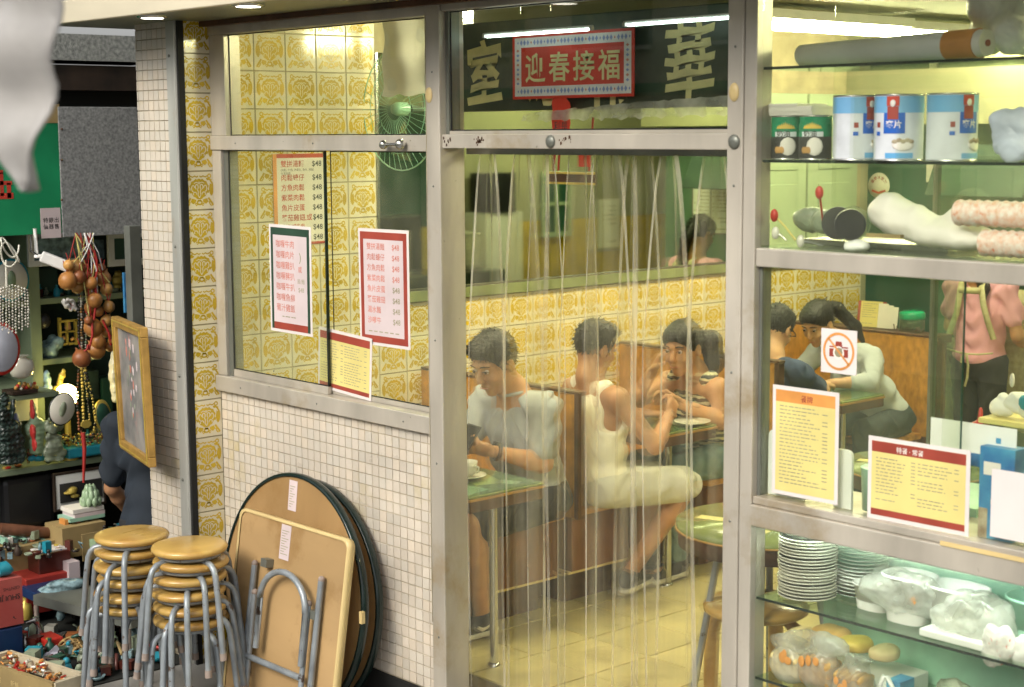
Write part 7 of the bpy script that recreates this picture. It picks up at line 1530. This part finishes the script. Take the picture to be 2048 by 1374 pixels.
tag(GO(b, 'brush_marks', ['paper_pink', 'stone_green', 'print_red_soft']), kind='stuff')

# ---- under the counter
sbox('suitcase', 6, 952, 112, 1058, -1.5, .3, 'black_plastic', label='large black suitcase standing under the stall counter', cat='suitcase', bev=.03)
t = framed('framed_photo', 108, 940, 212, 1016, -1.42, .012, 'dark_wood', 'white_foam', 'white mounted dark photo leaning under the counter', 'photo'); sbox('photo', 120, 962, 205, 1000, -1.418, .004, 'print_black', t); blobs('yellow_figure', None, None, [(146, 978, 10, 5, .05), (140, 985, 14, 4, .05), (150, 992, 10, 4, .05)], 'gold', -1.46, parent=t, amp=0)
b = MB(); q = at(182, 1012, 'x', -1.2)
lt = thing('lotus_lamp', 'pale green glass lotus lamp on the pile of books', 'lamp', tuple(q))
for ring, (n_p, r_, h_, z_) in enumerate(((9, .040, .05, 0), (9, .030, .075, .01), (6, .018, .09, .02))):
    for k in range(n_p):
        a = 2*math.pi*k/n_p+ring*.35; MB().ball((q.x+r_*math.cos(a), q.y+r_*math.sin(a), q.z+z_+h_*.5), (.016, .016, h_*.52), 8).obj('petal', 'jade', lt)
for k, (y0_, y1_, x0_, x1_, m_, lb) in enumerate(((1015, 1024, 146, 208, 'paper', 'top white book of the pile under the lotus lamp'), (1024, 1032, 150, 210, 'paper_pink', 'pink spined book second in the pile'), (1032, 1040, 140, 210, 'mint', 'pale green book third in the pile'))): sbox('book', x0_, y0_+.5, x1_, y1_-.3, -1.16, .13, m_, label=lb, cat='book', group='books piled under the lotus lamp')
for k in range(9): sbox('card_case', 130+8*k, 1040+3*(k % 3), 137+8*k, 1062, -1.18-.01*(k % 3), .06, ['print_orange', 'black_plastic', 'paper', 'print_red_soft', 'mint'][k % 5], label='small upright case, %s from the left below the pile of books' % ORD[k], cat='case', group='row of small cases below the books')
cb2 = thing('cardboard_box', 'open cardboard box standing behind the stool stack', 'box', tuple(at(170, 1090, 'x', -1.1))); sbox('side', 125, 1050, 212, 1110, -1.12, .18, 'cardboard', cb2); sbox('flap', 165, 1066, 200, 1120, -1.05, .006, 'cardboard', cb2)
b = MB(); b.tube([tuple(at(0, 1058, 'x', -1.3)), tuple(at(60, 1062, 'x', -1.27)), tuple(at(110, 1066, 'x', -1.27)), tuple(at(132, 1060, 'x', -1.3))], [.03, .028, .024, .016], 12); b.obj('carved_wood_arm', 'wood_red', label='long curved brown wooden arm above the cardboard box of records', cat='wood')
cb3 = thing('record_box', 'wide open cardboard box packed with papers at the left', 'box', tuple(at(70, 1140, 'x', -1.2))); sbox('carton', 6, 1086, 148, 1142, -1.2, .3, 'cardboard', cb3, bev=.003)
for k in range(14): y0, y1, z0, z1 = span(10+9.4*k, 1077+random.uniform(-2, 3), 18+9.4*k, 1086, -1.24-.02*(k % 4)); MB().box((-1.42, y0, z0-.01), (-1.24-.02*(k % 4), y1-.004, z1)).obj('folder', ['mint', 'paper', 'clear_blue', 'white_foam'][k % 4], cb3)
mb_ = thing('jewel_box', 'dark red lacquer box with floral lid on the left pile', 'box', tuple(at(108, 1145, 'x', -1.08))); sbox('case', 78, 1104, 142, 1145, -1.06, .12, 'mahogany', mb_, bev=.004); y0, y1, z0, z1 = span(82, 1090, 138, 1104, -1.06); MB().box((-1.175, y0, z0+.0), (-1.07, y1, z0+.006)).obj('lid_picture', 'floral', mb_)
sbox('pink_box', 138, 1124, 160, 1162, -1.0, .08, 'paper_pink', label='small pink and white box beside the lacquer box', cat='box'); sbox('red_crate', 53, 1150, 150, 1222, -1.02, .2, 'box_red', label='bright red box below the dark lacquer box', cat='box', bev=.004)
crumple('bag_of_glass', tuple(at(118, 1172, 'x', -.88)), (.10, .12, .045), 'clear_blue', 'clear bag of glittering glass pieces on a blue tray', seed=81, amp=.012); sbox('blue_tray', 72, 1178, 168, 1197, -.86, .18, 'blue_plastic', label='dark blue tray under the clear bag of glass pieces', cat='tray', bev=.008)
lt_ = thing('low_table', 'low grey metal table in front of the red box', 'table', tuple(at(160, 1230, 'x', -.8)))
a0, a1 = at(66, 1190, 'z', at(66, 1190, 'x', -.85).z), at(262, 1238, 'z', at(66, 1190, 'x', -.85).z); zt = at(66, 1190, 'x', -.85).z
b = MB(); dv = (a1-a0); dv.z = 0; dn = Vector((-dv.y, dv.x, 0)).normalized()*-.25
if dn.dot(CAM-a0) > 0: dn = -dn
vs = [a0, a1, a1+dn, a0+dn]; vs = [Vector((v.x, v.y, zt)) for v in vs]; lo_ = [v-Vector((0, 0, .045)) for v in vs]; b.add(vs+lo_, [(0, 1, 2, 3), (7, 6, 5, 4), (0, 4, 5, 1), (1, 5, 6, 2), (2, 6, 7, 3), (3, 7, 4, 0)]); b.obj('top', 'grey_post', lt_)
for v in (vs[0]+(vs[1]-vs[0])*.03, vs[1]-(vs[1]-vs[0])*.03): b = MB(); b.tube([(v.x, v.y, zt-.045), (v.x, v.y, -.19)], .012, 8); b.obj('leg', 'rubber_foot', lt_)
sx = thing('red_carton', 'pink and red carton with dark lettering at the lower left edge', 'box', tuple(at(20, 1255, 'x', -.55))); sbox('carton', -60, 1163, 46, 1258, -.55, .16, 'box_pink', sx)
y0, y1, z0, z1 = span(0, 1163, 44, 1258, -.549)
b = MB(); b.X = basis((-.5492, y1-.004, z1-.0), (0, -1, 0), (0, 0, -1)); b.X = basis((-.5492, y0, z0), (0, 1, 0), (0, 0, 1))
b2 = MB(); b2.X = Matrix.Translation((-.5492, y1-.002, z0))@Matrix.Rotation(math.pi/2, 4, 'Z')@Matrix.Rotation(math.pi, 4, 'Y')
put_text(b2, 'SHUI JIN', .004, -.150, .032, 0, .0006, .012); put_text(b2, 'CENTHS', .004, -.185, .020, 0, .0006, .0); b2.X = None; b2.obj('lettering', 'print_black', sx)
blobs('ink_mark', None, None, [(26, 1233, 4, 3, .0), (32, 1237, 5, 1, .0)], 'print_black', -.556, parent=sx, amp=0, h=.004)
sbox('blue_bin', -60, 1262, 48, 1340, -.55, .2, 'blue_plastic', label='dark blue plastic bin under the pink and red carton', cat='bin', bev=.006)
b = MB(); b.tube([tuple(at(-5, 1140, 'x', -.6)), tuple(at(14, 1136, 'x', -.6)), tuple(at(19, 1132, 'x', -.6))], [.03, .032, .028], 14); b.obj('teal_bottle', 'cyan', label='teal bottle lying on top of the pink and red carton', cat='bottle')
dk = thing('silver_duck', 'silver metal duck with long neck looking left', 'ornament', tuple(at(95, 1300, 'x', -.62)))
s_ = SDF(.005); qx = -.62
def pt(a_, b__): return tuple(at(a_, b__, 'x', qx))
s_.cone(pt(50, 1247), pt(66, 1240), .004, .009, .006); s_.ell(pt(70, 1240), (.017, .018, .016), .008); s_.cone(pt(74, 1243), pt(79, 1262), .012, .011, .01); s_.cone(pt(79, 1262), pt(74, 1280), .011, .018, .012); s_.ell(pt(78, 1287), (.032, .035, .030), .02); s_.ell(pt(100, 1282), (.034, .055, .026), .02); s_.cone(pt(112, 1276), pt(134, 1262), .020, .004, .015)
b = MB(); s_.into(b); b.obj('body', 'silver', dk); b = MB(); b.tube([pt(78, 1295), pt(78, 1318)], .008, 8); b.obj('leg', 'silver', dk); MB().ball((qx+.016, at(70, 1240, 'x', qx).y, at(70, 1240, 'x', qx).z+.003), .003, 8).obj('eye', 'black_plastic', dk)
sbox('dark_shelf', 40, 1318, 140, 1330, -.6, .3, 'stall_dark', label='dark board carrying the silver duck', cat='board')
sbox('red_basket', 92, 1277, 128, 1308, -.5, .12, 'red_plastic', label='small bright red plastic basket beside the silver duck', cat='basket', bev=.006)
def basket(px, py, r_, x, label):
    q = at(px, py, 'x', x); t = thing('wicker_basket', label, 'basket', tuple(q), 'wicker baskets piled behind the stools')
    for k in range(5): b = MB(); rr_ = r_*(1-.13*k); b.tube([(q.x+.02*k, q.y+rr_*math.cos(a), q.z+rr_*.8*math.sin(a)) for a in np.linspace(0, 2*math.pi, 25)[:-1]], .006, 6, close=True); b.obj('ring', 'wicker', t)
    for k in range(12): a = 2*math.pi*k/12; b = MB(); b.tube([(q.x, q.y+r_*math.cos(a), q.z+r_*.8*math.sin(a)), (q.x+.09, q.y+r_*.45*math.cos(a), q.z+r_*.36*math.sin(a))], .005, 5); b.obj('rib', 'wicker', t)
basket(185, 1262, .075, -.62, 'larger wicker basket behind the left stool stack'); basket(205, 1300, .065, -.55, 'second wicker basket low behind the left stool stack'); basket(140, 1296, .06, -.50, 'wicker basket with blue beads right of the red basket')
for k, (px, py) in enumerate(((136, 1287), (178, 1287), (194, 1287), (160, 1310))): MB().ball(tuple(at(px, py, 'x', -.43)), .010, 12).obj('blue_bead', 'cyan', label='shiny blue bead on the wicker baskets, %s' % ['just above the red basket', 'high behind the left stool leg', 'furthest right', 'lowest of the four'][k], cat='bead', group='blue beads among the baskets')
crumple('clear_wrapper', tuple(at(108, 1322, 'x', -.42)), (.03, .055, .055), 'lilac', 'pale lilac plastic wrapper standing in the crate', seed=91, h=.005, amp=.010)
MB().add([tuple(at(80, 1320, 'x', -.4)), tuple(at(112, 1290, 'x', -.44)), tuple(at(134, 1318, 'x', -.42)), tuple(at(112, 1352, 'x', -.38))], [(0, 1, 2, 3)]).obj('plastic_sheet', 'lilac', label='thin lilac plastic sheet leaning on the crate', cat='sheet').modifiers.new('solid', 'SOLIDIFY').thickness = .003

MB().box((-2.05, -1.8, -.1895), (-.05, .6, -.184)).obj('stall_floor_mat', 'stall_dark', kind='structure')  # dark sheet added over the pavement to darken the stall floor
XC = -.16
ck = thing('styrofoam_crate', 'cream crate with printed side full of scraps at the bottom left corner', 'crate', tuple(at(50, 1374, 'x', XC)))
cz = at(50, 1326, 'z', -.06); A0, A1 = at(-40, 1318, 'z', -.06), at(108, 1366, 'z', -.06)
dv = (A1-A0); dv.z = 0; dn = Vector((-dv.y, dv.x, 0)).normalized()*.14
if dn.dot(CAM-A0) > 0: dn = -dn
def wall_(p, q, nm, m_='crate_cream'):
    tn = Vector((-(q-p).y, (q-p).x, 0)).normalized()*.010; b = MB(); vs = [p-tn, q-tn, q+tn, p+tn]; b.add([(v.x, v.y, -.185) for v in vs]+[(v.x, v.y, -.06) for v in vs], [(0, 3, 2, 1), (4, 5, 6, 7), (0, 1, 5, 4), (1, 2, 6, 5), (2, 3, 7, 6), (3, 0, 4, 7)]); return b.obj(nm, m_, ck)
wall_(A0, A1, 'front_wall'); wall_(A0+dn, A1+dn, 'back_wall'); wall_(A1, A1+dn, 'end_wall'); wall_(A0, A0+dn, 'end_wall')
MB().add([tuple(Vector((v.x, v.y, -.12))) for v in (A0, A1, A1+dn, A0+dn)], [(0, 1, 2, 3)]).obj('filling', 'stall_dark', ck)
u_ = dv.normalized(); b = MB(); b.X = basis(Vector((A0.x, A0.y, -.185))-Vector((dn.x, dn.y, 0)).normalized()*.0112, u_, (0, 0, 1))
for k in range(3): put_text(b, ['茶葉', '新鮮', '果品'][k], .10+.12*k, .06, .028, 0, 0, 0)
b.X = None; b.obj('faded_print', 'edge_cream', ck); ck.children[-1].data.materials[0] = M['cardboard']
b = MB()
for k in range(110): q = A0+dv*random.uniform(.05, .97)+dn*random.uniform(.08, .92); a = random.random()*6; L_ = random.uniform(.01, .03); zz = random.uniform(-.10, -.055); b.tube([(q.x, q.y, zz), (q.x+L_*math.cos(a), q.y+L_*math.sin(a), zz+L_*.4*random.random())], random.uniform(.003, .008), 5, k % 5)
b.obj('scraps', ['gourd_c', 'red_plastic', 'wicker', 'print_orange', 'porcelain'], ck, kind='stuff')
for k, (px, py, r_, m_, lb) in enumerate(((125, 1350, 11, 'yellow_bun', 'yellow painted ball at the edge of the crate'), (187, 1343, 13, 'poster_blue', 'blue and orange painted ball behind the stool legs'), (160, 1350, 11, 'gourd_b', 'orange painted ball between the stool legs'), (108, 1366, 12, 'porcelain', 'white porcelain cup at the bottom of the crate'), (84, 1364, 9, 'mahogany', 'small dark brown jar at the bottom edge'))):
    q = at(px, py, 'z', -.19+r_/3251*6.7); MB().ball(tuple(q), r_/3251*6.7, 14).obj('painted_ball' if k < 3 else 'small_jar', m_, label=lb, cat='ball' if k < 3 else 'jar')

# ---- dense small curios: nobody could count them
PAL = ['stone_green', 'jade', 'clear_blue', 'bead_black', 'gold', 'gourd_c', 'porcelain', 'mahogany', 'cyan', 'silver', 'dark_wood', 'red_plastic', 'wall_darkgreen', 'cardboard']
def clutter(nm, label, n, fx, sz, kinds=3):
    b = MB(); q = random.Random(len(label))
    for k in range(n):
        p = fx(q); s_ = q.uniform(*sz); mi = q.randrange(len(PAL)) if q.random() < .6 else q.choice([0, 3, 10, 12, 7]); ty = q.randrange(5)
        if ty == 0: b.lathe([(s_*.5, 0), (s_*.6, s_*.4), (s_*.5, s_*1.2), (s_*.2, s_*1.5), (s_*.25, s_*1.9)], tuple(p), 9, mi)
        elif ty == 1: b.X = Matrix.Translation(p)@Matrix.Rotation(q.random()*3, 4, 'Z'); b.box((-s_*.6, -s_*.5, 0), (s_*.6, s_*.5, s_*q.uniform(.5, 2)), mi); b.X = None
        elif ty == 2: b.ball((p.x, p.y, p.z+s_*.55), (s_*.55, s_*.5, s_*.6), 8, mi); b.ball((p.x, p.y, p.z+s_*1.25), s_*.32, 8, mi)
        elif ty == 3: b.lathe([(0, 0), (s_*.7, s_*.1), (s_*.9, s_*.5), (s_*.85, s_*.5), (s_*.5, s_*.15), (0, s_*.1)], tuple(p), 10, mi)
        else: b.tube([p, p+Vector((q.uniform(-1, 1), q.uniform(-1, 1), q.uniform(.6, 1.6)))*s_, p+Vector((q.uniform(-1.5, 1.5), q.uniform(-1.5, 1.5), q.uniform(.2, 1.4)))*s_], s_*.16, 6, mi)
    b.obj(nm, PAL, label=label, cat='curios', kind='stuff')
yA, yB = -.9, .75
clutter('small_curios', 'rows of tiny curios along the back of the stall counter', 130, lambda q: Vector((q.uniform(-2.0, -1.66), q.uniform(yA, yB), zc+.001)), (.018, .045))
clutter('small_curios', 'tiny curios crowded on the upper shelves of the stall', 70, lambda q: Vector((q.uniform(-2.0, -1.75), q.uniform(y_d1+.03, yB), q.choice([zs1, zs1, zs1]))), (.018, .04))
clutter('small_curios', 'tiny curios on the left upper shelf behind the crystal strands', 30, lambda q: Vector((q.uniform(-2.0, -1.75), q.uniform(yA, y_d0-.03), zs1)), (.02, .05))
clutter('floor_clutter', 'heap of mixed small junk on the floor under the stall table', 170, lambda q: Vector((q.uniform(-1.4, -.45), q.uniform(-1.1, .5), -.184+.03*q.random())), (.02, .06))

clutter('small_curios', 'row of tiny trinkets along the front edge of the stall counter', 60, lambda q: Vector((q.uniform(-1.62, -1.48), q.uniform(yA, yB), zc+.001)), (.010, .024))
ztop = at(70, 1086, 'x', -1.24).z
clutter('small_curios', 'trinkets heaped on the boxes below the counter', 80, lambda q: Vector((q.uniform(-1.35, -1.0), q.uniform(-.75, .3), ztop+q.uniform(-.03, .02))), (.012, .03))

clutter('floor_clutter', 'dark mixed junk spread on the ground behind the stacked stools', 120, lambda q: Vector((q.uniform(-.6, -.08), q.uniform(-.75, -.18), -.184+.02*q.random())), (.02, .055))
